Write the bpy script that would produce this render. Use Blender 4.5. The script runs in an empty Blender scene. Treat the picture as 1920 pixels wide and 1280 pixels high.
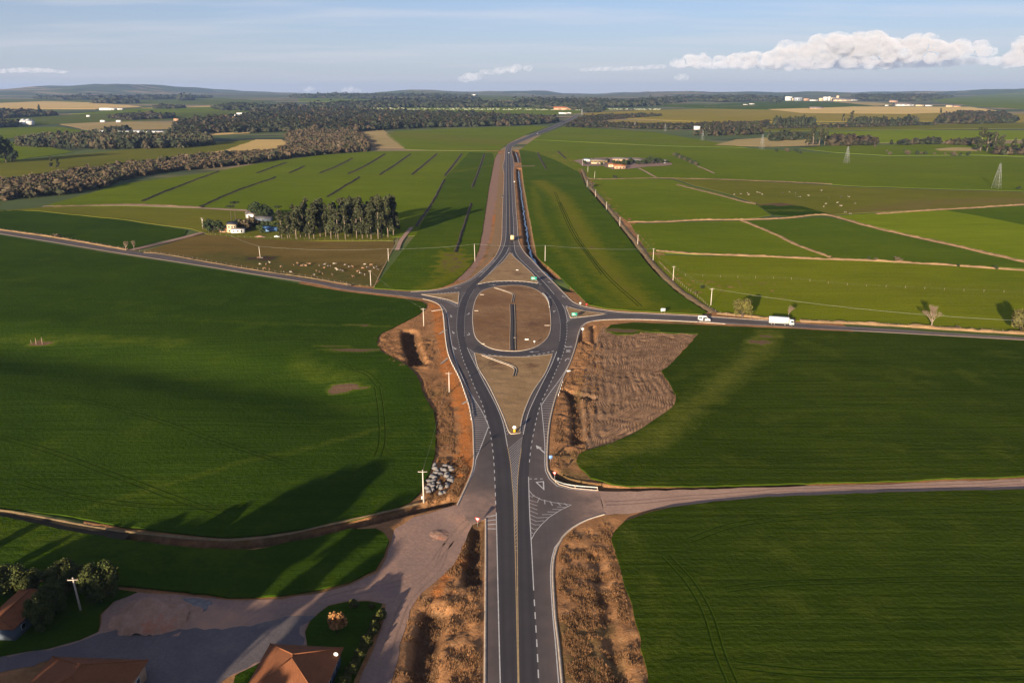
import bpy, bmesh, math, random
import numpy as np
from mathutils import Vector, Matrix
from mathutils.geometry import delaunay_2d_cdt

scene = bpy.context.scene
COL = scene.collection
R = math.radians

# ------------------------------------------------------------------ camera
CAM_H = 100.0
F_PX = 1490.0                      # focal length in pixels of a 1920-wide frame
HORIZON = 176.0
PITCH = math.atan((640.0 - HORIZON) / F_PX)
cam_d = bpy.data.cameras.new("camera")
cam_d.sensor_width = 36.0
cam_d.lens = 36.0 * F_PX / 1920.0
cam_d.clip_start = 1.0
cam_d.clip_end = 120000.0
cam = bpy.data.objects.new("camera", cam_d)
COL.objects.link(cam)
cam.location = (0, 0, CAM_H)
cam.rotation_euler = (math.pi / 2 - PITCH, 0, 0)
scene.camera = cam

# ------------------------------------------------------------------ sky, sun, exposure
HAZE = 3.5e-5
SUN_EL = 10.6
SUN_AZ = 203.5                     # clockwise from +Y: the sun stands behind the camera, to its left
world = bpy.data.worlds.new("World")
scene.world = world
world.use_nodes = True
wn, wl = world.node_tree.nodes, world.node_tree.links
wn.clear()
w_out = wn.new("ShaderNodeOutputWorld")
w_bg = wn.new("ShaderNodeBackground")
w_sky = wn.new("ShaderNodeTexSky")
w_sky.sky_type = 'NISHITA'
w_sky.sun_disc = False
w_sky.sun_elevation = R(SUN_EL)
w_sky.sun_rotation = R(SUN_AZ)
w_sky.altitude = 1500
w_sky.air_density = 1.0
w_sky.dust_density = 0.25
w_sky.ozone_density = 3.0
w_bg.inputs["Strength"].default_value = 0.054
# thin high cloud: stretched streaks on a level sheet far overhead, all round the sky
tc = wn.new("ShaderNodeTexCoord")
sep = wn.new("ShaderNodeSeparateXYZ")
wl.new(tc.outputs["Generated"], sep.inputs[0])
def wmath(op, a, b=None):
    n = wn.new("ShaderNodeMath"); n.operation = op
    for i, q in enumerate((a, b)):
        if q is None: continue
        if isinstance(q, (int, float)): n.inputs[i].default_value = q
        else: wl.new(q, n.inputs[i])
    return n.outputs[0]
zc = wmath('ADD', wmath('MAXIMUM', sep.outputs[2], 0.0), 0.055)
cx = wmath('DIVIDE', sep.outputs[0], zc)
cy = wmath('DIVIDE', sep.outputs[1], zc)
comb = wn.new("ShaderNodeCombineXYZ")
wl.new(wmath('MULTIPLY', cx, 0.33), comb.inputs[0]); wl.new(wmath('MULTIPLY', cy, 0.9), comb.inputs[1])
wns = wn.new("ShaderNodeTexNoise"); wns.inputs["Scale"].default_value = 0.75
wns.inputs["Detail"].default_value = 7; wns.inputs["Roughness"].default_value = 0.58
wl.new(comb.outputs[0], wns.inputs["Vector"])
wr = wn.new("ShaderNodeMapRange"); wr.inputs[1].default_value = 0.45; wr.inputs[2].default_value = 0.74
wr.inputs[3].default_value = 0.0; wr.inputs[4].default_value = 0.58
wl.new(wns.outputs["Fac"], wr.inputs[0])
wmix = wn.new("ShaderNodeMixRGB"); wmix.inputs[2].default_value = (8.2, 7.6, 7.5, 1)
wtint = wn.new("ShaderNodeMixRGB"); wtint.blend_type = 'MULTIPLY'; wtint.inputs[0].default_value = 1.0; wtint.inputs[2].default_value = (1.04, .93, 1.03, 1)
wl.new(w_sky.outputs[0], wtint.inputs[1])
wl.new(wr.outputs[0], wmix.inputs[0]); wl.new(wtint.outputs[0], wmix.inputs[1])
wh = wn.new("ShaderNodeMapRange"); wh.inputs[1].default_value = 0.0; wh.inputs[2].default_value = 0.16; wh.inputs[3].default_value = .8; wh.inputs[4].default_value = 0.0
wl.new(sep.outputs[2], wh.inputs[0])
whm = wn.new("ShaderNodeMixRGB"); whm.inputs[2].default_value = (4.2, 4.5, 5.35, 1)      # pale lavender murk low down, all round the horizon
wl.new(wh.outputs[0], whm.inputs[0]); wl.new(wmix.outputs[0], whm.inputs[1])
wl.new(whm.outputs[0], w_bg.inputs["Color"])
wl.new(w_bg.outputs[0], w_out.inputs["Surface"])

sun_d = bpy.data.lights.new("sun", 'SUN')
sun_d.energy = 5.0
sun_d.angle = R(0.5)
sun_d.color = (1.0, 0.84, 0.64)
sun = bpy.data.objects.new("sun", sun_d)
COL.objects.link(sun)
_sd = Vector((math.sin(R(SUN_AZ)) * math.cos(R(SUN_EL)), math.cos(R(SUN_AZ)) * math.cos(R(SUN_EL)), math.sin(R(SUN_EL))))
sun.rotation_euler = _sd.to_track_quat('Z', 'Y').to_euler()
sun.location = _sd * 400

vs = scene.view_settings
vs.view_transform = 'Standard'; vs.look = 'None'; vs.gamma = 1.0
vs.use_curve_mapping = False
vs.exposure = 1.2
scene.render.engine = 'CYCLES'
cy_ = scene.cycles
cy_.use_denoising = True
cy_.max_bounces = 6; cy_.diffuse_bounces = 2; cy_.glossy_bounces = 2
cy_.transparent_max_bounces = 6; cy_.volume_bounces = 1
cy_.sample_clamp_indirect = 4.0

# ------------------------------------------------------------------ pixels -> ground
CP, SP = math.cos(PITCH), math.sin(PITCH)
def ramp(y):
    d = np.maximum(np.asarray(y, float) - 1400.0, 0.0) / 6500.0
    return 92.0 * (1.0 - np.exp(-d ** 1.3))
def P(px, py):
    """ground point (x, y) seen at a pixel of the 1920x1280 photograph"""
    a = (px - 960.0) / F_PX; b = (640.0 - py) / F_PX
    dx, dy, dz = a, CP + b * SP, -SP + b * CP
    lo, hi = 1.0, 3.0e4
    f = lambda t: CAM_H + t * dz - float(ramp(t * dy))
    if f(hi) > 0:
        return (dx * 16000 / dy, 16000.0)
    for _ in range(60):
        m = .5 * (lo + hi)
        if f(m) > 0: lo = m
        else: hi = m
    return (dx * hi, dy * hi)
def PL(*pts):
    return [P(a, b) for a, b in pts]
def zoomer(x0, y0, f):
    return lambda *pts: [(x0 + a / f, y0 + b / f) for a, b in pts]
ZA = zoomer(820, 480, 6.4); ZB = zoomer(820, 640, 6.4); ZC = zoomer(820, 800, 5.3333)
ZD = zoomer(880, 360, 9.14); ZE = zoomer(880, 240, 8.0)

# ------------------------------------------------------------------ numpy noise
_rs = np.random.RandomState(7)
_perm = np.concatenate([_rs.permutation(512)] * 3)
_val = _rs.rand(512)
def vnoise(x, y):
    xi = np.floor(x).astype(int); yi = np.floor(y).astype(int)
    fx = x - xi; fy = y - yi
    fx = fx * fx * (3 - 2 * fx); fy = fy * fy * (3 - 2 * fy)
    g = lambda i, j: _val[_perm[(_perm[i & 511] + j) & 511] & 511]
    a = g(xi, yi) * (1 - fx) + g(xi + 1, yi) * fx
    b = g(xi, yi + 1) * (1 - fx) + g(xi + 1, yi + 1) * fx
    return a * (1 - fy) + b * fy
def fbm(x, y, o=4):
    s = 0; a = 1; t = 0
    for k in range(o):
        s = s + a * vnoise(x + 17.3 * k, y - 9.1 * k); t += a; a *= .5; x = x * 2.03; y = y * 2.03
    return s / t
def sstep(a, b, x):
    t = np.clip((x - a) / (b - a), 0, 1); return t * t * (3 - 2 * t)
def inside(poly, x, y):
    x = np.asarray(x, float); y = np.asarray(y, float)
    r = np.zeros(x.shape, bool); n = len(poly)
    for i in range(n):
        x1, y1 = poly[i]; x2, y2 = poly[(i + 1) % n]
        if y1 == y2: continue
        c = ((y1 > y) != (y2 > y)) & (x < (x2 - x1) * (y - y1) / (y2 - y1) + x1)
        r ^= c
    return r
def pdist(line, x, y, closed=False):
    x = np.asarray(x, float); y = np.asarray(y, float)
    d = np.full(x.shape, 1e9); L = list(line) + ([line[0]] if closed else [])
    for (x1, y1), (x2, y2) in zip(L[:-1], L[1:]):
        dx, dy = x2 - x1, y2 - y1; q = dx * dx + dy * dy + 1e-9
        t = np.clip(((x - x1) * dx + (y - y1) * dy) / q, 0, 1)
        d = np.minimum(d, np.hypot(x - x1 - t * dx, y - y1 - t * dy))
    return d
def resample(line, step):
    """points about `step` apart along a smoothed (Catmull-Rom) version of the line"""
    p = np.array(line, float)
    if len(p) == 2:
        n = max(1, int(np.hypot(*(p[1] - p[0])) / step))
        return p[0] + (p[1] - p[0]) * np.linspace(0, 1, n + 1)[:, None]
    q = np.vstack([2 * p[0] - p[1], p, 2 * p[-1] - p[-2]]); out = []
    for i in range(1, len(q) - 2):
        a, b, c, d = q[i - 1], q[i], q[i + 1], q[i + 2]
        n = max(1, int(np.hypot(*(c - b)) / step))
        t = np.linspace(0, 1, n, endpoint=False)[:, None]
        # damped tangents keep unevenly spaced traces from overshooting
        L1 = np.hypot(*(c - b)); m1 = (c - a); m2 = (d - b)
        m1 = m1 / (np.hypot(*m1) + 1e-9) * L1; m2 = m2 / (np.hypot(*m2) + 1e-9) * L1
        h = (2*t**3 - 3*t**2 + 1) * b + (t**3 - 2*t**2 + t) * m1 + (-2*t**3 + 3*t**2) * c + (t**3 - t**2) * m2
        out.append(h)
    return np.vstack(out + [p[-1:]])
def even(line, n):
    p = np.array(line, float); d = np.concatenate([[0], np.cumsum(np.hypot(*np.diff(p, axis=0).T))])
    s = np.linspace(0, d[-1], n)
    return np.c_[np.interp(s, d, p[:, 0]), np.interp(s, d, p[:, 1])]
def length(line):
    return float(np.sum(np.hypot(*np.diff(np.array(line), axis=0).T)))

# ------------------------------------------------------------------ outline of the paved area (traced)
PAVE_PX = ([(909, 1700), (909.5, 1280), (911, 1040), (911, 973), (884, 984)] +
    [(857.5, 948), (868, 925), (878, 903), (886, 882), (888.6, 862), (888, 830), (887, 800), (885, 786), (881, 765), (874, 741.5), (862, 709),
     (847, 680), (840, 662), (836, 640), (833.5, 618), (831.5, 597), (829.5, 582), (825, 573), (817, 567.5), (804, 563),
     (793, 560.5), (755, 555.5), (705, 550), (642, 542.5), (592, 532), (480, 514.5), (400, 501.5), (287, 484), (200, 470.5),
     (100, 454), (0, 438), (-400, 371), (-400, 367), (0, 432.5), (100, 447), (200, 464), (240, 470), (300, 477.5), (400, 495), (480, 508), (580, 523.5),
     (655, 536.5), (730, 544.5), (770, 547), (805, 545), (830, 541.5), (855, 535), (880, 524.5), (905, 505), (925, 486), (936, 467),
     (940.5, 450), (941.5, 436), (942, 409), (943.4, 371), (945, 327.5), (943, 311), (946, 299), (947.5, 279), (952, 271.5), (960, 267),
     (980, 259), (1000, 250.5), (1031, 238.3), (1051.6, 229.5), (1065.6, 223), (1080, 214.6),
     (1085.5, 215), (1075, 223.7), (1059, 231.5), (1031, 244), (1002, 256), (970, 269), (961, 275), (959, 286), (962, 296), (964, 310),
     (962.5, 320), (962.5, 328), (965, 352), (967.5, 388), (970.6, 425), (972, 447), (976, 461), (985, 475), (996, 486), (1015, 507),
     (1038.5, 530), (1060.5, 552.5), (1076, 567), (1095, 575), (1120, 579.5), (1160, 585), (1210, 587.5), (1310, 592.5), (1440, 601),
     (1540, 609.5), (1640, 615), (1740, 622), (1840, 628.5), (1920, 633), (2400, 662), (2400, 667), (1920, 637), (1740, 627), (1640, 621.5), (1540, 617),
     (1440, 611), (1360, 607.3), (1310, 604), (1210, 599.5), (1160, 599), (1120, 601), (1100, 605), (1090, 613), (1085, 625), (1080.5, 645),
     (1070, 677), (1053, 715), (1043, 741), (1035.6, 768), (1031, 790), (1028, 815), (1026.4, 840), (1026, 862), (1027.5, 882), (1035, 896),
     (1049, 908.5), (1073, 915), (1100, 917.6), (1122, 919.5), (1133, 964), (1101, 974), (1073, 989), (1054, 1008), (1044, 1027), (1039, 1045),
     (1036.5, 1070), (1037.5, 1100), (1041.5, 1160), (1046.5, 1200), (1054, 1280), (1096, 1700)])
PAVE = [P(*p) for p in PAVE_PX]
PAVE_S = [tuple(q) for q in PAVE]

# ditches: (centre line, depth, half width)
DITCH = [
    (PL((966.5, 283), (970.5, 295), (972.5, 304)), 2.2, 8.0),
    (PL((972.5, 316), (973.5, 330), (975.5, 345), (979, 372), (981.5, 390), (985.5, 415), (989, 436), (991.5, 455), (997, 474), (1011, 493), (1031, 512), (1051, 529), (1069, 544)), 2.6, 4.6),
    (PL((766, 622), (771, 650), (783, 680)), 2.6, 5.0),
    (PL((1034, 886), (1062, 899), (1101, 909), (1139, 915), (1300, 915.5), (1500, 908)), 1.3, 2.4),
    (PL((900, 985), (896, 1020), (888, 1085)), 1.9, 3.6),
    (PL((812, 1152), (800, 1190), (793, 1290), (780, 1420)), 2.0, 4.0),
    (PL((-300, 930), (0, 963), (112, 985), (240, 1003), (350, 1015), (440, 1020), (540, 1009), (640, 986), (720, 967), (790, 948), (845, 938)), 1.5, 2.6),
    (PL((1072, 735), (1080, 760), (1082, 790), (1081, 825)), 1.5, 3.2),
    (PL((1056, 731), (1082, 737), (1112, 745)), 1.4, 2.4),
    (PL((1088, 612), (1089, 640), (1105, 645)), 1.0, 2.0),
    (PL((1112, 612), (1113, 642)), .9, 1.6),
    (PL((1118, 1040), (1128, 1075), (1140, 1150), (1165, 1280)), .7, 2.6),
    (PL((1092, 322), (1103, 350), (1122, 372), (1150, 405), (1172, 434), (1196, 464), (1226, 503), (1262, 538), (1300, 566), (1326, 582)), 1.5, 3.2),
]
GULLY = PL((-500, 590), (0, 648), (120, 664), (330, 690), (470, 712), (600, 728), (700, 742), (790, 762))
def und_mask(x, y):
    d = pdist(PAVE_S, x, y, True)
    d = np.where(inside(PAVE_S, x, y), 0, d)
    return sstep(10, 55, d)
def hills(x, y):
    a = sstep(8800, 12500, y) * (1 - .55 * sstep(14500, 19000, y))
    n = fbm(x / 1500 + 31, y / 3900 + 5, 4)
    left = np.exp(-((x + 7400) / 2600) ** 2) * 85
    right = np.exp(-((x - 9500) / 3000) ** 2) * 36
    far = a * (6 + 230 * np.clip(n - .40, 0, 1) + left * (0.5 + 1.2 * n) + right)
    mid = sstep(3800, 5200, y) * (1 - sstep(7600, 9000, y)) * (fbm(x / 1500 + 3, y / 1700 + 8, 3) - .5) * 16
    return far + mid
def Z(x, y):
    """height of the land, without ditches and clods"""
    x = np.asarray(x, float); y = np.asarray(y, float)
    z = ramp(y)
    if np.any(y > 3500): z = z + np.where(y > 3500, hills(x, y), 0)
    near = (y > -50) & (y < 1500) & (np.abs(x) < 900)
    if np.any(near):
        xn, yn = x[near] if x.ndim else x, y[near] if y.ndim else y
        u = und_mask(xn, yn) * (1 - sstep(1000, 1500, yn))
        w = (fbm(xn / 42 + 5, yn / 34 + 2, 3) - .5) * 1.1
        d = pdist(GULLY, xn, yn)
        side = np.where(xn < -20, 1.0, 0.0)
        w = w - side * 3.0 * np.exp(-(d / 21.0) ** 2) * sstep(-25, -60, xn)
        if x.ndim: z = z.copy(); z[near] += u * w
        else: z = z + u * w
    return z
def Zs(x, y):
    return float(Z(np.array([x]), np.array([y]))[0])
def carve(x, y):
    c = np.zeros(np.shape(x))
    for line, dep, hw in DITCH:
        bx = np.array(line)
        m = (x > bx[:, 0].min() - hw) & (x < bx[:, 0].max() + hw) & (y > bx[:, 1].min() - hw) & (y < bx[:, 1].max() + hw)
        if m.any():
            d = pdist(line, x[m], y[m])
            c[m] = np.maximum(c[m], dep * (1 - sstep(.25, .95, d / hw)))
    return c

# ------------------------------------------------------------------ object helpers
def link(o, parent=None):
    COL.objects.link(o)
    if parent is not None: o.parent = parent
    return o
def tag(o, label=None, cat=None, group=None, kind=None):
    if label: o["label"] = label
    if cat: o["category"] = cat
    if group: o["group"] = group
    if kind: o["kind"] = kind
    return o
def empty(name, loc=(0, 0, 0), rz=0.0):
    o = bpy.data.objects.new(name, None); o.empty_display_size = .5
    o.location = loc; o.rotation_euler = (0, 0, rz); link(o); return o
def mesh_from(name, V, F, mat=None, smooth=False):
    me = bpy.data.meshes.new(name)
    V = np.asarray(V, float); 
    me.vertices.add(len(V)); me.vertices.foreach_set("co", V.astype(np.float32).ravel())
    if len(F):
        if isinstance(F, np.ndarray):
            k = F.shape[1]; flat = F.astype(np.int32).ravel(); n = len(F)
            starts = np.arange(0, n * k, k, dtype=np.int32)
        else:
            lens = np.array([len(f) for f in F]); flat = np.array([i for f in F for i in f], dtype=np.int32); n = len(F)
            starts = np.concatenate([[0], np.cumsum(lens)[:-1]]).astype(np.int32)
        me.loops.add(len(flat)); me.loops.foreach_set("vertex_index", flat)
        me.polygons.add(n); me.polygons.foreach_set("loop_start", starts)
        if smooth: me.polygons.foreach_set("use_smooth", np.ones(n, bool))
    if mat is not None:
        for m in (mat if isinstance(mat, (list, tuple)) else [mat]): me.materials.append(m)
    me.update(calc_edges=True); me.validate()
    return me
def obj(name, V, F, mat, parent=None, smooth=False):
    me = V if isinstance(V, bpy.types.Mesh) else mesh_from(name, V, F, mat, smooth)
    return link(bpy.data.objects.new(name, me), parent)
def put_color(me, cols, name="col"):
    a = me.attributes.new(name, 'FLOAT_COLOR', 'POINT')
    c = np.ones((len(me.vertices), 4), np.float32); c[:, :cols.shape[1]] = cols
    a.data.foreach_set("color", c.ravel())
def put_float(me, v, name):
    a = me.attributes.new(name, 'FLOAT', 'POINT'); a.data.foreach_set("value", np.asarray(v, np.float32))
class MB:
    """collects simple shapes into one mesh"""
    def __init__(s): s.v = []; s.f = []; s.m = []; s.mi = 0
    def add(s, V, F):
        b = len(s.v); s.v += [tuple(p) for p in V]; s.f += [tuple(b + i for i in f) for f in F]; s.m += [s.mi] * len(F); return s
    def box(s, x0, x1, y0, y1, z0, z1):
        V = [(x, y, z) for z in (z0, z1) for y in (y0, y1) for x in (x0, x1)]
        return s.add(V, [(0, 2, 3, 1), (4, 5, 7, 6), (0, 1, 5, 4), (2, 6, 7, 3), (0, 4, 6, 2), (1, 3, 7, 5)])
    def tube(s, pts, rad, n=6, cap=True):
        pts = [Vector(p) for p in pts]; rad = rad if isinstance(rad, (list, tuple)) else [rad] * len(pts)
        V = []; F = []
        for i, p in enumerate(pts):
            d = (pts[min(i + 1, len(pts) - 1)] - pts[max(i - 1, 0)]).normalized()
            a = d.orthogonal().normalized() if abs(d.z) < .95 else Vector((1, 0, 0))
            a = (a - d * a.dot(d)).normalized(); b = d.cross(a)
            for k in range(n):
                t = 2 * math.pi * k / n
                V.append(p + (a * math.cos(t) + b * math.sin(t)) * rad[i])
        for i in range(len(pts) - 1):
            for k in range(n):
                F.append((i*n+k, i*n+(k+1) % n, (i+1)*n+(k+1) % n, (i+1)*n+k))
        if cap: F += [tuple(range(n))[::-1], tuple((len(pts)-1)*n + k for k in range(n))]
        return s.add(V, F)
    def prism(s, prof, axis, a0, a1):
        """profile extruded along an axis: 'x' takes (y,z), 'y' takes (x,z), 'z' takes (x,y)"""
        mk = {'x': lambda p, a: (a, p[0], p[1]), 'y': lambda p, a: (p[0], a, p[1]), 'z': lambda p, a: (p[0], p[1], a)}[axis]
        n = len(prof)
        V = [mk(p, a0) for p in prof] + [mk(p, a1) for p in prof]
        F = [tuple(range(n)), tuple(range(2*n-1, n-1, -1))] + [(i, n+i, n+(i+1) % n, (i+1) % n) for i in range(n)]
        return s.add(V, F)
    def mesh(s, name, mat, smooth=False, fix=True):
        me = mesh_from(name, s.v, s.f, mat, smooth)
        if isinstance(mat, (list, tuple)): me.polygons.foreach_set("material_index", np.array(s.m, np.int32))
        if fix:
            bm = bmesh.new(); bm.from_mesh(me); bmesh.ops.recalc_face_normals(bm, faces=bm.faces); bm.to_mesh(me); bm.free()
        return me
    def build(s, name, mat, parent=None, smooth=False):
        return link(bpy.data.objects.new(name, s.mesh(name, mat, smooth)), parent)
def copy_tree(o, parent=None):
    c = o.copy(); COL.objects.link(c); c.parent = parent
    for ch in list(KIDS.get(o.name, [])):
        k = copy_tree(ch, c)
        KIDS.setdefault(c.name, []).append(k)
    return c
KIDS = {}
def reg(root):
    """remember a thing's parts so that copies need no search"""
    def walk(o):
        KIDS[o.name] = [c for c in bpy.data.objects if c.parent == o]
        for c in KIDS[o.name]: walk(c)
    walk(root); return root

# ------------------------------------------------------------------ materials
def nodes(name):
    m = bpy.data.materials.new(name); m.use_nodes = True
    nt = m.node_tree; b = nt.nodes["Principled BSDF"]
    return m, nt, b
def nn(nt, kind, **kw):
    n = nt.nodes.new("ShaderNode" + kind)
    for k, v in kw.items(): setattr(n, k, v)
    return n
def noise(nt, vec, scale, detail=3, rough=.55):
    n = nn(nt, "TexNoise"); n.inputs["Scale"].default_value = scale
    n.inputs["Detail"].default_value = detail; n.inputs["Roughness"].default_value = rough
    if vec is not None: nt.links.new(vec, n.inputs["Vector"])
    return n.outputs["Fac"]
def rng(nt, v, a, b, c=0., d=1.):
    n = nn(nt, "MapRange"); nt.links.new(v, n.inputs[0])
    for i, q in enumerate((a, b, c, d)): n.inputs[1 + i].default_value = q
    return n.outputs[0]
def mixc(nt, f, a, b, mode='MIX'):
    n = nn(nt, "MixRGB", blend_type=mode)
    for i, q in enumerate((f, a, b)):
        if isinstance(q, (int, float)): n.inputs[i].default_value = q
        elif isinstance(q, tuple): n.inputs[i].default_value = (*q[:3], 1)
        else: nt.links.new(q, n.inputs[i])
    return n.outputs[0]
def coords(nt, rot=0., sc=(1, 1, 1), kind="Object"):
    t = nn(nt, "TexCoord"); m = nn(nt, "Mapping")
    m.inputs["Rotation"].default_value = (0, 0, rot); m.inputs["Scale"].default_value = sc
    nt.links.new(t.outputs[kind], m.inputs[0]); return m.outputs[0]
def bump(nt, b, h, strength, dist):
    n = nn(nt, "Bump"); n.inputs["Strength"].default_value = strength; n.inputs["Distance"].default_value = dist
    nt.links.new(h, n.inputs["Height"]); nt.links.new(n.outputs[0], b.inputs["Normal"])
def plain(name, c, rough=.6, metal=0., var=.12, scale=3.0, bmp=0., spec=.3):
    """one colour with uneven tone, small wear and optional fine relief"""
    m, nt, b = nodes(name); v = coords(nt)
    f = noise(nt, v, scale, 5)
    lo = tuple(q * (1 - var) for q in c); hi = tuple(min(1, q * (1 + var)) for q in c)
    nt.links.new(mixc(nt, rng(nt, f, .3, .7), lo, hi), b.inputs["Base Color"])
    b.inputs["Roughness"].default_value = rough; b.inputs["Metallic"].default_value = metal
    b.inputs["Specular IOR Level"].default_value = spec
    if bmp: bump(nt, b, noise(nt, v, scale * 6, 3), .5, bmp)
    return m

# ================================================================== LAND
def smooth_poly(poly, step, corner=48, closed=True):
    """trace -> even points; bends stay smooth, sharp corners stay sharp"""
    p = [np.array(q, float) for q in poly]; n = len(p)
    cor = []
    for i in range(n):
        a, b, c = p[i-1], p[i], p[(i+1) % n]
        u, w = b - a, c - b
        ang = math.degrees(math.acos(np.clip(np.dot(u, w) / (np.linalg.norm(u) * np.linalg.norm(w) + 1e-9), -1, 1)))
        if ang > corner: cor.append(i)
    if not cor: cor = [0]
    out = []
    for k, i in enumerate(cor):
        j = cor[(k + 1) % len(cor)]
        if j <= i: j += n
        seg = [p[q % n] for q in range(i, j + 1)]
        out.append(resample(seg, step)[:-1])
    return np.vstack(out)
def sheet(poly, step, off, zfun=Z, jit=0., inner=True, seed=0, smooth=True):
    """triangulated patch draped on the land; returns V, F and the count of boundary points"""
    b = smooth_poly(poly, step) if smooth else np.vstack([resample([poly[i], poly[(i+1) % len(poly)]], step)[:-1] for i in range(len(poly))])
    if jit: 
        b = b + (np.c_[vnoise(b[:, 0] / step * 1.7 + seed, b[:, 1] / step * 1.7), vnoise(b[:, 0] / step * 1.7, b[:, 1] / step * 1.7 + 50 + seed)] - .5) * 2 * jit
    pts = [tuple(q) for q in b]; nb = len(pts)
    if inner:
        x0, y0 = b.min(0); x1, y1 = b.max(0)
        gx, gy = np.meshgrid(np.arange(x0 + step / 2, x1, step), np.arange(y0 + step / 2, y1, step * .87))
        gx[1::2] += step / 2
        gx, gy = gx.ravel(), gy.ravel()
        m = inside(pts, gx, gy); gx, gy = gx[m], gy[m]
        m = pdist(pts[::max(1, nb // 400)], gx, gy, True) > step * .45; gx, gy = gx[m], gy[m]
        pts += list(zip(gx.tolist(), gy.tolist()))
    v, e, f, *_ = delaunay_2d_cdt([Vector(q) for q in pts], [(i, (i + 1) % nb) for i in range(nb)], [], 1, 1e-4)
    V = np.array([(q.x, q.y) for q in v]); F = np.array([list(t) for t in f], int)
    z = zfun(V[:, 0], V[:, 1]) + off
    V = np.c_[V, z]
    A, B, C = V[F[:, 0]], V[F[:, 1]], V[F[:, 2]]
    up = np.cross(B - A, C - A)[:, 2]
    F[up < 0] = F[up < 0][:, ::-1]
    return V, F
def boundary(F):
    e = np.sort(np.vstack([F[:, [0, 1]], F[:, [1, 2]], F[:, [2, 0]]]), axis=1)
    d = np.vstack([F[:, [0, 1]], F[:, [1, 2]], F[:, [2, 0]]])
    _, idx, cnt = np.unique(e, axis=0, return_index=True, return_counts=True)
    return d[idx[cnt == 1]]
def skirted(V, F, depth):
    """adds side walls; the rim is doubled so that the top keeps its own shading"""
    E = boundary(F); n = len(V); k = len(E)
    a, b = V[E[:, 0]], V[E[:, 1]]; d = np.array([0, 0, depth])
    W = np.vstack([V, a, b, b - d, a - d]); i = np.arange(k) + n
    return W, np.vstack([F, np.c_[i + k, i, i + 3*k], np.c_[i + k, i + 3*k, i + 2*k]])

# ---- crop and soil materials
def crop_mat(name, dark, light, rot=0., rows=.55, thin=(.19, .19, .03), soil=(.15, .09, .055), sheen=.0, bmp=.35, big=.012, streak=.5):
    m, nt, b = nodes(name)
    v = coords(nt); vr = coords(nt, rot, (.018, rows, 1))
    t = noise(nt, v, big, 4)
    s = noise(nt, vr, 1.0, 3, .6)
    fine = noise(nt, v, .9, 4, .65)
    mid = noise(nt, v, .09, 4, .6)
    c = mixc(nt, rng(nt, t, .34, .66), dark, light)
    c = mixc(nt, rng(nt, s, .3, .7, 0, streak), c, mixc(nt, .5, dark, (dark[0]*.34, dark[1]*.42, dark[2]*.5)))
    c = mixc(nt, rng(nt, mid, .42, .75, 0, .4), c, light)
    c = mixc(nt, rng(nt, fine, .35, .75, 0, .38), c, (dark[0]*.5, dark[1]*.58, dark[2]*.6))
    c = mixc(nt, rng(nt, noise(nt, v, .045, 5, .7), .54, .74, 0, .30), c, thin)
    at = nn(nt, "Attribute", attribute_name="thin")
    k = nn(nt, "Math", operation='ADD'); nt.links.new(at.outputs["Fac"], k.inputs[0])
    nt.links.new(rng(nt, noise(nt, v, .16, 5, .75), .25, .75, -.28, .28), k.inputs[1])
    k2 = nn(nt, "Math", operation='MULTIPLY'); nt.links.new(k.outputs[0], k2.inputs[0]); nt.links.new(rng(nt, at.outputs["Fac"], 0, .12), k2.inputs[1])
    c = mixc(nt, rng(nt, k2.outputs[0], .08, .6, 0, .85), c, thin)
    c = mixc(nt, rng(nt, k2.outputs[0], .62, .82), c, soil)
    nt.links.new(c, b.inputs["Base Color"])
    b.inputs["Roughness"].default_value = .9; b.inputs["Specular IOR Level"].default_value = .0
    b.inputs["Sheen Weight"].default_value = sheen; b.inputs["Sheen Roughness"].default_value = .45
    nt.links.new(mixc(nt, .35, c, (.55, .75, .2)), b.inputs["Sheen Tint"])
    h = nn(nt, "Math", operation='ADD'); nt.links.new(fine, h.inputs[0]); nt.links.new(s, h.inputs[1])
    bump(nt, b, h.outputs[0], .7, bmp)
    return m
def soil_mat(name, c1, c2, scale=.25, fine=2.5, bmp=.06, rough=.95, stretch=None, c3=None):
    m, nt, b = nodes(name); v = coords(nt) if stretch is None else coords(nt, stretch[0], stretch[1])
    a = noise(nt, v, scale, 5, .6); f = noise(nt, v, fine, 5, .65)
    c = mixc(nt, rng(nt, a, .32, .68), c1, c2)
    c = mixc(nt, rng(nt, f, .35, .75, 0, .55), c, tuple(q * .62 for q in c1))
    if c3 is not None: c = mixc(nt, rng(nt, noise(nt, v, scale * .45, 5, .7), .55, .72), c, c3)
    nt.links.new(c, b.inputs["Base Color"]); b.inputs["Roughness"].default_value = rough; b.inputs["Specular IOR Level"].default_value = .15
    if bmp: bump(nt, b, f, .8, bmp)
    return m

M = {}
G1 = ((.032, .062, .0045), (.052, .086, .006))
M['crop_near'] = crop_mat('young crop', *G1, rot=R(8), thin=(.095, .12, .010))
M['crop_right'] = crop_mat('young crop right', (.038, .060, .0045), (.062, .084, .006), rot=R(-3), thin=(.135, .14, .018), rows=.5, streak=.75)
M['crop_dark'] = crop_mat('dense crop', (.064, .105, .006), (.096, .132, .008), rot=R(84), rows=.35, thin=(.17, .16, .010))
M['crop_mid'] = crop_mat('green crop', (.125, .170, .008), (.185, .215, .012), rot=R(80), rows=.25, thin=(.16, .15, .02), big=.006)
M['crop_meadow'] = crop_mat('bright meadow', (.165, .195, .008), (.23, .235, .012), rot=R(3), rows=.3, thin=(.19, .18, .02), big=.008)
M['crop_deep'] = crop_mat('deep green crop', (.085, .135, .008), (.125, .165, .010), rot=R(20), rows=.25, thin=(.17, .16, .02), big=.006)
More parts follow.
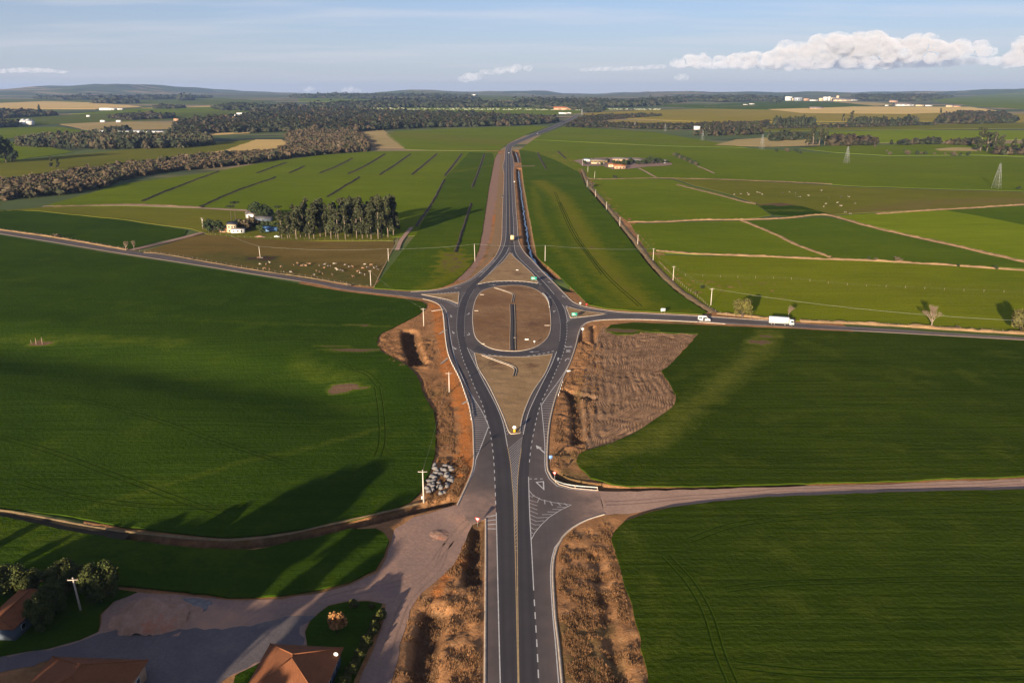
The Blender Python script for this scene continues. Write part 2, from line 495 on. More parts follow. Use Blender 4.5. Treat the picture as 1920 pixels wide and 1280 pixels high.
M['crop_lime'] = crop_mat('lime crop', (.18, .235, .008), (.24, .275, .012), rot=R(4), rows=.12, thin=(.2, .2, .03), big=.004)
M['pasture'] = crop_mat('olive pasture', (.15, .155, .016), (.21, .19, .024), rot=R(10), rows=.12, thin=(.20, .13, .055), big=.006)
M['pasture_dry'] = crop_mat('dry pasture', (.165, .112, .030), (.23, .15, .046), rot=R(5), rows=.2, thin=(.075, .085, .022), soil=(.08, .05, .035), big=.01)
M['stubble'] = crop_mat('ripe stubble', (.46, .27, .11), (.56, .34, .155), rot=R(5), rows=.05, thin=(.2, .2, .05), big=.003, sheen=.1)
M['fallow'] = crop_mat('fallow soil', (.25, .15, .08), (.34, .205, .115), rot=R(40), rows=.06, thin=(.1, .11, .03), big=.004, sheen=.1)
M['meadow_far'] = crop_mat('far meadow', (.10, .135, .022), (.155, .16, .03), rot=R(3), rows=.02, thin=(.2, .18, .06), big=.0016, sheen=.0)
M['yellow_far'] = crop_mat('yellowing crop', (.30, .24, .03), (.39, .28, .055), rot=R(2), rows=.03, thin=(.1, .12, .03), big=.002)

# ---- wide ground: one sheet to the horizon, colour zones of land far off
def coarse_ground():
    ys = np.concatenate([np.arange(-400, 700, 14.), 700 * (19500 / 700) ** np.linspace(0, 1, 170)])
    u = np.linspace(-1, 1, 161)
    X = u[None, :] * (420 + 1.05 * np.maximum(ys, 0))[:, None]
    Y = np.repeat(ys[:, None], len(u), 1)
    Zz = Z(X.ravel(), Y.ravel()).reshape(X.shape) - .2
    for (x0, x1, y0, y1) in NEAR:
        mrg = 16
        Zz = np.where((X > x0 + mrg) & (X < x1 - mrg) & (Y > y0 + mrg) & (Y < y1 - mrg), Zz - 5, Zz)
    n, k = X.shape
    i = np.arange(n * k).reshape(n, k)
    F = np.stack([i[:-1, :-1], i[:-1, 1:], i[1:, 1:], i[1:, :-1]], -1).reshape(-1, 4)
    o = obj('ground', np.c_[X.ravel(), Y.ravel(), Zz.ravel()], F, M['ground'], smooth=True)
    return tag(o, 'rolling farmland reaching to the hills on the horizon', None, None, 'structure')
m, nt, b = nodes('open country')
v = coords(nt)
c = mixc(nt, rng(nt, noise(nt, v, .0011, 4, .55), .42, .56), (.11, .145, .030), (.065, .085, .030))
c = mixc(nt, rng(nt, noise(nt, coords(nt, .4, (.5, 1.4, 1)), .0016, 3, .5), .53, .58), c, (.34, .235, .11))
c = mixc(nt, rng(nt, noise(nt, coords(nt, -.2, (.7, 1.5, 1)), .0028, 4, .6), .57, .62), c, (.035, .042, .026))
c = mixc(nt, rng(nt, noise(nt, v, .03, 5, .7), .3, .7, 0, .35), c, (.05, .065, .025))
nt.links.new(c, b.inputs["Base Color"]); b.inputs["Roughness"].default_value = .95; b.inputs["Specular IOR Level"].default_value = .1
M['ground'] = m

# ---- near ground: fine sheets with ditches, clods and soil colours
NEAR = [(-118, 150, 96, 436), (-46, 100, 436, 1500)]
ORANGE = [PL((806, 566), (824, 574), (830, 590), (834, 620), (838, 655), (846, 684), (858, 708), (872, 742), (880, 768), (884, 800), (887, 850),
             (885, 880), (872, 905), (858, 918), (846, 900), (852, 870), (862, 830), (862, 790), (850, 750), (838, 715), (826, 690), (822, 650), (818, 620), (812, 590), (805, 575)),
          PL((870, 1020), (886, 1000), (868, 1050), (842, 1090), (812, 1118), (800, 1112), (830, 1085)),
          PL((918, 405), (930, 402), (931, 420), (914, 422))]
ROUGH = [(PL((740, 618), (700, 635), (712, 668), (770, 694), (800, 690), (812, 640)), .55),
         (PL((915, 975), (912, 1300), (730, 1300), (770, 1130), (880, 1000)), .75),
         (PL((1046, 1010), (1100, 985), (1150, 1010), (1215, 1300), (1060, 1300), (1044, 1100)), .42),
         (PL((1050, 720), (1085, 640), (1130, 640), (1130, 700), (1100, 845), (1035, 880), (1040, 770)), .55),
         (PL((800, 860), (850, 850), (880, 880), (862, 940), (800, 950)), .4),
         (PL((790, 700), (830, 720), (852, 790), (850, 860), (815, 860), (815, 790)), .35)]
PLOUGH = PL((1100, 845), (1085, 780), (1095, 700), (1115, 640), (1130, 612), (1310, 626), (1282, 654), (1250, 690), (1242, 697), (1268, 740), (1266, 762), (1225, 792), (1150, 832))
def ground_detail(x, y):
    dp = pdist(PAVE_S, x, y, True); dp = np.where(inside(PAVE_S, x, y), 0, dp)
    off = sstep(.4, 2.4, dp)
    amp = np.full(x.shape, .16)
    for poly, a in ROUGH:
        dd = np.where(inside(poly, x, y), 0, pdist(poly, x, y, True))
        amp = np.maximum(amp, a * (1 - sstep(0, 3, dd)))
    for poly in FLATS:
        dd = np.where(inside(poly, x, y), 0, pdist(poly, x, y, True))
        amp = amp * sstep(.0, 2.5, dd)
    cl = fbm(x / 2.3, y / 2.3, 4); cl2 = np.abs(fbm(x / 1.1 + 9, y / 1.5, 3) - .5) * 2
    h = (cl - .5) * 1.9 + (.5 - cl2) * 1.0
    # furrows left by the plough
    pm = inside(PLOUGH, x, y)
    if pm.any():
        ph = fbm(x[pm] / 12, y[pm] / 12, 3) * 3.5
        fur = np.sin(pdist(PLOUGH, x[pm], y[pm], True) * 2.35 + ph * 2.2)
        h[pm] = fur * .55 * (0.2 + 1.2 * fbm(x[pm] / 9, y[pm] / 9, 2)) + (cl[pm] - .5) * 1.1 + (.5 - cl2[pm]) * .5; amp[pm] = np.maximum(amp[pm], .42)
    z = off * amp * h - carve(x, y) * sstep(.2, 1.6, dp)
    # verges fall away a little from the carriageway
    z = z - .35 * sstep(.5, 6, dp) * sstep(300, 60, np.abs(y - 150))
    return z, amp, off
def near_ground(idx, dx, dy):
    x0, x1, y0, y1 = NEAR[idx]
    X, Y = np.meshgrid(np.arange(x0, x1 + dx, dx), np.arange(y0, y1 + dy, dy))
    sh = X.shape; x, y = X.ravel(), Y.ravel()
    x = x + (vnoise(x * 3.1, y * 3.3) - .5) * dx * .5; y = y + (vnoise(x * 2.7 + 40, y * 2.9) - .5) * dy * .5
    d, amp, off = ground_detail(x, y)
    z = Z(x, y) + d
    i = np.arange(len(x)).reshape(sh)
    F = np.stack([i[:-1, :-1], i[:-1, 1:], i[1:, 1:], i[1:, :-1]], -1).reshape(-1, 4)
    me = mesh_from('verge_ground', np.c_[x, y, z], F, M['verge'], smooth=True)
    # soil colours
    tan = np.array([.47, .228, .096]); dark = np.array([.21, .107, .05]); orange = np.array([.60, .20, .05])
    green = np.array([.115, .10, .035]); brown = np.array([.32, .185, .103])
    t = sstep(.35, .65, fbm(x / 7 + 3, y / 9, 4))[:, None]
    c = tan * t + (tan * .55 + dark * .45) * (1 - t)
    g = sstep(.56, .74, fbm(x / 13 + 70, y / 13 + 11, 4))[:, None] * .6
    c = c * (1 - g) + green * g
    pm = inside(PLOUGH, x, y)
    c[pm] = brown * (.55 + .9 * fbm(x[pm] / 4, y[pm] / 4, 3)[:, None])
    for poly in ORANGE:
        dd = np.where(inside(poly, x, y), -pdist(poly, x, y, True), pdist(poly, x, y, True))
        w = (1 - sstep(-1.2, 1.4, dd + (fbm(x / 3, y / 3, 3) - .5) * 4))[:, None] * .9
        c = c * (1 - w) + orange * w
    if idx == 1:   # roadworks strip beside the highway: pale pink haul road and bare verge
        for poly, col in HAUL:
            dd = np.where(inside(poly, x, y), -pdist(poly, x, y, True), pdist(poly, x, y, True))
            w = (1 - sstep(-.8, .8, dd + (fbm(x / 3, y / 6, 3) - .5) * 2))[:, None] * .95
            c = c * (1 - w) + np.array(col) * w
    cv = carve(x, y)[:, None]
    trench_tone = np.clip((cv - .5) / .9, 0, 1)
    c = c * (1 - trench_tone * .75) + np.array([.035, .026, .02]) * trench_tone * .75  # soil turns darker with depth in the carved ditches
    put_color(me, c)
    put_float(me, pm * (1 - sstep(.0, 1., 0 * x)), 'plough')
    o = obj('verge_ground', me, None, None)
    return tag(o, 'rough bare verge of dry grass and turned soil beside the road', None, None, 'structure')
m, nt, b = nodes('dry verge'); v = coords(nt)
at = nn(nt, "Attribute", attribute_name="col")
f1 = noise(nt, v, 1.6, 6, .7); f2 = noise(nt, v, .45, 4, .6)
c = mixc(nt, rng(nt, f1, .32, .7, 0, .55), at.outputs["Color"], mixc(nt, .62, at.outputs["Color"], (.02, .012, .008)))
c = mixc(nt, rng(nt, f2, .5, .75, 0, .5), c, mixc(nt, .55, at.outputs["Color"], (.42, .28, .15)))
nt.links.new(c, b.inputs["Base Color"]); b.inputs["Roughness"].default_value = .95; b.inputs["Specular IOR Level"].default_value = 0.
pl_ = nn(nt, "Attribute", attribute_name="plough")
wv_ = nn(nt, "TexWave", wave_type='BANDS', bands_direction='X'); wv_.inputs["Scale"].default_value = .3; wv_.inputs["Distortion"].default_value = 22.; wv_.inputs["Detail"].default_value = 2.; wv_.inputs["Detail Scale"].default_value = .25
nt.links.new(coords(nt, R(18)), wv_.inputs["Vector"])
mu_ = nn(nt, "Math", operation='MULTIPLY'); nt.links.new(wv_.outputs["Fac"], mu_.inputs[0]); nt.links.new(pl_.outputs["Fac"], mu_.inputs[1])
ma_ = nn(nt, "Math", operation='MULTIPLY_ADD'); nt.links.new(mu_.outputs[0], ma_.inputs[0]); ma_.inputs[1].default_value = .6; nt.links.new(f1, ma_.inputs[2])
bump(nt, b, ma_.outputs[0], 1.0, .26)
M['verge'] = m
HAUL = [(PL((930, 290), (945, 288), (945, 300), (926, 400), (920, 436), (908, 480), (880, 522), (850, 536), (832, 541), (880, 505), (896, 480), (905, 436), (917, 350)), (.36, .22, .165)),
        (PL((945, 283), (943, 315), (943, 371), (941, 436), (936, 466), (905, 503), (880, 523), (914, 480), (926, 436), (931, 371), (936, 318), (938, 290)), (.34, .215, .115)),
        (PL((976, 284), (976, 305), (983, 345), (990, 385), (999, 440), (1006, 480), (1003, 480), (996, 440), (986, 385), (980, 345)), (.30, .20, .11))]
# level places on the fine ground: islands sit here, tracks and yards too

# ================================================================== ROADS
DIRT = {}
DIRT['farm_lane'] = PL((1122, 921), (1180, 919), (1300, 915.5), (1440, 911.5), (1700, 903.5), (1920, 894.5), (2500, 868), (2500, 888),
                       (1920, 915), (1700, 921), (1440, 930), (1335, 938), (1260, 948), (1215, 955), (1175, 961), (1133, 966))
DIRT['access_track'] = PL((857, 947), (895, 944), (929, 946), (926, 955), (910, 970), (884, 985), (872, 1012), (853, 1055), (820, 1085), (790, 1110), (770, 1140), (756, 1190),
                          (742, 1240), (728, 1300), (700, 1420), (640, 1420), (672, 1280), (700, 1215), (716, 1170), (724, 1130), (690, 1122), (652, 1124), (618, 1130), (600, 1142), (580, 1158), (572, 1180), (575, 1205), (500, 1230),
                          (440, 1260), (380, 1290), (250, 1300), (120, 1228), (0, 1258), (-200, 1290), (-200, 1230), (0, 1228), (90, 1212), (150, 1196), (185, 1180), (188, 1150), (215, 1125), (260, 1108), (330, 1112), (430, 1122),
                          (530, 1119), (605, 1107), (655, 1094), (708, 1070), (724, 1042), (732, 1015), (742, 990), (775, 968), (815, 957))
ISLANDS = {
 'top': [(956.3, 474), (945, 489), (929, 503.5), (912, 519), (896.6, 533), (920, 528.6), (938, 527.2), (954, 526.8), (984, 528), (1009, 531.3), (1003, 519), (984, 500), (966, 484)],
 'centre': [(928, 538), (954, 535.6), (982.5, 536.6), (1004, 543), (1020, 555), (1028.6, 569), (1031.5, 584), (1033, 605), (1031, 624), (1021.6, 639), (1001, 652), (976, 658),
            (953, 658.4), (929, 655.8), (907.5, 647), (893.4, 634.7), (888, 617.5), (886.4, 592), (888.7, 573.7), (895, 556.6), (906, 545)],
 'bottom': [(890, 662), (893, 676), (897, 690), (914, 718), (929, 748), (945, 784), (954, 809), (958, 814), (974.7, 812.5), (978, 790), (985.6, 765), (999.7, 734), (1021, 702.5), (1029, 685), (1037, 663.6),
            (1007.5, 668), (968, 669.8), (929, 668.4), (907.5, 666)],
 'left': [(789, 552.3), (820, 551.5), (861.4, 548.9), (858.8, 569.5), (840, 562.3), (812, 556.6)],
 'right': [(1061.5, 575.5), (1070, 596.3), (1096, 594), (1120, 591), (1139, 588.6), (1120, 586.6), (1100, 584)],
}
FLATS = [DIRT['farm_lane'], DIRT['access_track']]

near_ground(0, .68, .78)
near_ground(1, 1.0, 1.9)
coarse_ground()

# ---- paving
def asphalt(name, c, var=.26, streaks=True):
    m, nt, b = nodes(name); v = coords(nt)
    du = nn(nt, "Attribute", attribute_name="dust"); tr = nn(nt, "Attribute", attribute_name="wheel")
    a = noise(nt, v, .08, 5, .65); f = noise(nt, v, 9., 3, .6); s = noise(nt, coords(nt, 0, (1.0, .03, 1)), .9, 4, .6)
    lo = tuple(q * (1 - var) for q in c); hi = tuple(q * (1 + var) for q in c)
    cc = mixc(nt, rng(nt, a, .3, .7), lo, hi)
    if streaks: cc = mixc(nt, rng(nt, s, .4, .7, 0, .35), cc, tuple(q * .72 for q in c))
    cc = mixc(nt, rng(nt, f, .4, .8, 0, .25), cc, tuple(q * 1.5 for q in c))
    cc = mixc(nt, rng(nt, noise(nt, v, .035, 5, .7), .58, .78, 0, .45), cc, (c[0] * 1.9, c[1] * 1.6, c[2] * 1.35))
    cc = mixc(nt, rng(nt, tr.outputs["Fac"], 0, 1, 0, .42), cc, tuple(q * .6 for q in c))
    k_ = nn(nt, "Math", operation='MULTIPLY'); nt.links.new(du.outputs["Fac"], k_.inputs[0]); nt.links.new(rng(nt, noise(nt, v, .22, 5, .7), .25, .7, .2, 1.25), k_.inputs[1])
    cc = mixc(nt, k_.outputs[0], cc, (.36, .225, .16))
    nt.links.new(cc, b.inputs["Base Color"]); b.inputs["Roughness"].default_value = .82; b.inputs["Specular IOR Level"].default_value = .3
    bump(nt, b, f, .35, .01)
    return m
M['asphalt'] = asphalt('asphalt', (.098, .078, .070))
M['asphalt_new'] = asphalt('fresh asphalt', (.058, .049, .049), .2)
M['white_paint'] = plain('white road paint', (.62, .58, .53), .7, 0, .18, 1.2)
M['yellow_paint'] = plain('yellow road paint', (.50, .34, .16), .7, 0, .2, 1.2)
M['grey_paint'] = plain('faded hatching paint', (.36, .33, .31), .75, 0, .2, 1.5)
M['concrete'] = plain('pale concrete', (.48, .38, .28), .85, 0, .2, .8, .01)
M['island_soil'] = soil_mat('island turf', (.31, .19, .085), (.41, .255, .12), .12, 1.3, .12, c3=(.15, .075, .04))
M['island_red'] = soil_mat('island bare soil', (.22, .11, .045), (.35, .20, .092), .05, 1.0, .15, c3=(.12, .058, .03))
M['dirt'] = soil_mat('dirt lane', (.42, .26, .185), (.50, .32, .23), .08, 1.2, .05, stretch=(0, (1, 1, 1)), c3=(.36, .26, .22))
M['yard'] = soil_mat('gravel yard', (.29, .19, .15), (.42, .255, .18), .06, 1.3, .08, c3=(.52, .275, .17))

Zp = lambda x, y: ramp(y)
V, F = sheet(PAVE, 3.2, .10, Zp)
W_, F_ = skirted(V, F, .35); me_ = mesh_from('road', W_, F_, M['asphalt'])
dd_ = np.full(len(W_), 1e9)
for q_ in DIRT.values(): dd_ = np.minimum(dd_, np.where(inside(q_, W_[:, 0], W_[:, 1]), 0, pdist(q_, W_[:, 0], W_[:, 1], True)))
put_float(me_, .85 * (1 - sstep(0, 15, dd_)) ** 1.4 + .22 * (1 - sstep(0, 2.5, pdist(PAVE_S, W_[:, 0], W_[:, 1], True))), 'dust')
ROAD = obj('road', me_, None, None)
tag(ROAD, 'asphalt highway with turning lanes around a teardrop roundabout', None, None, 'structure')

def band(A, B, step, off, n=None, zf=Zp):
    A = resample(A, step); B = resample(B, step); n = n or max(len(A), len(B))
    A = even(A, n); B = even(B, n)
    V = np.vstack([np.c_[A, zf(A[:, 0], A[:, 1]) + off], np.c_[B, zf(B[:, 0], B[:, 1]) + off]])
    i = np.arange(n - 1)
    return V, np.c_[i, i + n, i + n + 1, i + 1]
def offset_line(L, d):
    t = np.gradient(L, axis=0); t /= (np.hypot(t[:, 0], t[:, 1])[:, None] + 1e-9)
    return L + np.c_[-t[:, 1], t[:, 0]] * d
def ribbon_vf(line, w, off, step=2.5, zf=Zp, smooth=True):
    L = resample(line, step) if smooth else np.array(line, float)
    a, c = offset_line(L, w / 2), offset_line(L, -w / 2); n = len(L)
    V = np.vstack([np.c_[a, zf(a[:, 0], a[:, 1]) + off], np.c_[c, zf(c[:, 0], c[:, 1]) + off]])
    i = np.arange(n - 1)
    return V, np.c_[i, i + n, i + n + 1, i + 1]
def ribbon(name, line, w, off, mat, parent=ROAD, step=2.5, zf=Zp, smooth=True):
    V, F = ribbon_vf(line, w, off, step, zf, smooth)
    return obj(name, V, F, mat, parent)
def kerb(name, line, w, z0, z1, mat, parent, closed=False, step=2.5, zf=Zp):
    L = resample(line, step) if not closed else smooth_poly(line, step)
    if closed: L = np.vstack([L, L[:1]])
    a, c = offset_line(L, w / 2), offset_line(L, -w / 2); n = len(L)
    if closed: a[-1] = a[0]; c[-1] = c[0]
    g = lambda q, z: np.c_[q, zf(q[:, 0], q[:, 1]) + z]
    V = np.vstack([g(a, z0), g(a, z1), g(c, z1), g(c, z0)])
    i = np.arange(n - 1); F = []
    for k in range(3): F.append(np.c_[i + k*n, i + (k+1)*n, i + 1 + (k+1)*n, i + 1 + k*n])
    return obj(name, V, np.vstack(F), mat, parent)

LL = [(952, 1700), (938, 1280), (930.5, 961), (929.5, 946), (928, 905), (925, 854), (919, 811), (912, 785), (903, 755), (890, 727), (879, 699), (870, 679), (862, 652), (857, 625), (856.5, 605), (859, 580),
      (865, 561), (873, 547), (884, 534), (899, 519.5), (915, 503.5), (930, 487), (940, 472), (946.5, 456), (948.7, 440), (949.2, 409), (949.4, 390), (949.3, 327), (950.3, 290), (951.7, 281), (957, 272), (972, 264),
      (1000, 251.8), (1032, 239.2), (1052, 230.3), (1068, 222.7), (1081, 214.8)]
LR = [(980, 1700), (971.3, 1280), (966, 1035), (964.4, 987), (963.2, 942), (959.9, 901), (956.8, 867), (951.5, 837), (943, 793), (932.5, 765), (920, 740), (904, 710), (893, 688), (884, 669.7), (876, 652), (871, 630), (871, 605), (873.5, 580),
      (881, 557), (890, 542), (905, 526), (920, 510), (935, 493), (948, 477), (954.5, 464), (955.6, 440), (955.3, 409), (954.8, 390), (953.7, 327), (953.7, 290), (954.4, 281), (959.7, 272.6), (974, 265.2),
      (1003, 253.2), (1036, 240.2), (1056, 230.7), (1071, 223), (1083, 214.8)]
RL = [(982, 1700), (973, 1280), (970, 1040), (970, 912), (972.8, 875), (977.5, 841), (981, 815), (985.6, 793), (992, 771), (1006, 740), (1020, 712), (1034, 684), (1044, 659), (1049.5, 639), (1050.5, 605), (1045, 580),
      (1036, 562), (1025, 547), (1011, 530), (996, 514), (979, 497), (966, 484), (960, 474), (957.4, 464), (956.6, 440), (956.1, 409), (955.5, 390), (954.2, 327), (954.2, 290), (954.9, 281), (960.3, 272.9), (974.5, 265.6),
      (1003.6, 253.6), (1036.6, 240.6), (1056.6, 231), (1071.4, 223.3), (1083.4, 214.9)]
RR = [(1020, 1700), (1010, 1280), (1000.7, 1107), (996, 1015), (993, 960), (991, 894), (992.5, 867), (996, 837), (1003, 799), (1010, 770), (1017, 749), (1028, 727), (1042, 696), (1053, 671), (1059, 649), (1063, 622), (1062, 600), (1057, 579),
      (1049, 565), (1039, 552), (1024, 534), (1007, 516.5), (992, 502), (976, 487), (967, 474), (964, 458), (963.2, 440), (962.2, 409), (960.8, 390), (958.8, 327), (957.6, 290), (958, 281), (963.2, 273.8), (977, 266.6),
      (1004.4, 254.8), (1037.4, 241.4), (1057.4, 231.4), (1072, 223.7), (1084.4, 215)]
wLL, wLR, wRL, wRR = (PL(*q) for q in (LL, LR, RL, RR))
for A, B in ((wLL, wLR), (wRL, wRR)):
    a_ = even(resample(A, 4), 260); b_ = even(resample(B, 4), 260)
    u_ = np.linspace(0, 1, 9); V = np.vstack([a_ + (b_ - a_) * t_ for t_ in u_]); i_ = np.arange(259)
    F = np.vstack([np.c_[i_ + k_ * 260, i_ + (k_ + 1) * 260, i_ + 1 + (k_ + 1) * 260, i_ + 1 + k_ * 260] for k_ in range(8)])
    me_ = mesh_from('carriageway', np.c_[V, Zp(V[:, 0], V[:, 1]) + .106], F, M['asphalt_new']); put_float(me_, np.repeat(np.exp(-((u_ - .27) / .12) ** 2) + np.exp(-((u_ - .73) / .12) ** 2), 260), 'wheel')
    obj('carriageway', me_, None, None, ROAD)
RING = [ZA((330, 800), (350, 640), (410, 500), (520, 410), (640, 350), (860, 325), (1080, 330), (1240, 390), (1370, 520), (1440, 640), (1470, 800), (1450, 960), (1370, 1060), (1230, 1130), (1000, 1170), (850, 1172), (640, 1150), (480, 1090), (370, 970)),]
# connecting lanes of the ring at its two ends
V, F = band(PL(*ZA((470, 345), (640, 318), (860, 306), (1050, 315), (1230, 335))), PL(*ZA((520, 400), (680, 362), (860, 347), (1040, 354), (1200, 398))), 3, .1095); obj('carriageway', V, F, M['asphalt_new'], ROAD)
V, F = band(PL(*ZA((480, 1075), (590, 1120), (720, 1148), (880, 1162), (1010, 1158), (1200, 1110))), PL(*ZA((430, 1125), (570, 1165), (720, 1182), (900, 1198), (1050, 1192), (1260, 1150))), 3, .1095); obj('carriageway', V, F, M['asphalt_new'], ROAD)

# ---- lines
def line(name, px, w=.16, mat='white_paint', off=.1145, world=False):
    return ribbon(name, px if world else PL(*px), w, off, M[mat])
def dashes(px, on, gap, w=.16, mat='white_paint', a=None, b=None):
    L = resample(PL(*px), .5); d = np.concatenate([[0], np.cumsum(np.hypot(*np.diff(L, axis=0).T))])
    s = 0.
    while s + on < d[-1]:
        q = np.linspace(s, s + on, 3)
        ribbon('dash_marking', np.c_[np.interp(q, d, L[:, 0]), np.interp(q, d, L[:, 1])], w, .1145, M[mat], smooth=False)
        s += on + gap
cut = lambda L, y0, y1: [p for p in L if y0 <= p[1] <= y1]
line('edge_line', cut(LL, 955, 1700), .2)
dashes(cut(LL, 640, 950), 2.0, 2.4, .2)
dashes(cut(LL, 545, 655), 1.5, 2.0, .16)
line('edge_line', cut(LL, 214, 530), .2)
line('edge_line', cut(LR, 650, 842), .2)
dashes(cut(LR, 540, 650), 1.4, 2.2, .15)
line('edge_line', cut(LR, 462, 530), .2)
line('centre_line', cut(LR, 795, 1700), .17, 'yellow_paint')
line('centre_line', cut(RL, 795, 1700), .17, 'yellow_paint')
line('centre_line', [(a[0] / 2 + c[0] / 2, a[1]) for a, c in zip(cut(LR, 214, 462), cut(RL, 214, 462))], .3, 'yellow_paint')
line('edge_line', cut(RL, 650, 842), .2)
dashes(cut(RL, 545, 655), 1.5, 2.0, .16)
line('edge_line', cut(RL, 470, 534), .2)
line('edge_line', cut(RR, 870, 1107), .2)
dashes(cut(RR, 1107, 1700), 2.2, 2.0, .22)
dashes(cut(RR, 600, 868), 2.0, 2.4, .2)
line('edge_line', cut(RR, 214, 555), .2)
# outer edge lines
line('edge_line', [(858, 946), (868, 925), (880, 902), (889, 880), (892, 862)] , .2)
line('edge_line', [(892, 862), (904, 832), (916.3, 799)], .2)
line('edge_line', [(916.3, 799), (904, 772), (885.6, 743), (868, 710), (853.6, 673), (846, 640), (842.5, 615), (839.5, 593), (834, 579), (826, 571)], .2)
line('edge_line', [(890, 861), (889.6, 835), (888.6, 800), (886, 775), (884.4, 742)], .16, 'grey_paint')
line('edge_line', [(1099, 606), (1090, 616), (1084, 633), (1079, 652), (1066, 684), (1052, 708), (1030, 738), (1015, 760)], .2)
line('edge_line', [(1015, 760), (1017.5, 785), (1020, 812), (1021.7, 840), (1021.5, 866)], .2)
line('edge_line', [(1021.5, 866), (1023, 884), (1030, 898), (1044, 911), (1068, 917), (1118, 921.5)], .2)
line('edge_line', [(1128, 966), (1100, 976), (1073, 991), (1053, 1009), (1040, 1027), (1035, 1045), (1032.2, 1070), (1033, 1100), (1037, 1160), (1041, 1200), (1047.5, 1280), (1088, 1700)], .2)
line('edge_line', [(1072, 571), (1094, 578), (1120, 582.5), (1160, 587.5), (1310, 594.5), (1440, 602.8), (1640, 617), (1920, 634)], .2)
line('edge_line', [(1438, 610), (1360, 606), (1310, 602.6), (1210, 598), (1160, 597.6), (1122, 599.6), (1100, 604)], .2)
line('edge_line', [(770, 548.2), (805, 546.8), (832, 543.2), (857, 536.8), (882, 526), (907, 506.5), (927, 487.5)], .2)
line('edge_line', [(990, 482), (1016, 509.5), (1037, 531), (1058, 553), (1072, 566)], .16, 'grey_paint')

# ---- hatching: each stripe a marking of its own
def hatch(A, B, n, slant=0., w=.28, mat='grey_paint', t0=0., t1=1.):
    A = resample(PL(*A), 1.0); B = resample(PL(*B), 1.0); A = even(A, 400); B = even(B, 400)
    for k in range(n):
        t = t0 + (t1 - t0) * (k + .5) / n; u = t + slant
        if not (0 <= u <= 1): continue
        a = A[int(t * 399)]; c = B[int(u * 399)]
        d = (c - a); L = np.hypot(*d)
        if L < .5: continue
        d /= L
        ribbon('hatch_stripe', [tuple(a + d * .06), tuple(c - d * .06)], w, .1120, M[mat], smooth=False)
hatch(cut(LR, 814, 1080), cut(RL, 814, 1080), 38, .016, .2, 'grey_paint')
hatch([(884.4, 742), (886, 775), (888.6, 800), (889.6, 835), (890, 861)], [(885.6, 743), (904, 772), (916.3, 799), (904, 832), (892, 860)], 33, .012, .34)
hatch([(1051, 708), (1030, 738), (1015, 760), (1018, 785), (1020, 812), (1022, 845)], [(1054, 708), (1042, 740), (1035, 768), (1030, 790), (1027, 815), (1025, 845)], 30, 0, .3)
hatch([(946, 788), (952, 800), (956, 812)], [(942.5, 791), (947, 804), (950.5, 818)], 5, 0, .22)
hatch([(978, 791), (976.5, 812)], [(985, 793), (982, 813)], 5, 0, .22)
hatch(ZA((375, 1105), (440, 1230), (480, 1290)), ZA((430, 1150), (450, 1165), (480, 1290)), 8, 0, .25)
hatch(ZB((440, 150), (490, 320)), ZB((400, 170), (470, 320)), 10, 0, .22)
hatch(ZB((1395, 130), (1350, 300)), ZB((1440, 130), (1370, 300)), 9, 0, .22)
hatch(ZA((265, 440), (250, 580), (245, 640)), ZA((335, 430), (285, 570), (250, 640)), 9, 0, .22)
hatch(ZA((0, 500), (130, 535), (250, 575)), ZA((0, 520), (130, 560), (245, 625)), 12, 0, .22)
hatch(ZA((1545, 610), (1570, 670), (1600, 745)), ZA((1510, 590), (1540, 670), (1565, 780)), 11, 0, .22)
line('edge_line', ZA((1500, 585), (1530, 640), (1550, 720), (1560, 790)), .18)
line('edge_line', ZA((1560, 790), (1610, 755), (1700, 742), (1920, 718)), .16)
hatch([(911.5, 966), (911.5, 995)], [(930, 962), (930.5, 996)], 4, .0, .3, 'white_paint')
# painted gore at the farm lane
line('edge_line', ZC((918, 640), (960, 690), (1040, 730), (1150, 757), (1340, 782)), .16, 'white_paint')
line('edge_line', ZC((1340, 782), (1230, 835), (1120, 905), (1040, 980), (975, 1060), (942, 1125)), .16, 'white_paint')
for pts in (((921, 690), (950, 705), (968, 682)), ((921, 735), (1000, 757), (1022, 712)), ((922, 765), (1000, 792)), ((922, 803), (1000, 832)), ((923, 840), (1005, 872)),
            ((924, 880), (1000, 912), (1110, 906)), ((926, 920), (990, 947), (1070, 940)), ((928, 960), (975, 983), (1030, 980)), ((930, 1005), (968, 1028), (1000, 1020)), ((933, 1055), (960, 1068)),
            ((1072, 730), (1076, 775)), ((1128, 745), (1152, 790)), ((1200, 757), (1236, 793)), ((1268, 765), (1305, 797)), ((1045, 880), (1150, 878)), ((1100, 852), (1195, 853)), ((1150, 826), (1245, 829)), ((1200, 803), (1290, 808))):
    ribbon('hatch_stripe', PL(*ZC(*pts)), .3, .1120, M['grey_paint'], smooth=False)
dashes(ZC((915, 522), (1090, 522)), .8, .7, .3)
# give-way teeth round the ring
def teeth(px, n, w=1.0):
    L = even(resample(PL(*px), .5), n * 2)
    for k in range(n):
        ribbon('give_way_mark', L[2*k:2*k+2], .5, .1145, M['white_paint'], smooth=False)
teeth(ZA((480, 1172), (700, 1195), (940, 1212), (1180, 1190), (1400, 1142)), 15)
teeth(ZA((470, 345), (600, 322), (860, 309), (1060, 316), (1250, 340)), 16)
teeth(ZA((0, 447), (260, 432)), 7)
teeth(ZA((1545, 600), (1700, 645), (1900, 680)), 8)
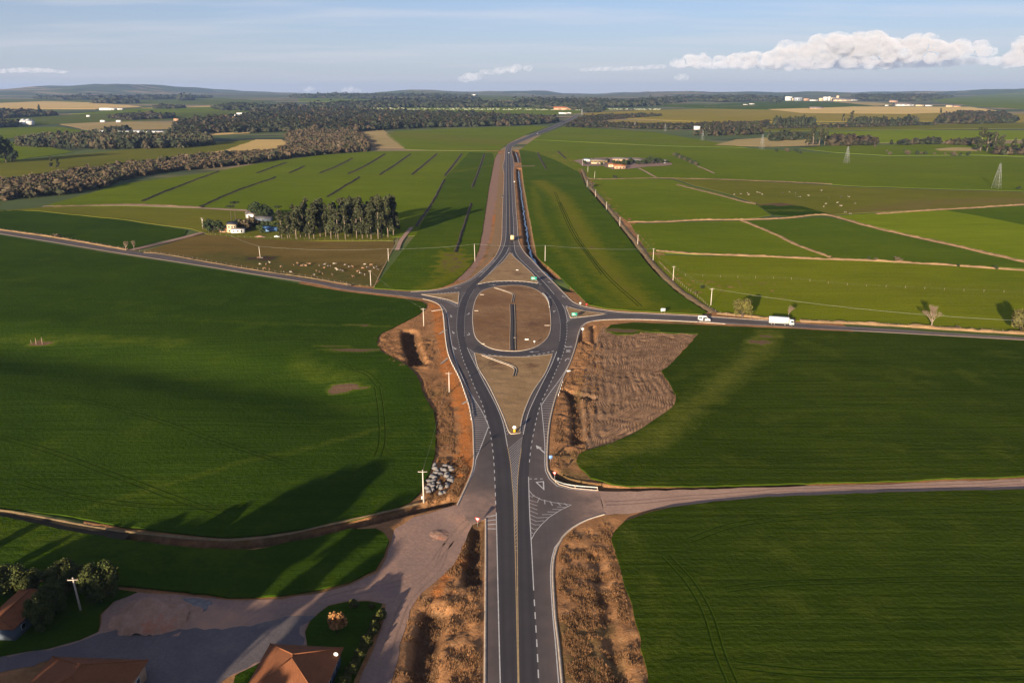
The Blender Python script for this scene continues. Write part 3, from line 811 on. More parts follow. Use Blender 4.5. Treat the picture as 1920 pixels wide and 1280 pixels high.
# painted arrows, triangle and speed legend
def decal(name, px, pts, size, rz, mat='white_paint'):
    x, y = P(*px); c, s = math.cos(rz), math.sin(rz)
    V = [(x + (a * c - b * s) * size, y + (a * s + b * c) * size, .1155) for a, b in pts[0]]
    return obj(name, V, pts[1], M[mat], ROAD)
ARROW = ([(-.12, -1.6), (.12, -1.6), (.12, .3), (-.12, .3), (-.45, .3), (.45, .3), (0, 1.6)], [(0, 1, 2, 3), (4, 5, 6)])
TURN = ([(-.12, -1.6), (.12, -1.6), (.12, .2), (-.12, .2), (.12, .2), (.5, .75), (.35, .95), (-.12, .45), (.2, 1.25), (.95, .95), (.75, .3)], [(0, 1, 2, 3), (3, 4, 5, 6, 7), (8, 10, 9)])
TRI = ([(-.8, 1.2), (.8, 1.2), (0, -2.2), (-.5, .95), (.5, .95), (0, -1.4)], [(0, 3, 4, 1), (1, 4, 5, 2), (2, 5, 3, 0)])
decal('arrow_marking', ZC((1030, 225))[0], ARROW, 1.9, R(24))
decal('triangle_marking', ZC((1040, 580))[0], TRI, 1.5, R(12))
for px, sh, rz in ((ZB((1450, 215))[0], ARROW, R(-6)), (ZB((1545, 218))[0], TURN, R(-14)), (ZB((205, 82))[0], ARROW, R(205)), (ZA((190, 918))[0], ARROW, R(195)), (ZA((165, 722))[0], ARROW, R(188)),
                   (ZA((380, 695))[0], TURN, R(184)), (ZA((385, 940))[0], TURN, R(190)), (ZA((1395, 665))[0], TURN, R(5)), (ZA((1340, 495))[0], TURN, R(20)), (ZA((540, 190))[0], ARROW, R(145)), (ZA((240, 385))[0], ARROW, R(120)),
                   (ZA((1225, 190))[0], ARROW, R(40)), (ZA((1350, 318))[0], ARROW, R(40)), (ZA((1510, 490))[0], TURN, R(40)), (ZA((1160, 1150))[0], ARROW, R(100)), (ZA((660, 350))[0], ARROW, R(-70))):
    decal('arrow_marking', px, sh, 1.35, rz)
def legend(text, px, size, stretch):
    cu = bpy.data.curves.new('legend', 'FONT'); cu.body = text; cu.size = size; cu.align_x = 'CENTER'; cu.offset = .03
    o = bpy.data.objects.new('speed_legend', cu); COL.objects.link(o)
    dg = bpy.context.evaluated_depsgraph_get(); me = bpy.data.meshes.new_from_object(o.evaluated_get(dg))
    bpy.data.objects.remove(o); me.materials.clear(); me.materials.append(M['white_paint'])
    q = bpy.data.objects.new('speed_legend', me); link(q, ROAD); x, y = P(*px)
    q.location = (x, y, .1155); q.scale = (1, stretch, 1); q.rotation_euler = (0, 0, R(-4))
legend('30', ZA((1568, 1155))[0], 1.9, 2.4)
legend('km/h', ZA((1575, 1098))[0], 1.5, 1.9)

# ---- islands with kerbs, the concrete channels on them
ISL_LABEL = {'top': 'triangular dry grass traffic island where the highway splits', 'centre': 'rounded brown earth island in the middle of the roundabout',
             'bottom': 'long pointed dry grass traffic island below the roundabout', 'left': 'small triangular island at the left branch road', 'right': 'small triangular island at the right branch road holding a green sign'}
for k, px in ISLANDS.items():
    poly = [P(*p) for p in px]
    zi = lambda x, y: .22 + (fbm(x / 3., y / 3., 4) - .5) * .24 * sstep(.3, 2.0, pdist(poly, x, y, True))
    V, F = sheet(poly, 1.1 if k in ('centre', 'bottom', 'top') else .8, 0, zi)
    o = obj('traffic_island', *skirted(V, F, .3), M['island_red' if k == 'centre' else 'island_soil'], smooth=True)
    tag(o, ISL_LABEL[k], None, None, 'structure')
    kerb('kerb', poly, .42, .05, .25, M['concrete'], o, closed=True)
# outer kerbs
for a, c in ((5, 26), (48, 60), (59, 72), (72, 84), (83, 96), (95, 101), (113, 120), (119, 136), (136, 148), (0, 4)):
    px = PAVE_PX[a:c]
    kerb('kerb', PL(*px), .5, -.1, .2, M['concrete'], ROAD)
M['drain_floor'] = plain('drain floor with painted shade', (.05, .042, .04), .8, 0, .3, 1.)  # floor coloured dark to stand for the shadow inside the drain
def channel(name, px, w, h, label, parent=None):
    """open concrete drain: two walls and a floor"""
    L = resample(PL(*px), 1.2)
    root = empty(name, (L[0][0], L[0][1], .2)); off = np.array([L[0][0], L[0][1], .2])
    for d, nm in ((w / 2, 'wall'), (-w / 2, 'wall'), (0, 'floor')):
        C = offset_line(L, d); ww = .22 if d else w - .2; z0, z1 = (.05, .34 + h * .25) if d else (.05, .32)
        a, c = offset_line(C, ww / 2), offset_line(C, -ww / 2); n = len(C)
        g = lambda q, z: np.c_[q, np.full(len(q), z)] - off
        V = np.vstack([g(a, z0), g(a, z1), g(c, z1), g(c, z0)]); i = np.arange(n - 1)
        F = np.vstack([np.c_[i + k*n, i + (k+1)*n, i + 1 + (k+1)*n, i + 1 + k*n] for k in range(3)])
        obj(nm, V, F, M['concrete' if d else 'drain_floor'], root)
    return tag(root, label, 'drain')
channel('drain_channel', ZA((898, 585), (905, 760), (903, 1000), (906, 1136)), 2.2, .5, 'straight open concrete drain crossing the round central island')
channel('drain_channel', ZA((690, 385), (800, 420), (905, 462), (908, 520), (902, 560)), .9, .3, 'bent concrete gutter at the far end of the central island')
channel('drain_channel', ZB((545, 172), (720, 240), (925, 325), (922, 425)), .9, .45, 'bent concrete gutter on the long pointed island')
for i, (px, lab) in enumerate(((((1285, 838), (1348, 838)), 'x'), (((445, 661), (492, 662)), 'x'), (((512, 467), (562, 469)), 'x'), (((530, 1058), (570, 1058)), 'x'), (((915, 987), (946, 987)), 'x'))):
    o = kerb('drain_spout', PL(*ZA(*px)), .6, .2, .42, M['concrete'], None); tag(o, 'short concrete drain spout at the edge of the central island', 'drain', 'concrete spouts on the central island')
for a, c in (((831, 580), (809, 583.5)), ((836.5, 619), (823, 627)), ((840, 672), (826, 683)), ((876.5, 752), (866, 758))):
    o = kerb('drain_spout', PL(a, c), .7, -.1, .25, M['concrete'], None); tag(o, 'long concrete chute running down the orange verge', 'drain', 'concrete chutes on the orange verge')

# ---- dirt lanes
for nm, lab in (('farm_lane', 'pinkish dirt farm lane leading away between the fields'), ('access_track', 'worn dirt track and gravel yard by the houses')):
    V, F = sheet(DIRT[nm], 2.4, .075, lambda x, y: Z(x, y) - .35 * sstep(.5, 6, np.where(inside(PAVE_S, x, y), 0, pdist(PAVE_S, x, y, True))) * sstep(300, 60, np.abs(y - 150)), jit=.35, smooth=False)
    o = obj(nm, V, F, M['dirt' if nm == 'farm_lane' else 'yard'], smooth=True)
    tag(o, lab, None, None, 'structure')

# the yard itself: greyer gravel over the pink track, its shade painted into the colour
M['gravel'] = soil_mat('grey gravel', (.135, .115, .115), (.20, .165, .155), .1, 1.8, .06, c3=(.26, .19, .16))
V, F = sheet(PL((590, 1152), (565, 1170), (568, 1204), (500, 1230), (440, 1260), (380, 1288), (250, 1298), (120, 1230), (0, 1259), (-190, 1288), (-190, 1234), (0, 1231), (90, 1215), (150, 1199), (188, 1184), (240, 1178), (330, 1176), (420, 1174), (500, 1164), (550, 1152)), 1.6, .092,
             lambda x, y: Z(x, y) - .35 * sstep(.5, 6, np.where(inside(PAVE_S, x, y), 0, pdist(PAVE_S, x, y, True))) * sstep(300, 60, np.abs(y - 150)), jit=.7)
tag(obj('shaded_gravel_yard', V, F, M['gravel'], smooth=True), 'grey gravel yard between the houses, coloured darker for its shade', None, None, 'structure')

# ================================================================== FIELDS
def field(name, px, mat, off=.25, step=3., jit=.25, label=None, thin=None, skirt=None, world=False):
    poly = px if world else [P(*p) for p in px]
    V, F = sheet(poly, step, off, Z, jit, smooth=False)
    t = np.zeros(len(V)) if thin is None else thin(V[:, 0], V[:, 1])
    W, F2 = skirted(V, F, skirt or off + .15)
    me = mesh_from(name, W, F2, M[mat], smooth=False)
    sm = np.zeros(len(F2), bool); sm[:len(F)] = True; me.polygons.foreach_set("use_smooth", sm)
    put_float(me, np.concatenate([t, np.zeros(len(W) - len(t))]), "thin")
    o = obj(name, me, None, None)
    return tag(o, label, None, None, 'structure')
def streak(px, w, peak=.5):
    L = PL(*px)
    return lambda x, y: peak * np.exp(-(pdist(L, x, y) / w) ** 2)
def blob(px, rx, ry, peak):
    cx_, cy_2 = P(*px)
    return lambda x, y: peak * sstep(1.3, .6, np.hypot((x - cx_) / rx, (y - cy_2) / ry) + (fbm(x / 4, y / 4, 4) - .5) * 1.7)
def many(*fs): return lambda x, y: np.maximum.reduce([f(x, y) for f in fs])

F1 = [(-700, 330), (0, 442), (200, 475), (400, 506), (480, 519), (640, 547), (755, 560.5), (790, 566), (800, 572), (797, 581), (780, 593), (755, 606), (735, 616), (717, 624), (708, 634), (708, 646), (716, 660), (737, 672),
      (762, 685), (778, 700), (788, 718), (790, 734), (800, 752), (812, 770), (817, 800), (818, 830), (815, 858), (807, 880), (797, 902), (788, 924), (772, 940), (738, 955), (680, 972), (600, 990), (500, 1003),
      (430, 1008), (350, 1001), (240, 988), (120, 968), (0, 953), (-500, 905), (-1000, 905)]
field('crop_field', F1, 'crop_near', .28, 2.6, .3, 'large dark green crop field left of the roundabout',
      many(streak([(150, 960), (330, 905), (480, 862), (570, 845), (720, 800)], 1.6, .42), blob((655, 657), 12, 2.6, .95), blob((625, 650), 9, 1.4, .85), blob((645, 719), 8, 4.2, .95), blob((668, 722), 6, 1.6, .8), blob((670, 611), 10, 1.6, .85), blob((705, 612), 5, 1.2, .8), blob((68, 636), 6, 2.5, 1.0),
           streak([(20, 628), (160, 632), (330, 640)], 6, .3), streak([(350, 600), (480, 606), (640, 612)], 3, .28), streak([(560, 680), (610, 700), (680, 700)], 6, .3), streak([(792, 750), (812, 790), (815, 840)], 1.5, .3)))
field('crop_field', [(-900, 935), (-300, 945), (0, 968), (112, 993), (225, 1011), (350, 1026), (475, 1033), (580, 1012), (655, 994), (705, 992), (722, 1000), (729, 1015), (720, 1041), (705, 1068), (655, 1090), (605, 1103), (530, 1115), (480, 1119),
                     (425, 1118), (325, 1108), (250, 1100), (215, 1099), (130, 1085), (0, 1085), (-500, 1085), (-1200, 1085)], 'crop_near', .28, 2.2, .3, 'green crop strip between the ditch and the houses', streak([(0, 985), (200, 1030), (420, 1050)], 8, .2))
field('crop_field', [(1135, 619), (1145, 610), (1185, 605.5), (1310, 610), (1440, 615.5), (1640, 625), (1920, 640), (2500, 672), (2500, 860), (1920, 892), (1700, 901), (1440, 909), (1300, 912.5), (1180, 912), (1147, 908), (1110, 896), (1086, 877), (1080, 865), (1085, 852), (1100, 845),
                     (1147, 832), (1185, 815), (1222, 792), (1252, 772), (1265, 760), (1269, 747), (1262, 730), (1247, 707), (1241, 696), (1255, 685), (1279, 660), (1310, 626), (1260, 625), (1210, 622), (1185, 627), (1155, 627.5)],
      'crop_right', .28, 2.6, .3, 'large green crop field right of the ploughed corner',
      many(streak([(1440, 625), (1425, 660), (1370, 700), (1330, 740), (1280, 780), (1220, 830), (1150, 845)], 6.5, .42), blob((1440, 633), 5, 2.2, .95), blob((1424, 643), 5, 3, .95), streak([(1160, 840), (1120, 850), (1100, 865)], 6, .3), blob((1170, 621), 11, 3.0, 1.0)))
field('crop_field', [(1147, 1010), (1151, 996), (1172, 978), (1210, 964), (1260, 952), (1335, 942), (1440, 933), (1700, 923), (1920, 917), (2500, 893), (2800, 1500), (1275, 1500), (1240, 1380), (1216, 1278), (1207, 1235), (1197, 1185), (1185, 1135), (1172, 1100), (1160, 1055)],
      'crop_right', .28, 2.2, .25, 'dark green crop field in the near right corner', streak([(1180, 990), (1230, 1120), (1260, 1260)], 5, .12))
field('crop_field', [(973, 281), (977, 300), (982, 345), (989, 385), (999, 440), (1006, 478), (1012, 487), (1026, 498), (1045, 515), (1072, 541), (1092, 560), (1104, 572), (1135, 579), (1210, 584.5), (1318, 590), (1326, 586), (1300, 570), (1260, 541), (1222, 505), (1192, 466), (1168, 435), (1146, 406), (1118, 373), (1099, 352), (1086, 323), (1040, 300), (1000, 285)],
      'crop_dark', .3, 3.2, .3, 'green crop strip between the highway ditch and the pole line',
      many(streak([(1010, 340), (1050, 370), (1080, 420), (1110, 470), (1150, 520), (1200, 570)], 11, .60), streak([(1000, 350), (1010, 400), (1040, 460), (1100, 540), (1160, 575)], 5, .32), streak([(1110, 576), (1200, 580), (1290, 584)], 3, .4)))
field('crop_field', [(700, 541), (762, 545), (803, 544), (829, 539), (848, 531), (868, 514), (886, 494), (897, 470), (904, 436), (917, 350), (927, 300), (923, 288), (880, 286), (838, 330), (812, 380), (780, 440), (740, 490)],
      'crop_dark', .3, 3.0, .3, 'deep green crop field left of the highway works', many(blob((850, 490), 11, 42, .68), streak([(870, 500), (840, 520), (800, 540)], 7, .5), streak([(927, 310), (800, 332), (700, 332)], 5, .35)))
# ditches that show as dark trenches across the green fields left of the highway: a raised bank beside a cut
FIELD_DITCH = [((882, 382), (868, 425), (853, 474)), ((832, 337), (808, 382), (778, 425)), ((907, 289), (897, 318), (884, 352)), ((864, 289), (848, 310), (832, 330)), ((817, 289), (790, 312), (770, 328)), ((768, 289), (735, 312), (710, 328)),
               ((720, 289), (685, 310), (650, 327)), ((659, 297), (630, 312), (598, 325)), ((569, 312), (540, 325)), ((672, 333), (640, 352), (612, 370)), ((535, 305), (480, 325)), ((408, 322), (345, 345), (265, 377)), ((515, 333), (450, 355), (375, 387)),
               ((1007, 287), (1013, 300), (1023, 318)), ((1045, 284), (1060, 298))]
field('crop_field', [(80, 387), (230, 345), (400, 322), (500, 304), (600, 291), (700, 284), (800, 283), (935, 284), (927, 300), (917, 350), (838, 380), (780, 442), (740, 445), (560, 400), (480, 395), (380, 391), (230, 386)],
      'crop_mid', .1, 7.0, .5, 'striped green fields crossed by dark drainage cuts', many(streak([(500, 326), (650, 328), (800, 331), (927, 336)], 9, .35), streak([(600, 315), (760, 310), (900, 312)], 14, .22), blob((930, 312), 20, 60, .4)))
field('pasture', [(-600, 400), (0, 395), (100, 388), (230, 387), (380, 392), (480, 396), (560, 402), (700, 440), (742, 446), (736, 452), (560, 452), (440, 446), (390, 440), (360, 430), (230, 412), (60, 395), (-600, 410)], 'pasture', .1, 6., .5, 'olive pasture around the farmhouse')
field('crop_field', [(-700, 395), (-400, 366), (0, 394), (60, 396), (230, 413), (352, 432), (345, 442), (300, 452), (244, 468), (200, 462), (100, 445.5), (0, 431)], 'crop_near', .1, 4., .4, 'green crop wedge between branch road and driveway')
field('pasture', [(262, 474), (300, 462), (352, 446), (385, 440), (440, 445), (560, 452), (740, 454), (735, 470), (716, 510), (702, 538), (655, 534), (580, 520), (480, 506), (400, 492.5), (300, 475)], 'pasture_dry', .1, 4., .3,
      'brown paddock where the cattle graze', many(blob((487, 484), 14, 9, .9), streak([(300, 455), (500, 452), (740, 455)], 6, .0), streak([(400, 480), (600, 510), (700, 530)], 16, .42)))
# right side
field('pasture', [(1338, 585), (1312, 568), (1276, 538), (1234, 497), (1216, 476), (1300, 480), (1440, 482), (1600, 489), (1920, 508), (2500, 545), (2500, 655), (1920, 626), (1740, 614), (1640, 608), (1500, 602), (1400, 594)],
      'crop_meadow', .1, 5., .4, 'bright green meadow with lone trees beside the branch road', many(streak([(1320, 520), (1560, 535), (1900, 550)], 25, .24)))
field('pasture', [(1214, 472), (1182, 420), (1300, 416), (1400, 414), (1560, 486), (1500, 484), (1400, 479), (1300, 477)], 'crop_mid', .1, 6., .4, 'level green field with dry bank along it')
field('pasture', [(1402, 414), (1480, 411), (1555, 408), (1640, 430), (1770, 460), (1920, 492), (2400, 560), (2400, 538), (1920, 503), (1700, 493), (1560, 487), (1480, 455)], 'crop_deep', .1, 7., .4, 'long green field between two tan banks')
field('pasture', [(1562, 405), (1640, 400), (1760, 395), (1920, 388), (2500, 365), (2500, 560), (1920, 488), (1770, 455), (1640, 425)], 'crop_lime', .1, 9., .5, 'bright lime green field behind the tan bank')
field('pasture', [(1770, 394), (1920, 387), (2400, 370), (2400, 470), (1920, 422), (1860, 410)], 'crop_deep', .18, 9., .5, 'dark green corner of the lime field')
field('crop_field', [(1178, 416), (1152, 398), (1124, 366), (1106, 347), (1112, 337), (1190, 335), (1260, 337), (1300, 350), (1360, 365), (1420, 385), (1445, 404), (1390, 411), (1300, 413)], 'crop_mid', .1, 7., .4, 'plain green field right of the pole line')
field('pasture', [(1264, 335), (1440, 341), (1620, 352), (1920, 360), (2500, 385), (2500, 362), (1920, 384), (1760, 392), (1640, 398), (1560, 403), (1450, 402), (1420, 382), (1360, 362), (1300, 347)], 'pasture', .1, 9., .5, 'olive pasture dotted with distant cattle', many(streak([(1640, 398), (1750, 380), (1920, 376)], 26, .36), streak([(1440, 341), (1700, 352), (1920, 362)], 14, .3)))
field('plot', [(1420, 384), (1465, 380), (1500, 386), (1565, 404), (1500, 407), (1450, 404)], 'crop_near', .18, 6., .3, 'small kitchen plot of dark green rows', many(blob((1455, 383), 40, 12, 1.), blob((1470, 395), 40, 8, .6)))
field('crop_field', [(1090, 320), (1100, 345), (1112, 336), (1264, 334), (1440, 339), (1620, 350), (1920, 358), (2500, 383), (2500, 296), (1920, 296), (1840, 293), (1665, 294), (1500, 284), (1400, 278), (1250, 275), (1000, 262), (975, 281), (1000, 285), (1040, 300), (1086, 322)],
      'crop_mid', .1, 14., .6, 'broad green field around the far farmstead', many(streak([(1100, 300), (1200, 300), (1320, 320)], 40, .2), streak([(1020, 290), (1100, 285), (1230, 290)], 30, .28), streak([(1500, 295), (1700, 315), (1900, 325)], 40, .2)))
field('crop_field', [(1000, 262), (1020, 251), (1056, 238), (1150, 243), (1226, 248), (1300, 260), (1400, 277), (1250, 274)], 'crop_mid', .24, 18., .6, 'far green field below the dirt track', streak([(1040, 252), (1200, 262), (1350, 272)], 60, .3))
field('crop_field', [(723, 252), (745, 246), (860, 241), (1000, 236), (1030, 237), (990, 251), (958, 266), (945, 275), (935, 283), (800, 282), (760, 280)], 'crop_mid', .24, 18., .6, 'yellowing green field at the highway bend', many(streak([(760, 252), (860, 262), (940, 268)], 90, .5), streak([(780, 280), (940, 281)], 25, .3)))
field('plot', [(675, 245), (718, 243), (760, 277), (692, 277)], 'fallow', .24, 16., .5, 'pink fallow plot cut into the wood')
# far land, painted patches of crop and stubble
FAR = [
 ([(-500, 330), (0, 305), (120, 292), (330, 272), (480, 262), (525, 272), (440, 284), (300, 297), (100, 322), (0, 336), (-500, 370)], 'pasture', 'olive pasture strip behind the left wood'),
 ([(-400, 300), (0, 268), (40, 266), (140, 285), (60, 296), (0, 305), (-400, 330)], 'crop_mid', 'green slope at the far left'),
 ([(480, 262), (530, 262), (540, 276), (500, 285), (330, 296), (420, 282)], 'stubble', 'tan clearing edge in the wood'),
 ([(-300, 262), (0, 240), (110, 238), (175, 248), (120, 253), (60, 254), (0, 262)], 'crop_mid', 'green patch above the left trees'),
 ([(100, 231), (210, 228), (320, 230), (380, 240), (180, 247)], 'fallow', 'pale fallow field near the long white sheds'),
 ([(375, 245), (440, 242), (480, 243), (470, 250), (395, 254)], 'stubble', 'tan clearing beside the left wood'),
 ([(-400, 225), (0, 222), (160, 214), (400, 208), (500, 210), (420, 222), (200, 229), (0, 238), (-400, 250)], 'meadow_far', 'dull green land near the silos'),
 ([(130, 214), (250, 204), (480, 199), (560, 200), (480, 207), (300, 213)], 'crop_mid', 'far green field behind the sheds'),
 ([(-300, 202), (0, 194.5), (80, 191), (180, 193.5), (270, 201), (180, 205), (0, 205), (-300, 210)], 'stubble', 'pale tan hill field at the far left'),
 ([(260, 203), (400, 199), (402, 203), (320, 205)], 'stubble', 'narrow tan strip in the far fields'),
 ([(-300, 190), (0, 186), (400, 184), (520, 190), (420, 197), (200, 194), (80, 190), (0, 194)], 'meadow_far', 'far green rise behind the tan hill'),
 ([(560, 183), (700, 186), (760, 188), (690, 191), (560, 190)], 'crop_mid', 'light green strip among far woods'),
 ([(690, 203), (860, 201), (1100, 202), (1180, 206), (1090, 213), (1000, 216), (860, 214), (800, 213)], 'crop_mid', 'green valley field with rows of white bales'),
 ([(1090, 213), (1200, 207), (1330, 204), (1420, 206), (1520, 208), (1920, 214), (2300, 216), (2300, 232), (1920, 229), (1750, 228), (1500, 229), (1340, 229), (1250, 226), (1150, 221), (1100, 217)], 'yellow_far', 'broad yellowing field across the far right'),
 ([(1105, 232), (1160, 226), (1300, 228), (1500, 230), (1600, 232), (1480, 237), (1200, 234)], 'yellow_far', 'yellow green field behind the riverside trees'),
 ([(1200, 198), (1330, 196), (1480, 189), (1560, 191), (1640, 199), (1440, 206), (1330, 204)], 'crop_dark', 'dark green hill field below the factory'),
 ([(1440, 205), (1600, 200), (1820, 201), (1870, 208), (1700, 214), (1500, 212)], 'stubble', 'wide tan field below the factory town'),
 ([(1560, 190), (1640, 192), (1680, 197), (1640, 199)], 'fallow', 'bare brown ground beside the factory'),
 ([(1380, 262), (1440, 258), (1520, 262), (1540, 272), (1440, 275), (1340, 272)], 'fallow', 'dry brown ground near the gum trees'),
 ([(1320, 240), (1440, 238), (1620, 234), (1920, 229), (2300, 228), (2300, 240), (1920, 241), (1700, 243), (1500, 246), (1380, 247)], 'pasture', 'olive field beyond the far dirt lane'),
 ([(1540, 248), (1700, 244), (1920, 245), (2300, 246), (2300, 262), (1920, 262), (1760, 265), (1640, 268), (1560, 258)], 'crop_lime', 'vivid lime green field in the right distance'),
 ([(1500, 278), (1560, 274), (1760, 270), (1920, 270), (2300, 272), (2300, 296), (1920, 294), (1840, 291), (1665, 292), (1560, 286)], 'crop_mid', 'green field with scattered shrubs'),
 ([(1750, 280), (1790, 277), (1850, 278), (1830, 284), (1760, 283)], 'fallow', 'tan patch near the right gum trees'),
 ([(1740, 186), (1850, 180), (2000, 178), (2300, 180), (2300, 204), (1920, 205), (1830, 200), (1760, 192)], 'crop_mid', 'far green hillside at the right'),
 ([(1060, 200), (1250, 195), (1330, 196), (1200, 199), (1100, 201)], 'meadow_far', 'far meadow strip beyond the valley'),
 ([(560, 178), (860, 179), (960, 181), (1060, 186), (960, 190), (860, 186), (700, 184)], 'meadow_far', 'hazy meadow on the horizon'),
]
for i, (px, mt, lab) in enumerate(FAR):
    dist = np.mean([P(*p)[1] for p in px])
    field('far_field', px, mt, .25 + .06 * (i % 9), max(14., dist * .018), dist * .002, lab, skirt=1.5)
# the far dirt lane, driveway and thin farm tracks
for px, w, lab, mt in (([(1056, 237), (1100, 238.6), (1150, 240.6), (1226, 246), (1290, 244), (1440, 241), (1620, 235), (1920, 231), (2300, 230)], 9, 'pale dirt lane across the far fields', 'dirt'),
                       ([(244, 470), (270, 464), (310, 455), (350, 445), (380, 437)], 5.5, 'grey gravel driveway to the farmhouse', 'yard'),
                       ([(380, 391), (440, 394), (475, 396)], 8, 'pale farm track behind the house', 'dirt'), ([(80, 388), (230, 385.5), (380, 391)], 6, 'thin farm track along the pasture', 'dirt'),
                       ([(964, 312), (985, 312.5), (1003, 312)], 6, 'short dirt crossing over the highway ditch', 'dirt'), ([(1087, 213), (1150, 208), (1250, 203), (1350, 200), (1420, 198)], 22, 'pale road climbing the far hill', 'dirt'),
                       ([(1198, 316), (1230, 333)], 3, 'narrow track beyond the farmstead', 'dirt'), ([(772, 426), (752, 452), (744, 470)], 3.0, 'dirt path beside the cattle paddock', 'dirt'),
                       ([(1308, 312), (1340, 326)], 3, 'thin track along the hedge row', 'dirt')):
    V, F = ribbon_vf(PL(*px), w, .62 if px[0][1] < 330 else .36, max(4, P(*px[0])[1] * .006), Z)
    tag(obj('dirt_track', V, F, M[mt]), lab, None, None, 'structure')
# wheel tracks pressed into the crops
M['track'] = plain('pressed crop', (.016, .032, .002), .95, 0, .3, .5, spec=0.)
M['track_light'] = plain('pressed crop edge', (.052, .080, .006), .95, 0, .2, .5, spec=0.)
TR = [[(-60, 800), (0, 820), (120, 855), (250, 905), (330, 935), (420, 965)], [(-60, 712), (0, 722), (150, 750), (300, 790), (420, 832), (540, 872)], [(707, 722), (714, 770), (716, 830), (708, 858)], [(640, 680), (690, 700), (712, 722)],
      [(1247, 1043), (1290, 1090), (1325, 1150), (1350, 1230), (1380, 1300)], [(1290, 1015), (1380, 985), (1500, 972), (1700, 962), (1920, 955)], [(1360, 1107), (1440, 1097), (1600, 1090), (1920, 1085)], [(1380, 1248), (1440, 1256), (1560, 1266), (1920, 1262)],
      [(1450, 675), (1640, 682), (1920, 692)], [(1440, 752), (1600, 760), (1920, 780)], [(1440, 812), (1640, 826), (1920, 850)], [(1440, 868), (1600, 860), (1760, 858)], [(40, 905), (160, 935), (300, 950), (480, 952)],
      [(1050, 380), (1085, 450), (1140, 520), (1200, 575)], [(1040, 360), (1075, 440), (1130, 515)]]
for k, px in enumerate(TR):
    L = resample(PL(*px), 2.5)
    for s in (-.9, .9):
        Q = offset_line(L, s)
        V, F = ribbon_vf(Q, .34, .305, 2.5, Z, smooth=False); tag(obj('wheel_track', V, F, M['track']), 'tractor wheel track pressed through the green crop', None, 'wheel tracks in the crops', 'structure')
        V, F = ribbon_vf(offset_line(L, s + .3), .26, .302, 2.5, Z, smooth=False); tag(obj('wheel_track', V, F, M['track_light']), 'tractor wheel track pressed through the green crop', None, 'wheel tracks in the crops', 'structure')
# dark cuts and earth banks in the fields
M['cut'] = soil_mat('dark cut soil', (.05, .038, .022), (.075, .055, .03), .3, 2., .1)  # dark soil tone shared by the cuts and the flat ditch strip
M['bank'] = soil_mat('dry bank grass', (.27, .17, .08), (.38, .235, .115), .25, 1.2, .2)
M['bank_dull'] = soil_mat('dull bank grass', (.19, .13, .065), (.27, .18, .09), .25, 1.2, .2)
def bank(name, px, w, h, mat, label, step=2.2, off=.15, kind='structure'):
    L = resample(PL(*px), step); n = len(L); prof = [(-1, 0), (-.55, .6), (0, 1), (.55, .62), (1, 0)]
    V = []
    for j, (u, g) in enumerate(prof):
        q = offset_line(L, u * w / 2)
        wob = vnoise(q[:, 0] / 2.1 + 13 * j, q[:, 1] / 2.1)
        q = q + (np.c_[vnoise(q[:, 0] / 3, q[:, 1] / 3 + j), vnoise(q[:, 0] / 3 + 30, q[:, 1] / 3 + j)] - .5) * w * .35
        V.append(np.c_[q, Z(q[:, 0], q[:, 1]) + off + h * g * (.35 + 1.1 * wob)])
    V = np.vstack(V); i = np.arange(n - 1)
    F = np.vstack([np.c_[i + k*n, i + 1 + k*n, i + 1 + (k+1)*n, i + (k+1)*n] for k in range(4)])
    return tag(obj(name, V, F, M[mat]), label, None, None, kind)
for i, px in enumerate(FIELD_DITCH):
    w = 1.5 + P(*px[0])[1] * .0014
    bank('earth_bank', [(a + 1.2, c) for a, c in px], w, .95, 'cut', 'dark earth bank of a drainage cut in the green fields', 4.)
    bank('earth_bank', [(a + 2.8, c + .4) for a, c in px], w * .6, .35, 'bank_dull', 'dark earth bank of a drainage cut in the green fields', 4.)
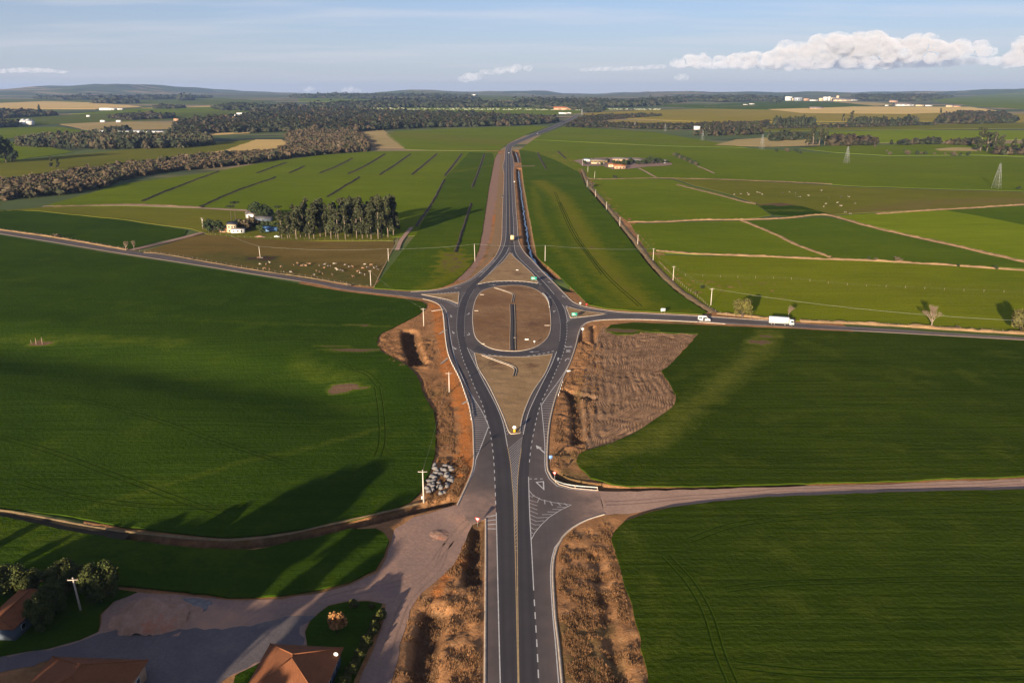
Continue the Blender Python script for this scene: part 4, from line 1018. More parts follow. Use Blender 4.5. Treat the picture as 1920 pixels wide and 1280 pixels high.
for px, w, h, lab, mt in (
    ([(1174, 417), (1240, 416), (1300, 413), (1400, 412), (1480, 409), (1545, 404), (1575, 410), (1640, 428), (1720, 446), (1800, 464), (1920, 491), (2300, 575)], 4.5, 1.1, 'tan dry grass bank bending between the green fields', 'bank'),
    ([(1232, 470), (1300, 476), (1440, 482), (1560, 488), (1640, 490), (1760, 497), (1920, 507), (2300, 530)], 3.4, 1.0, 'long straight tan grass bank with shrubs', 'bank'),
    ([(1392, 414), (1440, 434), (1500, 462), (1560, 484)], 3.4, .9, 'short slanting tan bank joining two others', 'bank'),
    ([(1500, 603), (1580, 606), (1680, 611), (1780, 618), (1920, 626), (2300, 648)], 3.6, 1.1, 'tan roadside grass bank along the branch road', 'bank'),
    ([(1345, 588), (1400, 594), (1440, 598), (1492, 602)], 3.0, .9, 'rough tan verge by the parked vehicles', 'bank'),
    ([(1092, 318), (1104, 346), (1122, 368), (1150, 401), (1174, 432), (1200, 463), (1231, 502), (1268, 538), (1306, 566), (1342, 588)], 4.2, .8, 'brown earth bank running beneath the pole line', 'bank_dull'),
    ([(1640, 402), (1720, 396), (1820, 390), (1920, 385)], 5, 1.0, 'orange bank on the edge of the cattle pasture', 'bank'),
    ([(1100, 333), (1113, 336), (1200, 335), (1264, 335), (1440, 340), (1560, 346)], 5, .8, 'faint dry bank below the farmstead', 'bank_dull'),
    ([(1270, 346), (1300, 354), (1350, 367), (1400, 380), (1420, 383)], 5, 1.0, 'dry bank at the corner of the cattle pasture', 'bank_dull'),
    ([(0, 431), (100, 445), (200, 462), (240, 469)], 3.2, .8, 'tan verge along the left branch road', 'bank'),
    ([(270, 474), (300, 476), (400, 493.5), (480, 507), (580, 521.5), (660, 535)], 1.8, .5, 'thin tan verge below the cattle paddock', 'bank_dull'),
    ([(100, 388), (230, 384), (300, 385), (380, 389)], 7, .9, 'rough bank along the far left pasture', 'bank_dull'),
    ([(-200, 935), (0, 957), (120, 978), (235, 996), (350, 1008), (440, 1013), (540, 1003), (640, 980), (720, 961), (785, 945)], .9, .3, 'pale lip of the ditch across the left field', 'bank_dull'),
):
    bank('grass_bank', px, w, h, mt, lab)
# soil heap by the yard
# water lying in the roadside ditch
m, nt, b = nodes('ditch water'); b.inputs["Base Color"].default_value = (.01, .014, .018, 1); b.inputs["Roughness"].default_value = .06; b.inputs["IOR"].default_value = 1.33
b.inputs["Specular IOR Level"].default_value = .9
bump(nt, b, noise(nt, coords(nt), 2., 2), .15, .02); M['water'] = m
for L, dep, hw, lab in ((DITCH[1][0], 2.6, 4.6, 'narrow ribbon of blue water in the highway ditch'), (DITCH[0][0], 2.2, 8.0, 'short stretch of water in the ditch beyond the crossing'), (DITCH[12][0][4:], 1.5, 3.2, 'thin water in the ditch under the pole line')):
    Q = resample(L, 3.); wv = offset_line(Q, 0); nq = offset_line(Q, 1) - Q
    s = (vnoise(np.arange(len(Q)) * .45, np.full(len(Q), 3.)) - .5)[:, None]
    wd = (.35 + .9 * vnoise(np.arange(len(Q)) * .6, np.full(len(Q), 9.)))[:, None] * (.62 if hw > 4 else .35)
    C = Q + nq * s * 1.2
    V = np.vstack([np.c_[C + nq * wd, Z(Q[:, 0], Q[:, 1]) - dep + .28], np.c_[C - nq * wd, Z(Q[:, 0], Q[:, 1]) - dep + .28]]); n = len(Q); i = np.arange(n - 1)
    tag(obj('water', V, np.c_[i, i + n, i + n + 1, i + 1], M['water']), lab, None, None, 'structure')

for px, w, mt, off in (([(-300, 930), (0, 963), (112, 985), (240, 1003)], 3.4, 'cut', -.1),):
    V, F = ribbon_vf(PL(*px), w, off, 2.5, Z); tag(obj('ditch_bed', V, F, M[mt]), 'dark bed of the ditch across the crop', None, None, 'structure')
# wheel ruts worn into the dirt lanes
M['rut'] = soil_mat('packed rut', (.27, .17, .125), (.36, .23, .165), .3, 1.5, .03)
for px in ([(1136, 944), (1220, 936), (1320, 927), (1480, 918), (1700, 911), (1920, 903)], [(915, 958), (880, 975), (840, 1015), (790, 1070), (735, 1096), (640, 1112), (560, 1140), (470, 1190)], [(900, 962), (850, 1000), (815, 1060), (770, 1110), (735, 1180), (715, 1250)]):
    L = resample(PL(*px), 2.); L = L + (np.c_[vnoise(L[:, 0] / 9, L[:, 1] / 9), vnoise(L[:, 0] / 9 + 20, L[:, 1] / 9)] - .5) * 1.6
    for s_ in (-.85, .85):
        Q = offset_line(L, s_); dz = -.35 * sstep(.5, 6, np.where(inside(PAVE_S, Q[:, 0], Q[:, 1]), 0, pdist(PAVE_S, Q[:, 0], Q[:, 1], True))) * sstep(300, 60, np.abs(Q[:, 1] - 150))
        zq = lambda x, y: Z(x, y) - .35 * sstep(.5, 6, np.where(inside(PAVE_S, x, y), 0, pdist(PAVE_S, x, y, True))) * sstep(300, 60, np.abs(y - 150))
        V, F = ribbon_vf(Q, .42, .088, 2., zq, smooth=False); tag(obj('wheel_rut', V, F, M['rut']), 'packed wheel rut in the dirt lanes', None, 'wheel ruts in the dirt', 'structure')

# ================================================================== VEGETATION
def top_height(px, base_py, top_py):
    """height of something that stands at (px, base_py) and whose top shows at top_py"""
    x, y = P(px, base_py); q = top_py - 640.0
    z = CAM_H - y * (q * CP + F_PX * SP) / (F_PX * CP - q * SP)
    return x, y, Zs(x, y), max(.3, z - float(ramp(y)))
def px_scale(py):
    """pixels per metre across the view for something on the ground at this row"""
    x, y = P(960, py); return F_PX / (y * CP + (CAM_H - float(ramp(y))) * SP)
def foliage(name, rough=.75):
    m, nt, b = nodes(name); at = nn(nt, "Attribute", attribute_name="col")
    f = noise(nt, coords(nt), 1.4, 3)
    c = mixc(nt, rng(nt, f, .3, .7, 0, .5), at.outputs["Color"], mixc(nt, .5, at.outputs["Color"], (.02, .03, .01)))
    nt.links.new(c, b.inputs["Base Color"]); b.inputs["Roughness"].default_value = rough; b.inputs["Specular IOR Level"].default_value = .2
    b.inputs["Subsurface Weight"].default_value = 0.
    return m
M['leaf'] = foliage('leaves')
M['bark'] = plain('pale bark', (.24, .18, .13), .9, 0, .3, 1.5, .02)
M['bark_dark'] = plain('dark bark', (.10, .075, .055), .9, 0, .3, 1.5, .02)
M['twig'] = plain('bare twigs', (.26, .185, .12), .9, 0, .25, 2.)
def leaves(blobs, n, size, col, seed, var=.35, flat=.0, spread=(.72, 1.06)):
    """leaf clumps: small tilted quads through the outer part of a set of ellipsoids, with ragged edges"""
    r = np.random.RandomState(seed); B = np.array(blobs, float)
    w = B[:, 3] * B[:, 4] + B[:, 4] * B[:, 5]; k = r.choice(len(B), n, p=w / w.sum())
    d = r.normal(size=(n, 3)); d /= np.linalg.norm(d, axis=1)[:, None]
    rad = r.uniform(*spread, n) ; rad[r.rand(n) < .22] *= .7
    C = B[k, :3] + d * B[k, 3:] * rad[:, None]
    nrm = d * .8 + r.normal(size=(n, 3)) * .75; nrm[:, 2] += flat; nrm /= np.linalg.norm(nrm, axis=1)[:, None]
    a = np.cross(nrm, r.normal(size=(n, 3))); a /= np.linalg.norm(a, axis=1)[:, None]; b = np.cross(nrm, a)
    s = size * r.uniform(.5, 1.35, n)[:, None]
    V = np.stack([C - a * s - b * s * .55, C + a * s * .9 - b * s * .6, C + a * s + b * s * .6, C - a * s * .8 + b * s * .65], 1).reshape(-1, 3)
    F = np.arange(4 * n).reshape(n, 4)
    shade = 1 + (r.rand(n) - .5) * 2 * var
    blobtone = (1 + (r.rand(len(B)) - .5) * .5)[k]
    tint = np.array(col)[None] * (shade * blobtone)[:, None] * np.c_[1 + (r.rand(n) - .5) * .25, np.ones(n), np.ones(n)]
    return V, F, np.repeat(tint, 4, 0)
_ico = None
def ico(sub):
    bm = bmesh.new(); bmesh.ops.create_icosphere(bm, subdivisions=sub, radius=1.0)
    V = np.array([v.co[:] for v in bm.verts]); F = np.array([[v.index for v in f.verts] for f in bm.faces]); bm.free(); return V, F
ICO1, ICO2, ICO3 = ico(1), ico(2), ico(3)
def core(blobs, f, col, seed, shape=ICO1):
    r = np.random.RandomState(seed + 99); VV = []; FF = []; n = 0
    for b in blobs:
        V = shape[0] * (1 + (r.rand(len(shape[0]), 1) - .5) * .35) * np.array(b[3:]) * f + np.array(b[:3])
        VV.append(V); FF.append(shape[1] + n); n += len(V)
    V = np.vstack(VV); return V, np.vstack(FF), np.tile(np.array(col) * .85, (len(V), 1))
def crown_mesh(name, blobs, n, size, col, seed, inner=.62, var=.35, spread=(.72, 1.06)):
    V, F, c = leaves(blobs, n, size, col, seed, var, spread=spread)
    if inner:
        V2, F2, c2 = core(blobs, inner, col, seed)
        faces = [tuple(f) for f in F] + [tuple(f + len(V)) for f in F2]
        V = np.vstack([V, V2]); c = np.vstack([c, c2])
    else: faces = F
    me = mesh_from(name, V, faces, M['leaf']); put_color(me, c); return me
def plant(name, label, cat, group, x, y, z, rz, trunk_me, crown_me, sc=(1, 1, 1)):
    root = empty(name, (x, y, z), rz); root.scale = sc
    if trunk_me is not None: link(bpy.data.objects.new('trunk', trunk_me), root)
    if crown_me is not None: link(bpy.data.objects.new('crown', crown_me), root)
    return tag(root, label, cat, group)
OLIVE = (.125, .110, .026); DARKG = (.032, .045, .014); GUM = (.046, .048, .019); BROWN = (.105, .078, .045); MIDG = (.055, .075, .020); YEL = (.15, .13, .03)

# unit-height tree shapes, built once and shared
def gum_tree(seed, col=GUM, n=900, leaf=.024):
    r = random.Random(seed); mb = MB()
    lean = [(0, 0, -.01), (r.uniform(-.01, .01), r.uniform(-.01, .01), .3), (r.uniform(-.03, .03), r.uniform(-.03, .03), .65), (r.uniform(-.04, .04), r.uniform(-.04, .04), .92)]
    mb.tube(lean, [.016, .012, .008, .003], 6)
    blobs = []
    for k in range(r.randint(13, 17)):
        h = r.uniform(.2, .95); a = r.uniform(0, 6.28); rr = r.uniform(.02, .11) * (1.2 - h * .6)
        t = h * .92; bx, by = lean[2][0] * t, lean[2][1] * t
        e = (bx + rr * math.cos(a), by + rr * math.sin(a), h)
        mb.tube([(bx, by, h - .1), e], [.005, .002], 4)
        s = r.uniform(.035, .075); blobs.append((*e, s, s, s * r.uniform(1.0, 2.0)))
    return mb.mesh('trunk', M['bark']), crown_mesh('crown', blobs, n, leaf, col, seed, .5)
def round_tree(seed, col, n=900, leaf=.04, w=.5, trunk=.22, blobs_n=14, inner=.6):
    r = random.Random(seed); mb = MB()
    mb.tube([(0, 0, -.02), (r.uniform(-.01, .01), 0, trunk), (0, 0, .5)], [.035, .026, .014], 7)
    for k in range(5):
        a = 6.28 * k / 5 + r.random(); mb.tube([(0, 0, trunk * .9), (w * .5 * math.cos(a), w * .5 * math.sin(a), .55)], [.016, .005], 5)
    blobs = [(0, 0, .6, w * .62, w * .62, .3)]
    for k in range(blobs_n):
        a = r.uniform(0, 6.28); h = r.uniform(trunk + .12, .86); q = w * .62 * math.sqrt(max(.08, 1 - ((h - .55) / .42) ** 2))
        s = r.uniform(.12, .2); blobs.append((q * math.cos(a), q * math.sin(a), h, s * w * 2, s * w * 2, s))
    return mb.mesh('trunk', M['bark_dark']), crown_mesh('crown', blobs, n, leaf, col, seed, inner)
def bare_tree(seed, w=.42, twigs=M['twig']):
    r = random.Random(seed); t = MB(); c = MB()
    def grow(p, d, L, rad, lev):
        q = p + d * L * .55 + Vector((r.uniform(-1, 1), r.uniform(-1, 1), 0)) * L * .06; e = p + d * L
        (t if lev < 2 else c).tube([p, q, e], [rad, rad * .85, rad * .62], 5 if lev < 2 else 3, cap=False)
        if lev >= 5: return
        for k in range((5, 4, 4, 3, 3)[lev]):
            a = r.uniform(0, 6.28); sp = r.uniform(.3, .75) * (w / .5)
            v = (d + Vector((math.cos(a) * sp, math.sin(a) * sp, r.uniform(.15, .6)))).normalized()
            grow(p + d * L * r.uniform(.6, 1.), v, L * r.uniform(.55, .8), max(.0022, rad * .55), lev + 1)
    grow(Vector((0, 0, -.02)), Vector((r.uniform(-.1, .1), r.uniform(-.1, .1), 1)).normalized(), .34, .028, 0)
    return t.mesh('trunk', M['bark'], fix=False), c.mesh('crown', twigs, fix=False)
def umbrella_pine(seed):
    r = random.Random(seed); mb = MB(); mb.tube([(0, 0, -.02), (.008, 0, .5), (0, 0, .93)], [.02, .015, .009], 6)
    blobs = []
    for k in range(11):
        a = 6.28 * k / 11; q = r.uniform(.15, .23); mb.tube([(0, 0, .84), (q * .6 * math.cos(a), q * .6 * math.sin(a), .87), (q * math.cos(a), q * math.sin(a), .95)], [.006, .005, .003], 4)
        blobs.append((q * math.cos(a), q * math.sin(a), .95, .075, .075, .04))
    blobs.append((0, 0, .96, .16, .16, .04))
    return mb.mesh('trunk', M['bark_dark']), crown_mesh('crown', blobs, 260, .03, DARKG, seed, .5)
def cone_tree(seed):
    r = random.Random(seed); mb = MB(); mb.tube([(0, 0, -.02), (0, 0, .95)], [.025, .004], 6); blobs = []
    for k in range(10):
        h = .12 + .085 * k; q = .17 * (1.05 - h); 
        for j in range(4):
            a = r.uniform(0, 6.28); blobs.append((q * .6 * math.cos(a), q * .6 * math.sin(a), h, q * .7, q * .7, .06))
    return mb.mesh('trunk', M['bark_dark']), crown_mesh('crown', blobs, 420, .035, DARKG, seed, .5)
GUMS = [gum_tree(s) for s in range(6)]
BARES = [bare_tree(s, .62) for s in (3, 8)]
PINES = [umbrella_pine(s) for s in (1, 2)]
CONE = cone_tree(4)
ROUND_D = [round_tree(s, DARKG, 420, .055, .5, .12) for s in (11, 12, 13)]
ROUND_M = [round_tree(s, MIDG, 420, .055, .55, .12) for s in (21, 22)]
SHRUB_B = [round_tree(s, BROWN, 260, .07, .6, .06) for s in (31, 32)]

# ---- gum grove by the paddock
rr = random.Random(5)
grove = [(x + rr.uniform(-3, 3), 446 + rr.uniform(-3, 3), rr.uniform(376, 398)) for x in range(528, 712, 9)]
grove += [(x + rr.uniform(-4, 4), 435 + rr.uniform(-3, 3), rr.uniform(366, 384)) for x in range(566, 738, 10)]
grove += [(716, 446, 372), (728, 445, 366), (738, 441, 368), (737, 430, 366), (700, 428, 366), (640, 430, 370), (660, 428, 364)]
for i, (a, bse, t) in enumerate(grove):
    x, y, z, h = top_height(a, bse, t); tm, cm = GUMS[i % 6]
    plant('gum_tree', 'tall slender gum tree in the grove beside the cattle paddock', 'tree', 'gum trees of the paddock grove', x, y, z, rr.uniform(0, 6.28), tm, cm, (h * 1.15, h * 1.15, h))
for i, (a, bse, t, k) in enumerate(((442, 413, 378, 0), (434, 415, 385, 1), (523, 415, 386, 0))):
    x, y, z, h = top_height(a, bse, t)
    plant('araucaria_tree', ('tallest flat topped umbrella pine behind the cream farmhouse', 'shorter flat topped umbrella pine behind the cream farmhouse', 'lone umbrella pine between the farmhouse and the gum grove')[i], 'tree', 'umbrella pines by the farmhouse', x, y, z, i * 1.3, *PINES[k], (h, h, h))
# trees round the farmhouse
for a, bse, t, w, src, lab in ((490, 412, 379, 1.3, ROUND_D[0], 'broad dark tree behind the farmhouse sheds'), (478, 410, 382, 1.0, ROUND_D[1], 'dark tree touching the broad one, over the white roofed barn'), (502, 414, 388, 1.1, ROUND_D[2], 'dark lower tree touching the broad one on its pasture side'),
                               (400, 437, 411, 1.2, ROUND_D[1], 'dark evergreen beside the farmhouse gate'), (392, 437, 414, 1.0, ROUND_D[2], 'bushy evergreen at the end of the driveway'), (411, 437, 413, 1.0, ROUND_D[0], 'dark evergreen against the farmhouse wall'),
                               (458, 432, 409, 1.2, SHRUB_B[0], 'purplish brown leafless tree over the farmhouse annex'), (470, 430, 405, 1.2, SHRUB_B[1], 'brown tree between the annex and the sheds'), (490, 438, 421, 1.1, ROUND_M[0], 'clipped round shrub in the farmhouse garden'),
                               (516, 432, 416, 1.4, ROUND_M[1], 'wide pale green shrub beside the gum grove'), (500, 430, 412, 1.2, ROUND_D[2], 'dark shrub behind the blue farm shed'), (480, 428, 408, 1.1, ROUND_D[0], 'dark tree in front of the farm sheds'), (444, 425, 412, 1.3, ROUND_M[1], 'low bush behind the farmhouse roof')):
    x, y, z, h = top_height(a, bse, t); plant('garden_tree', lab, 'tree', None, x, y, z, a * .7, *src, (h * w, h * w, h))
# lone trees
rt = round_tree(77, OLIVE, 3600, .026, .47, .16, 22, .7)
x, y, z, h = top_height(1391, 596, 559); plant('round_tree', 'round olive tree beside the branch road near the van', 'tree', None, x, y, z, 0, *rt, (h * 1.12, h * 1.12, h))
rt2 = round_tree(78, (.115, .10, .028), 3600, .026, .46, .1, 22, .7)
x, y, z, h = top_height(1914, 624, 576); plant('round_tree', 'large dense tree standing in the meadow past the bare tree', 'tree', None, x, y, z, 1, *rt2, (h * .95, h * .95, h))
for a, bse, t, k, w, lab in ((1478, 595, 567, 0, 1.1, 'small leafless tree behind the white truck'), (1745, 615, 569, 1, 1.25, 'tall leafless pale tree on the roadside bank'), (236, 470, 448, 0, .9, 'leafless tree at the driveway corner'), (252, 468, 449, 1, .9, 'wider leafless tree just past the driveway corner')):
    x, y, z, h = top_height(a, bse, t); plant('bare_tree', lab, 'tree', None, x, y, z, a, *BARES[k], (h * w, h * w, h))
for a, bse, t, k, lab in ((98, 316, 293, 0, 'taller gum tree of a pair rising from the scrub wood'), (109, 316, 296, 3, 'shorter gum tree of a pair rising from the scrub wood'), (1524, 273, 239, 1, 'tall gum in the cluster above the green field'), (1536, 273, 237, 2, 'tallest gum in the cluster above the green field'),
                          (1546, 272, 242, 4, 'slim gum in the cluster above the green field'), (1514, 273, 246, 5, 'low gum in the cluster above the green field'), (1838, 284, 239, 0, 'tallest gum tree of the field corner row'), (1850, 285, 246, 1, 'gum tree beside the tallest one of the field corner row'),
                          (1864, 287, 247, 2, 'leafy gum tree in the field corner row'), (1876, 286, 251, 3, 'gum tree in the middle of the field corner row'), (1898, 284, 258, 4, 'short gum tree towards the outer end of the field corner row'), (1915, 284, 258, 5, 'outermost gum tree of the field corner row'),
                          (1330, 252, 228, 1, 'gum tree over the riverside shed'), (1320, 252, 231, 4, 'shorter gum tree over the riverside shed'), (1420, 250, 226, 2, 'gum tree at the end of the riverside row'), (1404, 250, 227, 3, 'gum tree near the end of the riverside row'), (1414, 249, 226, 0, 'dense gum tree in the riverside row'), (1595, 229, 208, 5, 'lone tall gum on the yellow field edge'), (1581, 228, 213, 1, 'slim gum beside the lone tall one'), (1764, 216, 203, 2, 'gum on the far tan hill')):
    x, y, z, h = top_height(a, bse, t); plant('gum_tree', lab, 'tree', None, x, y, z, a, *GUMS[k], (h * 1.5, h * 1.5, h))
x, y, z, h = top_height(75, 214, 194); plant('conifer_tree', 'tall pointed conifer near the silos', 'tree', None, x, y, z, 0, *CONE, (h * 1.4, h * 1.4, h))
for a, bse, t, w in ((12, 305, 262, .9), (-8, 306, 250, 1.), (26, 305, 280, 1.), (-30, 306, 255, 1.), (18, 303, 290, 1.3)):
    x, y, z, h = top_height(a, bse, t); plant('evergreen_tree', 'dark evergreen in the clump by the olive pasture', 'tree', 'dark evergreens by the olive pasture', x, y, z, a, *ROUND_D[a % 3], (h * w, h * w, h))
# shrubs
SH = [(1683, 491, 481, 1.6, 1, 'widest dark shrub on the long tan bank'), (1641, 490, 483, 1.3, 1, 'brown shrub on the long tan bank'), (1628, 489, 480, .6, 0, 'thin upright shrub on the long tan bank'), (1797, 501, 495, 1.2, 0, 'small dark shrub towards the bank end'), (1867, 505, 497, 1.3, 0, 'small shrub near the bank end'),
      (107, 446, 437, 1.6, 1, 'low brown shrub in the crop wedge beside the driveway'), (1153, 335, 328, 1.5, 0, 'small dark bush below the farmstead'), (1109, 351, 341, 1.5, 1, 'brown bush under the pole line'), (1796, 616, 610, 1.5, 1, 'small bush on the roadside bank'), (1128, 375, 370, 1.2, 1, 'small bush beside a far pole'), (1142, 388, 383, 1.2, 1, 'small bush on the earth bank'), (1155, 403, 397, 1.3, 1, 'bush on the earth bank between poles'), (1316, 541, 534, 1.2, 0, 'bush on the fence line'), (1304, 550, 545, 1.1, 1, 'low bush on the fence line'), (1500, 289, 283, 1.2, 0, 'far bush by the green field'), (1910, 355, 348, 1.4, 0, 'dark bush beyond the pylon')]
for a, bse, t, w, k, lab in SH:
    x, y, z, h = top_height(a, bse, t); plant('shrub', lab, 'shrub', None, x, y, z, a, *(SHRUB_B[a % 2] if k else ROUND_D[a % 3]), (h * w, h * w, h))
for i in range(13):
    a, bse = 1265 + i * 3.3, 293.5 + i * 1.45
    x, y, z, h = top_height(a, bse, bse - 7.5 - (i % 3)); plant('hedge_tree', 'brown tree in the straight row behind the farmstead', 'tree', 'hedge row behind the farmstead', x, y, z, i, *(SHRUB_B[0] if i % 3 == 0 else ROUND_D[i % 3]), (h * 1.1, h * 1.1, h))
for a, bse, t in ((1668, 291, 284), (1702, 291, 281), (1719, 291, 282), (1735, 291, 283), (1728, 290, 284), (1788, 292, 283), (1801, 292, 286), (1815, 292, 284), (1772, 291, 286), (1752, 291, 286), (1455, 285, 278), (1476, 285, 277), (1493, 286, 278), (1662, 285, 281), (1695, 284, 280), (1640, 276, 271)):
    x, y, z, h = top_height(a, bse, t); plant('shrub', 'dark shrub scattered over the far green field before the gum trees', 'shrub', 'shrubs of the far green field', x, y, z, a, *(ROUND_D[a % 3] if a % 2 else SHRUB_B[0]), (h * 1.2, h * 1.2, h))
for a, bse, t, w in ((1212, 308, 295, .9), (1222, 308, 293, 1.), (1232, 307, 294, 1.), (1241, 307, 297, .9), (1205, 309, 298, .8), (1160, 312, 300, 1.0), (1170, 312, 299, 1.), (1180, 309, 297, 1.1), (1097, 309, 300, 1.), (1185, 306, 298, 1.), (1140, 304, 297, 1.), (1150, 308, 300, .9), (1128, 311, 304, .8), (1196, 309, 300, 1.), (1250, 307, 299, .9), (1112, 302, 296, .9)):
    x, y, z, h = top_height(a, bse, t); plant('farm_tree', 'dark rounded tree among the far farmstead sheds', 'tree', 'trees of the far farmstead', x, y, z, a, *ROUND_D[a % 3], (h * w * 1.3, h * w * 1.3, h))
# ---- near garden: bushes, hedge, small tree
near_bush = [round_tree(s, (.056, .064, .013), 5200, .028, .6, .05, 24, .72) for s in (51, 52)]
for a, bse, t, w, lab in ((62, 1106, 1072, 1.1, 'dark bush at the edge of the green strip'), (118, 1104, 1056, 1.0, 'sunlit topped bush behind the low shed'), (20, 1108, 1064, 1.2, 'dark bush at the shed back wall'), (78, 1182, 1118, .62, 'tall bush with a yellow lit side beside the shed'), (120, 1114, 1070, .9, 'dark bush close behind the near pale pole'),
                          (190, 1126, 1060, .85, 'tall bush facing the soil heap'), (102, 1150, 1096, .75, 'mid height bush between the shed and the near pale pole'), (158, 1106, 1064, .8, 'dark bush between two taller ones')):
    x, y, z, h = top_height(a, bse, t); plant('garden_bush', lab, 'bush', None, x, y, z, a, *near_bush[a % 2], (h * w, h * w, h))
hed = [round_tree(s, (.085, .085, .016), 1500, .05, .6, .04, 12, .72) for s in (61, 62)]
for i in range(17):
    t = i / 16; a, bse = 716 - 72 * t - 8 * t * t, 1152 + 150 * t
    x, y = P(a, bse); h = 1.9 + .5 * math.sin(i * 2.3)
    plant('hedge_shrub', 'yellow green shrub in the clipped garden hedge', 'shrub', 'shrubs of the garden hedge', x, y, Zs(x, y) - .3, i * 1.7, *hed[i % 2], (h * .95, h * 1.1, h))
x, y = P(632, 1184); plant('small_tree', 'small orange leaved tree on the dark lawn', 'tree', None, x, y, Zs(x, y) - .3, 0, *round_tree(71, (.32, .15, .05), 900, .06, .6, .3, 12, .4), (4.0, 4.0, 4.2))
for a, bse, h, lab in ((664, 1136, 2.0, 'pale shrub at the lawn edge'), (697, 1138, 1.4, 'small pale shrub at the lawn corner')):
    x, y = P(a, bse); plant('shrub', lab, 'shrub', None, x, y, Zs(x, y) - .3, a, *hed[a % 2], (h, h, h))
# lawn in front of the tiled house
field('lawn', [(600, 1144), (618, 1132), (652, 1126), (690, 1124), (715, 1130), (705, 1165), (690, 1215), (665, 1270), (640, 1420), (420, 1420), (440, 1262), (500, 1232), (575, 1207), (573, 1182), (582, 1160)], 'crop_near', -.16, 2.4, .2, 'dark lawn around the tiled house', skirt=.1)
field('lawn', [(130, 1087), (205, 1100), (258, 1108), (213, 1126), (186, 1150), (183, 1182), (150, 1198), (90, 1214), (0, 1230), (-200, 1232), (-500, 1100), (0, 1088)], 'crop_near', -.16, 2.4, .2, 'rough grass under the near bushes', skirt=.1)
# ---- tall gums behind the viewpoint whose shadows fall over the yard and the left field
for i, (a, c, h) in enumerate(((-109, 52, 31), (-100, 60, 31), (-119, 45, 31), (-127, 38, 30), (-160, 20, 30), (-172, 12, 29), (-148, 26, 30), (-138, 31, 30), (-113, 40, 26), (-122, 56, 24), (-96, 50, 28), (-135, 18, 30), (-205, 48, 29), (-214, 42, 28), (-92, 42, 30), (-104, 34, 31), (-118, 24, 31), (-86, 30, 27), (-80, 22, 24), (-150, 44, 22), (-70, 20, 22), (-132, 104, 14), (-124, 98, 14), (-141, 112, 13), (-98, 72, 16), (-90, 66, 17), (-106, 78, 15), (-82, 60, 16))):
    tm, cm = GUMS[i % 6]; plant('gum_tree', 'tall gum tree of the grove behind the houses', 'tree', 'gum trees behind the houses', a, c, 0, i, tm, cm, (h * 1.5, h * 1.5, h))

# ---- woods: many crowns, one mass
def wood(name, label, px, spacing, rad, height, cols, tri='near', seed=0, front=None):
    poly = [P(*p) for p in px]; r = np.random.RandomState(seed)
    A = np.array(poly); x0, y0 = A.min(0); x1, y1 = A.max(0)
    n = int((x1 - x0) * (y1 - y0) / spacing ** 2)
    if n > 60000: spacing *= math.sqrt(n / 60000.); n = 60000
    gx = r.uniform(x0, x1, n); gy = r.uniform(y0, y1, n); m = inside(poly, gx, gy); gx, gy = gx[m], gy[m]
    n = len(gx); z = Z(gx, gy)
    s = rad * (.45 + 1.1 * r.rand(n) ** 1.6); hh = height * r.uniform(.8, 1.08, n) * (.75 + .5 * fbm(gx / (rad * 14), gy / (rad * 14), 2))
    big_ = r.rand(n) < .05; hh = np.where(big_, hh * 1.45, hh); s = np.where(big_, s * 1.35, s)
    nl = {'near': 26, 'mid': 15, 'far': 9}[tri]
    base = []
    for q in range(5):
        b = [(0, 0, .0, 1, 1, 1)]
        V, F, c = leaves(b, nl, .34 if tri == 'near' else .42, (1, 1, 1), 100 + q, .4, spread=(.75, 1.12))
        rr_ = np.random.RandomState(q); V2 = ICO1[0] * (.86 + (rr_.rand(len(ICO1[0]), 1) - .5) * .5)
        T = np.vstack([np.c_[F[:, 0], F[:, 1], F[:, 2]], np.c_[F[:, 0], F[:, 2], F[:, 3]], ICO1[1] + len(V)])
        base.append((np.vstack([V, V2]), T, np.vstack([c, np.full((len(V2), 3), .9)])))
    VV, FF, CC = [], [], []; off = 0; ci = r.choice(len(cols), n); tone = r.uniform(.78, 1.22, n)
    for q in range(5):
        k = np.arange(n)[q::5]
        if not len(k): continue
        V, T, c = base[q]
        W = V[None] * np.stack([s[k], s[k], hh[k] * .52], 1)[:, None] + np.stack([gx[k], gy[k], z[k] + hh[k] * .5], 1)[:, None]
        VV.append(W.reshape(-1, 3)); FF.append((T[None] + (np.arange(len(k)) * len(V))[:, None, None]).reshape(-1, 3) + off); off += W.shape[0] * W.shape[1]
        CC.append((c[None] * (np.array(cols)[ci[k]] * tone[k][:, None])[:, None]).reshape(-1, 3))
    me = mesh_from(name, np.vstack(VV), np.vstack(FF), M['leaf']); put_color(me, np.vstack(CC))
    return tag(obj(name, me, None, None), label, 'wood', None, 'stuff')
SCR = [(.078, .054, .030), (.068, .050, .026), (.050, .042, .020), (.090, .062, .036), (.034, .034, .014)]
DK = [(.030, .036, .015), (.036, .040, .018), (.046, .042, .022), (.027, .033, .014)]
SCRD = [tuple(.8 * q for q in c_) for c_ in SCR]
wood('scrub_wood', 'brown leafless scrub wood winding along the stream behind the striped fields', [(-500, 392), (0, 376), (110, 366), (198, 353), (214, 342), (300, 324), (410, 314), (480, 306), (560, 295), (620, 289), (690, 284), (694, 277), (684, 264), (668, 248), (560, 247), (532, 257), (546, 272), (520, 285), (420, 290), (330, 301), (240, 313), (120, 327), (0, 347), (-500, 365)], 6.0, 4.4, 7.5, SCR, 'near', 1)
wood('forest', 'dark forest spreading behind the striped fields', [(318, 264), (390, 251), (480, 249), (560, 247), (668, 248), (720, 243.5), (800, 240), (960, 236), (1030, 232), (1048, 228), (1000, 222), (860, 217), (760, 214), (690, 211), (560, 208), (480, 213), (450, 223), (380, 227), (330, 236)], 12., 9.0, 15., DK + SCR[:1], 'mid', 2)
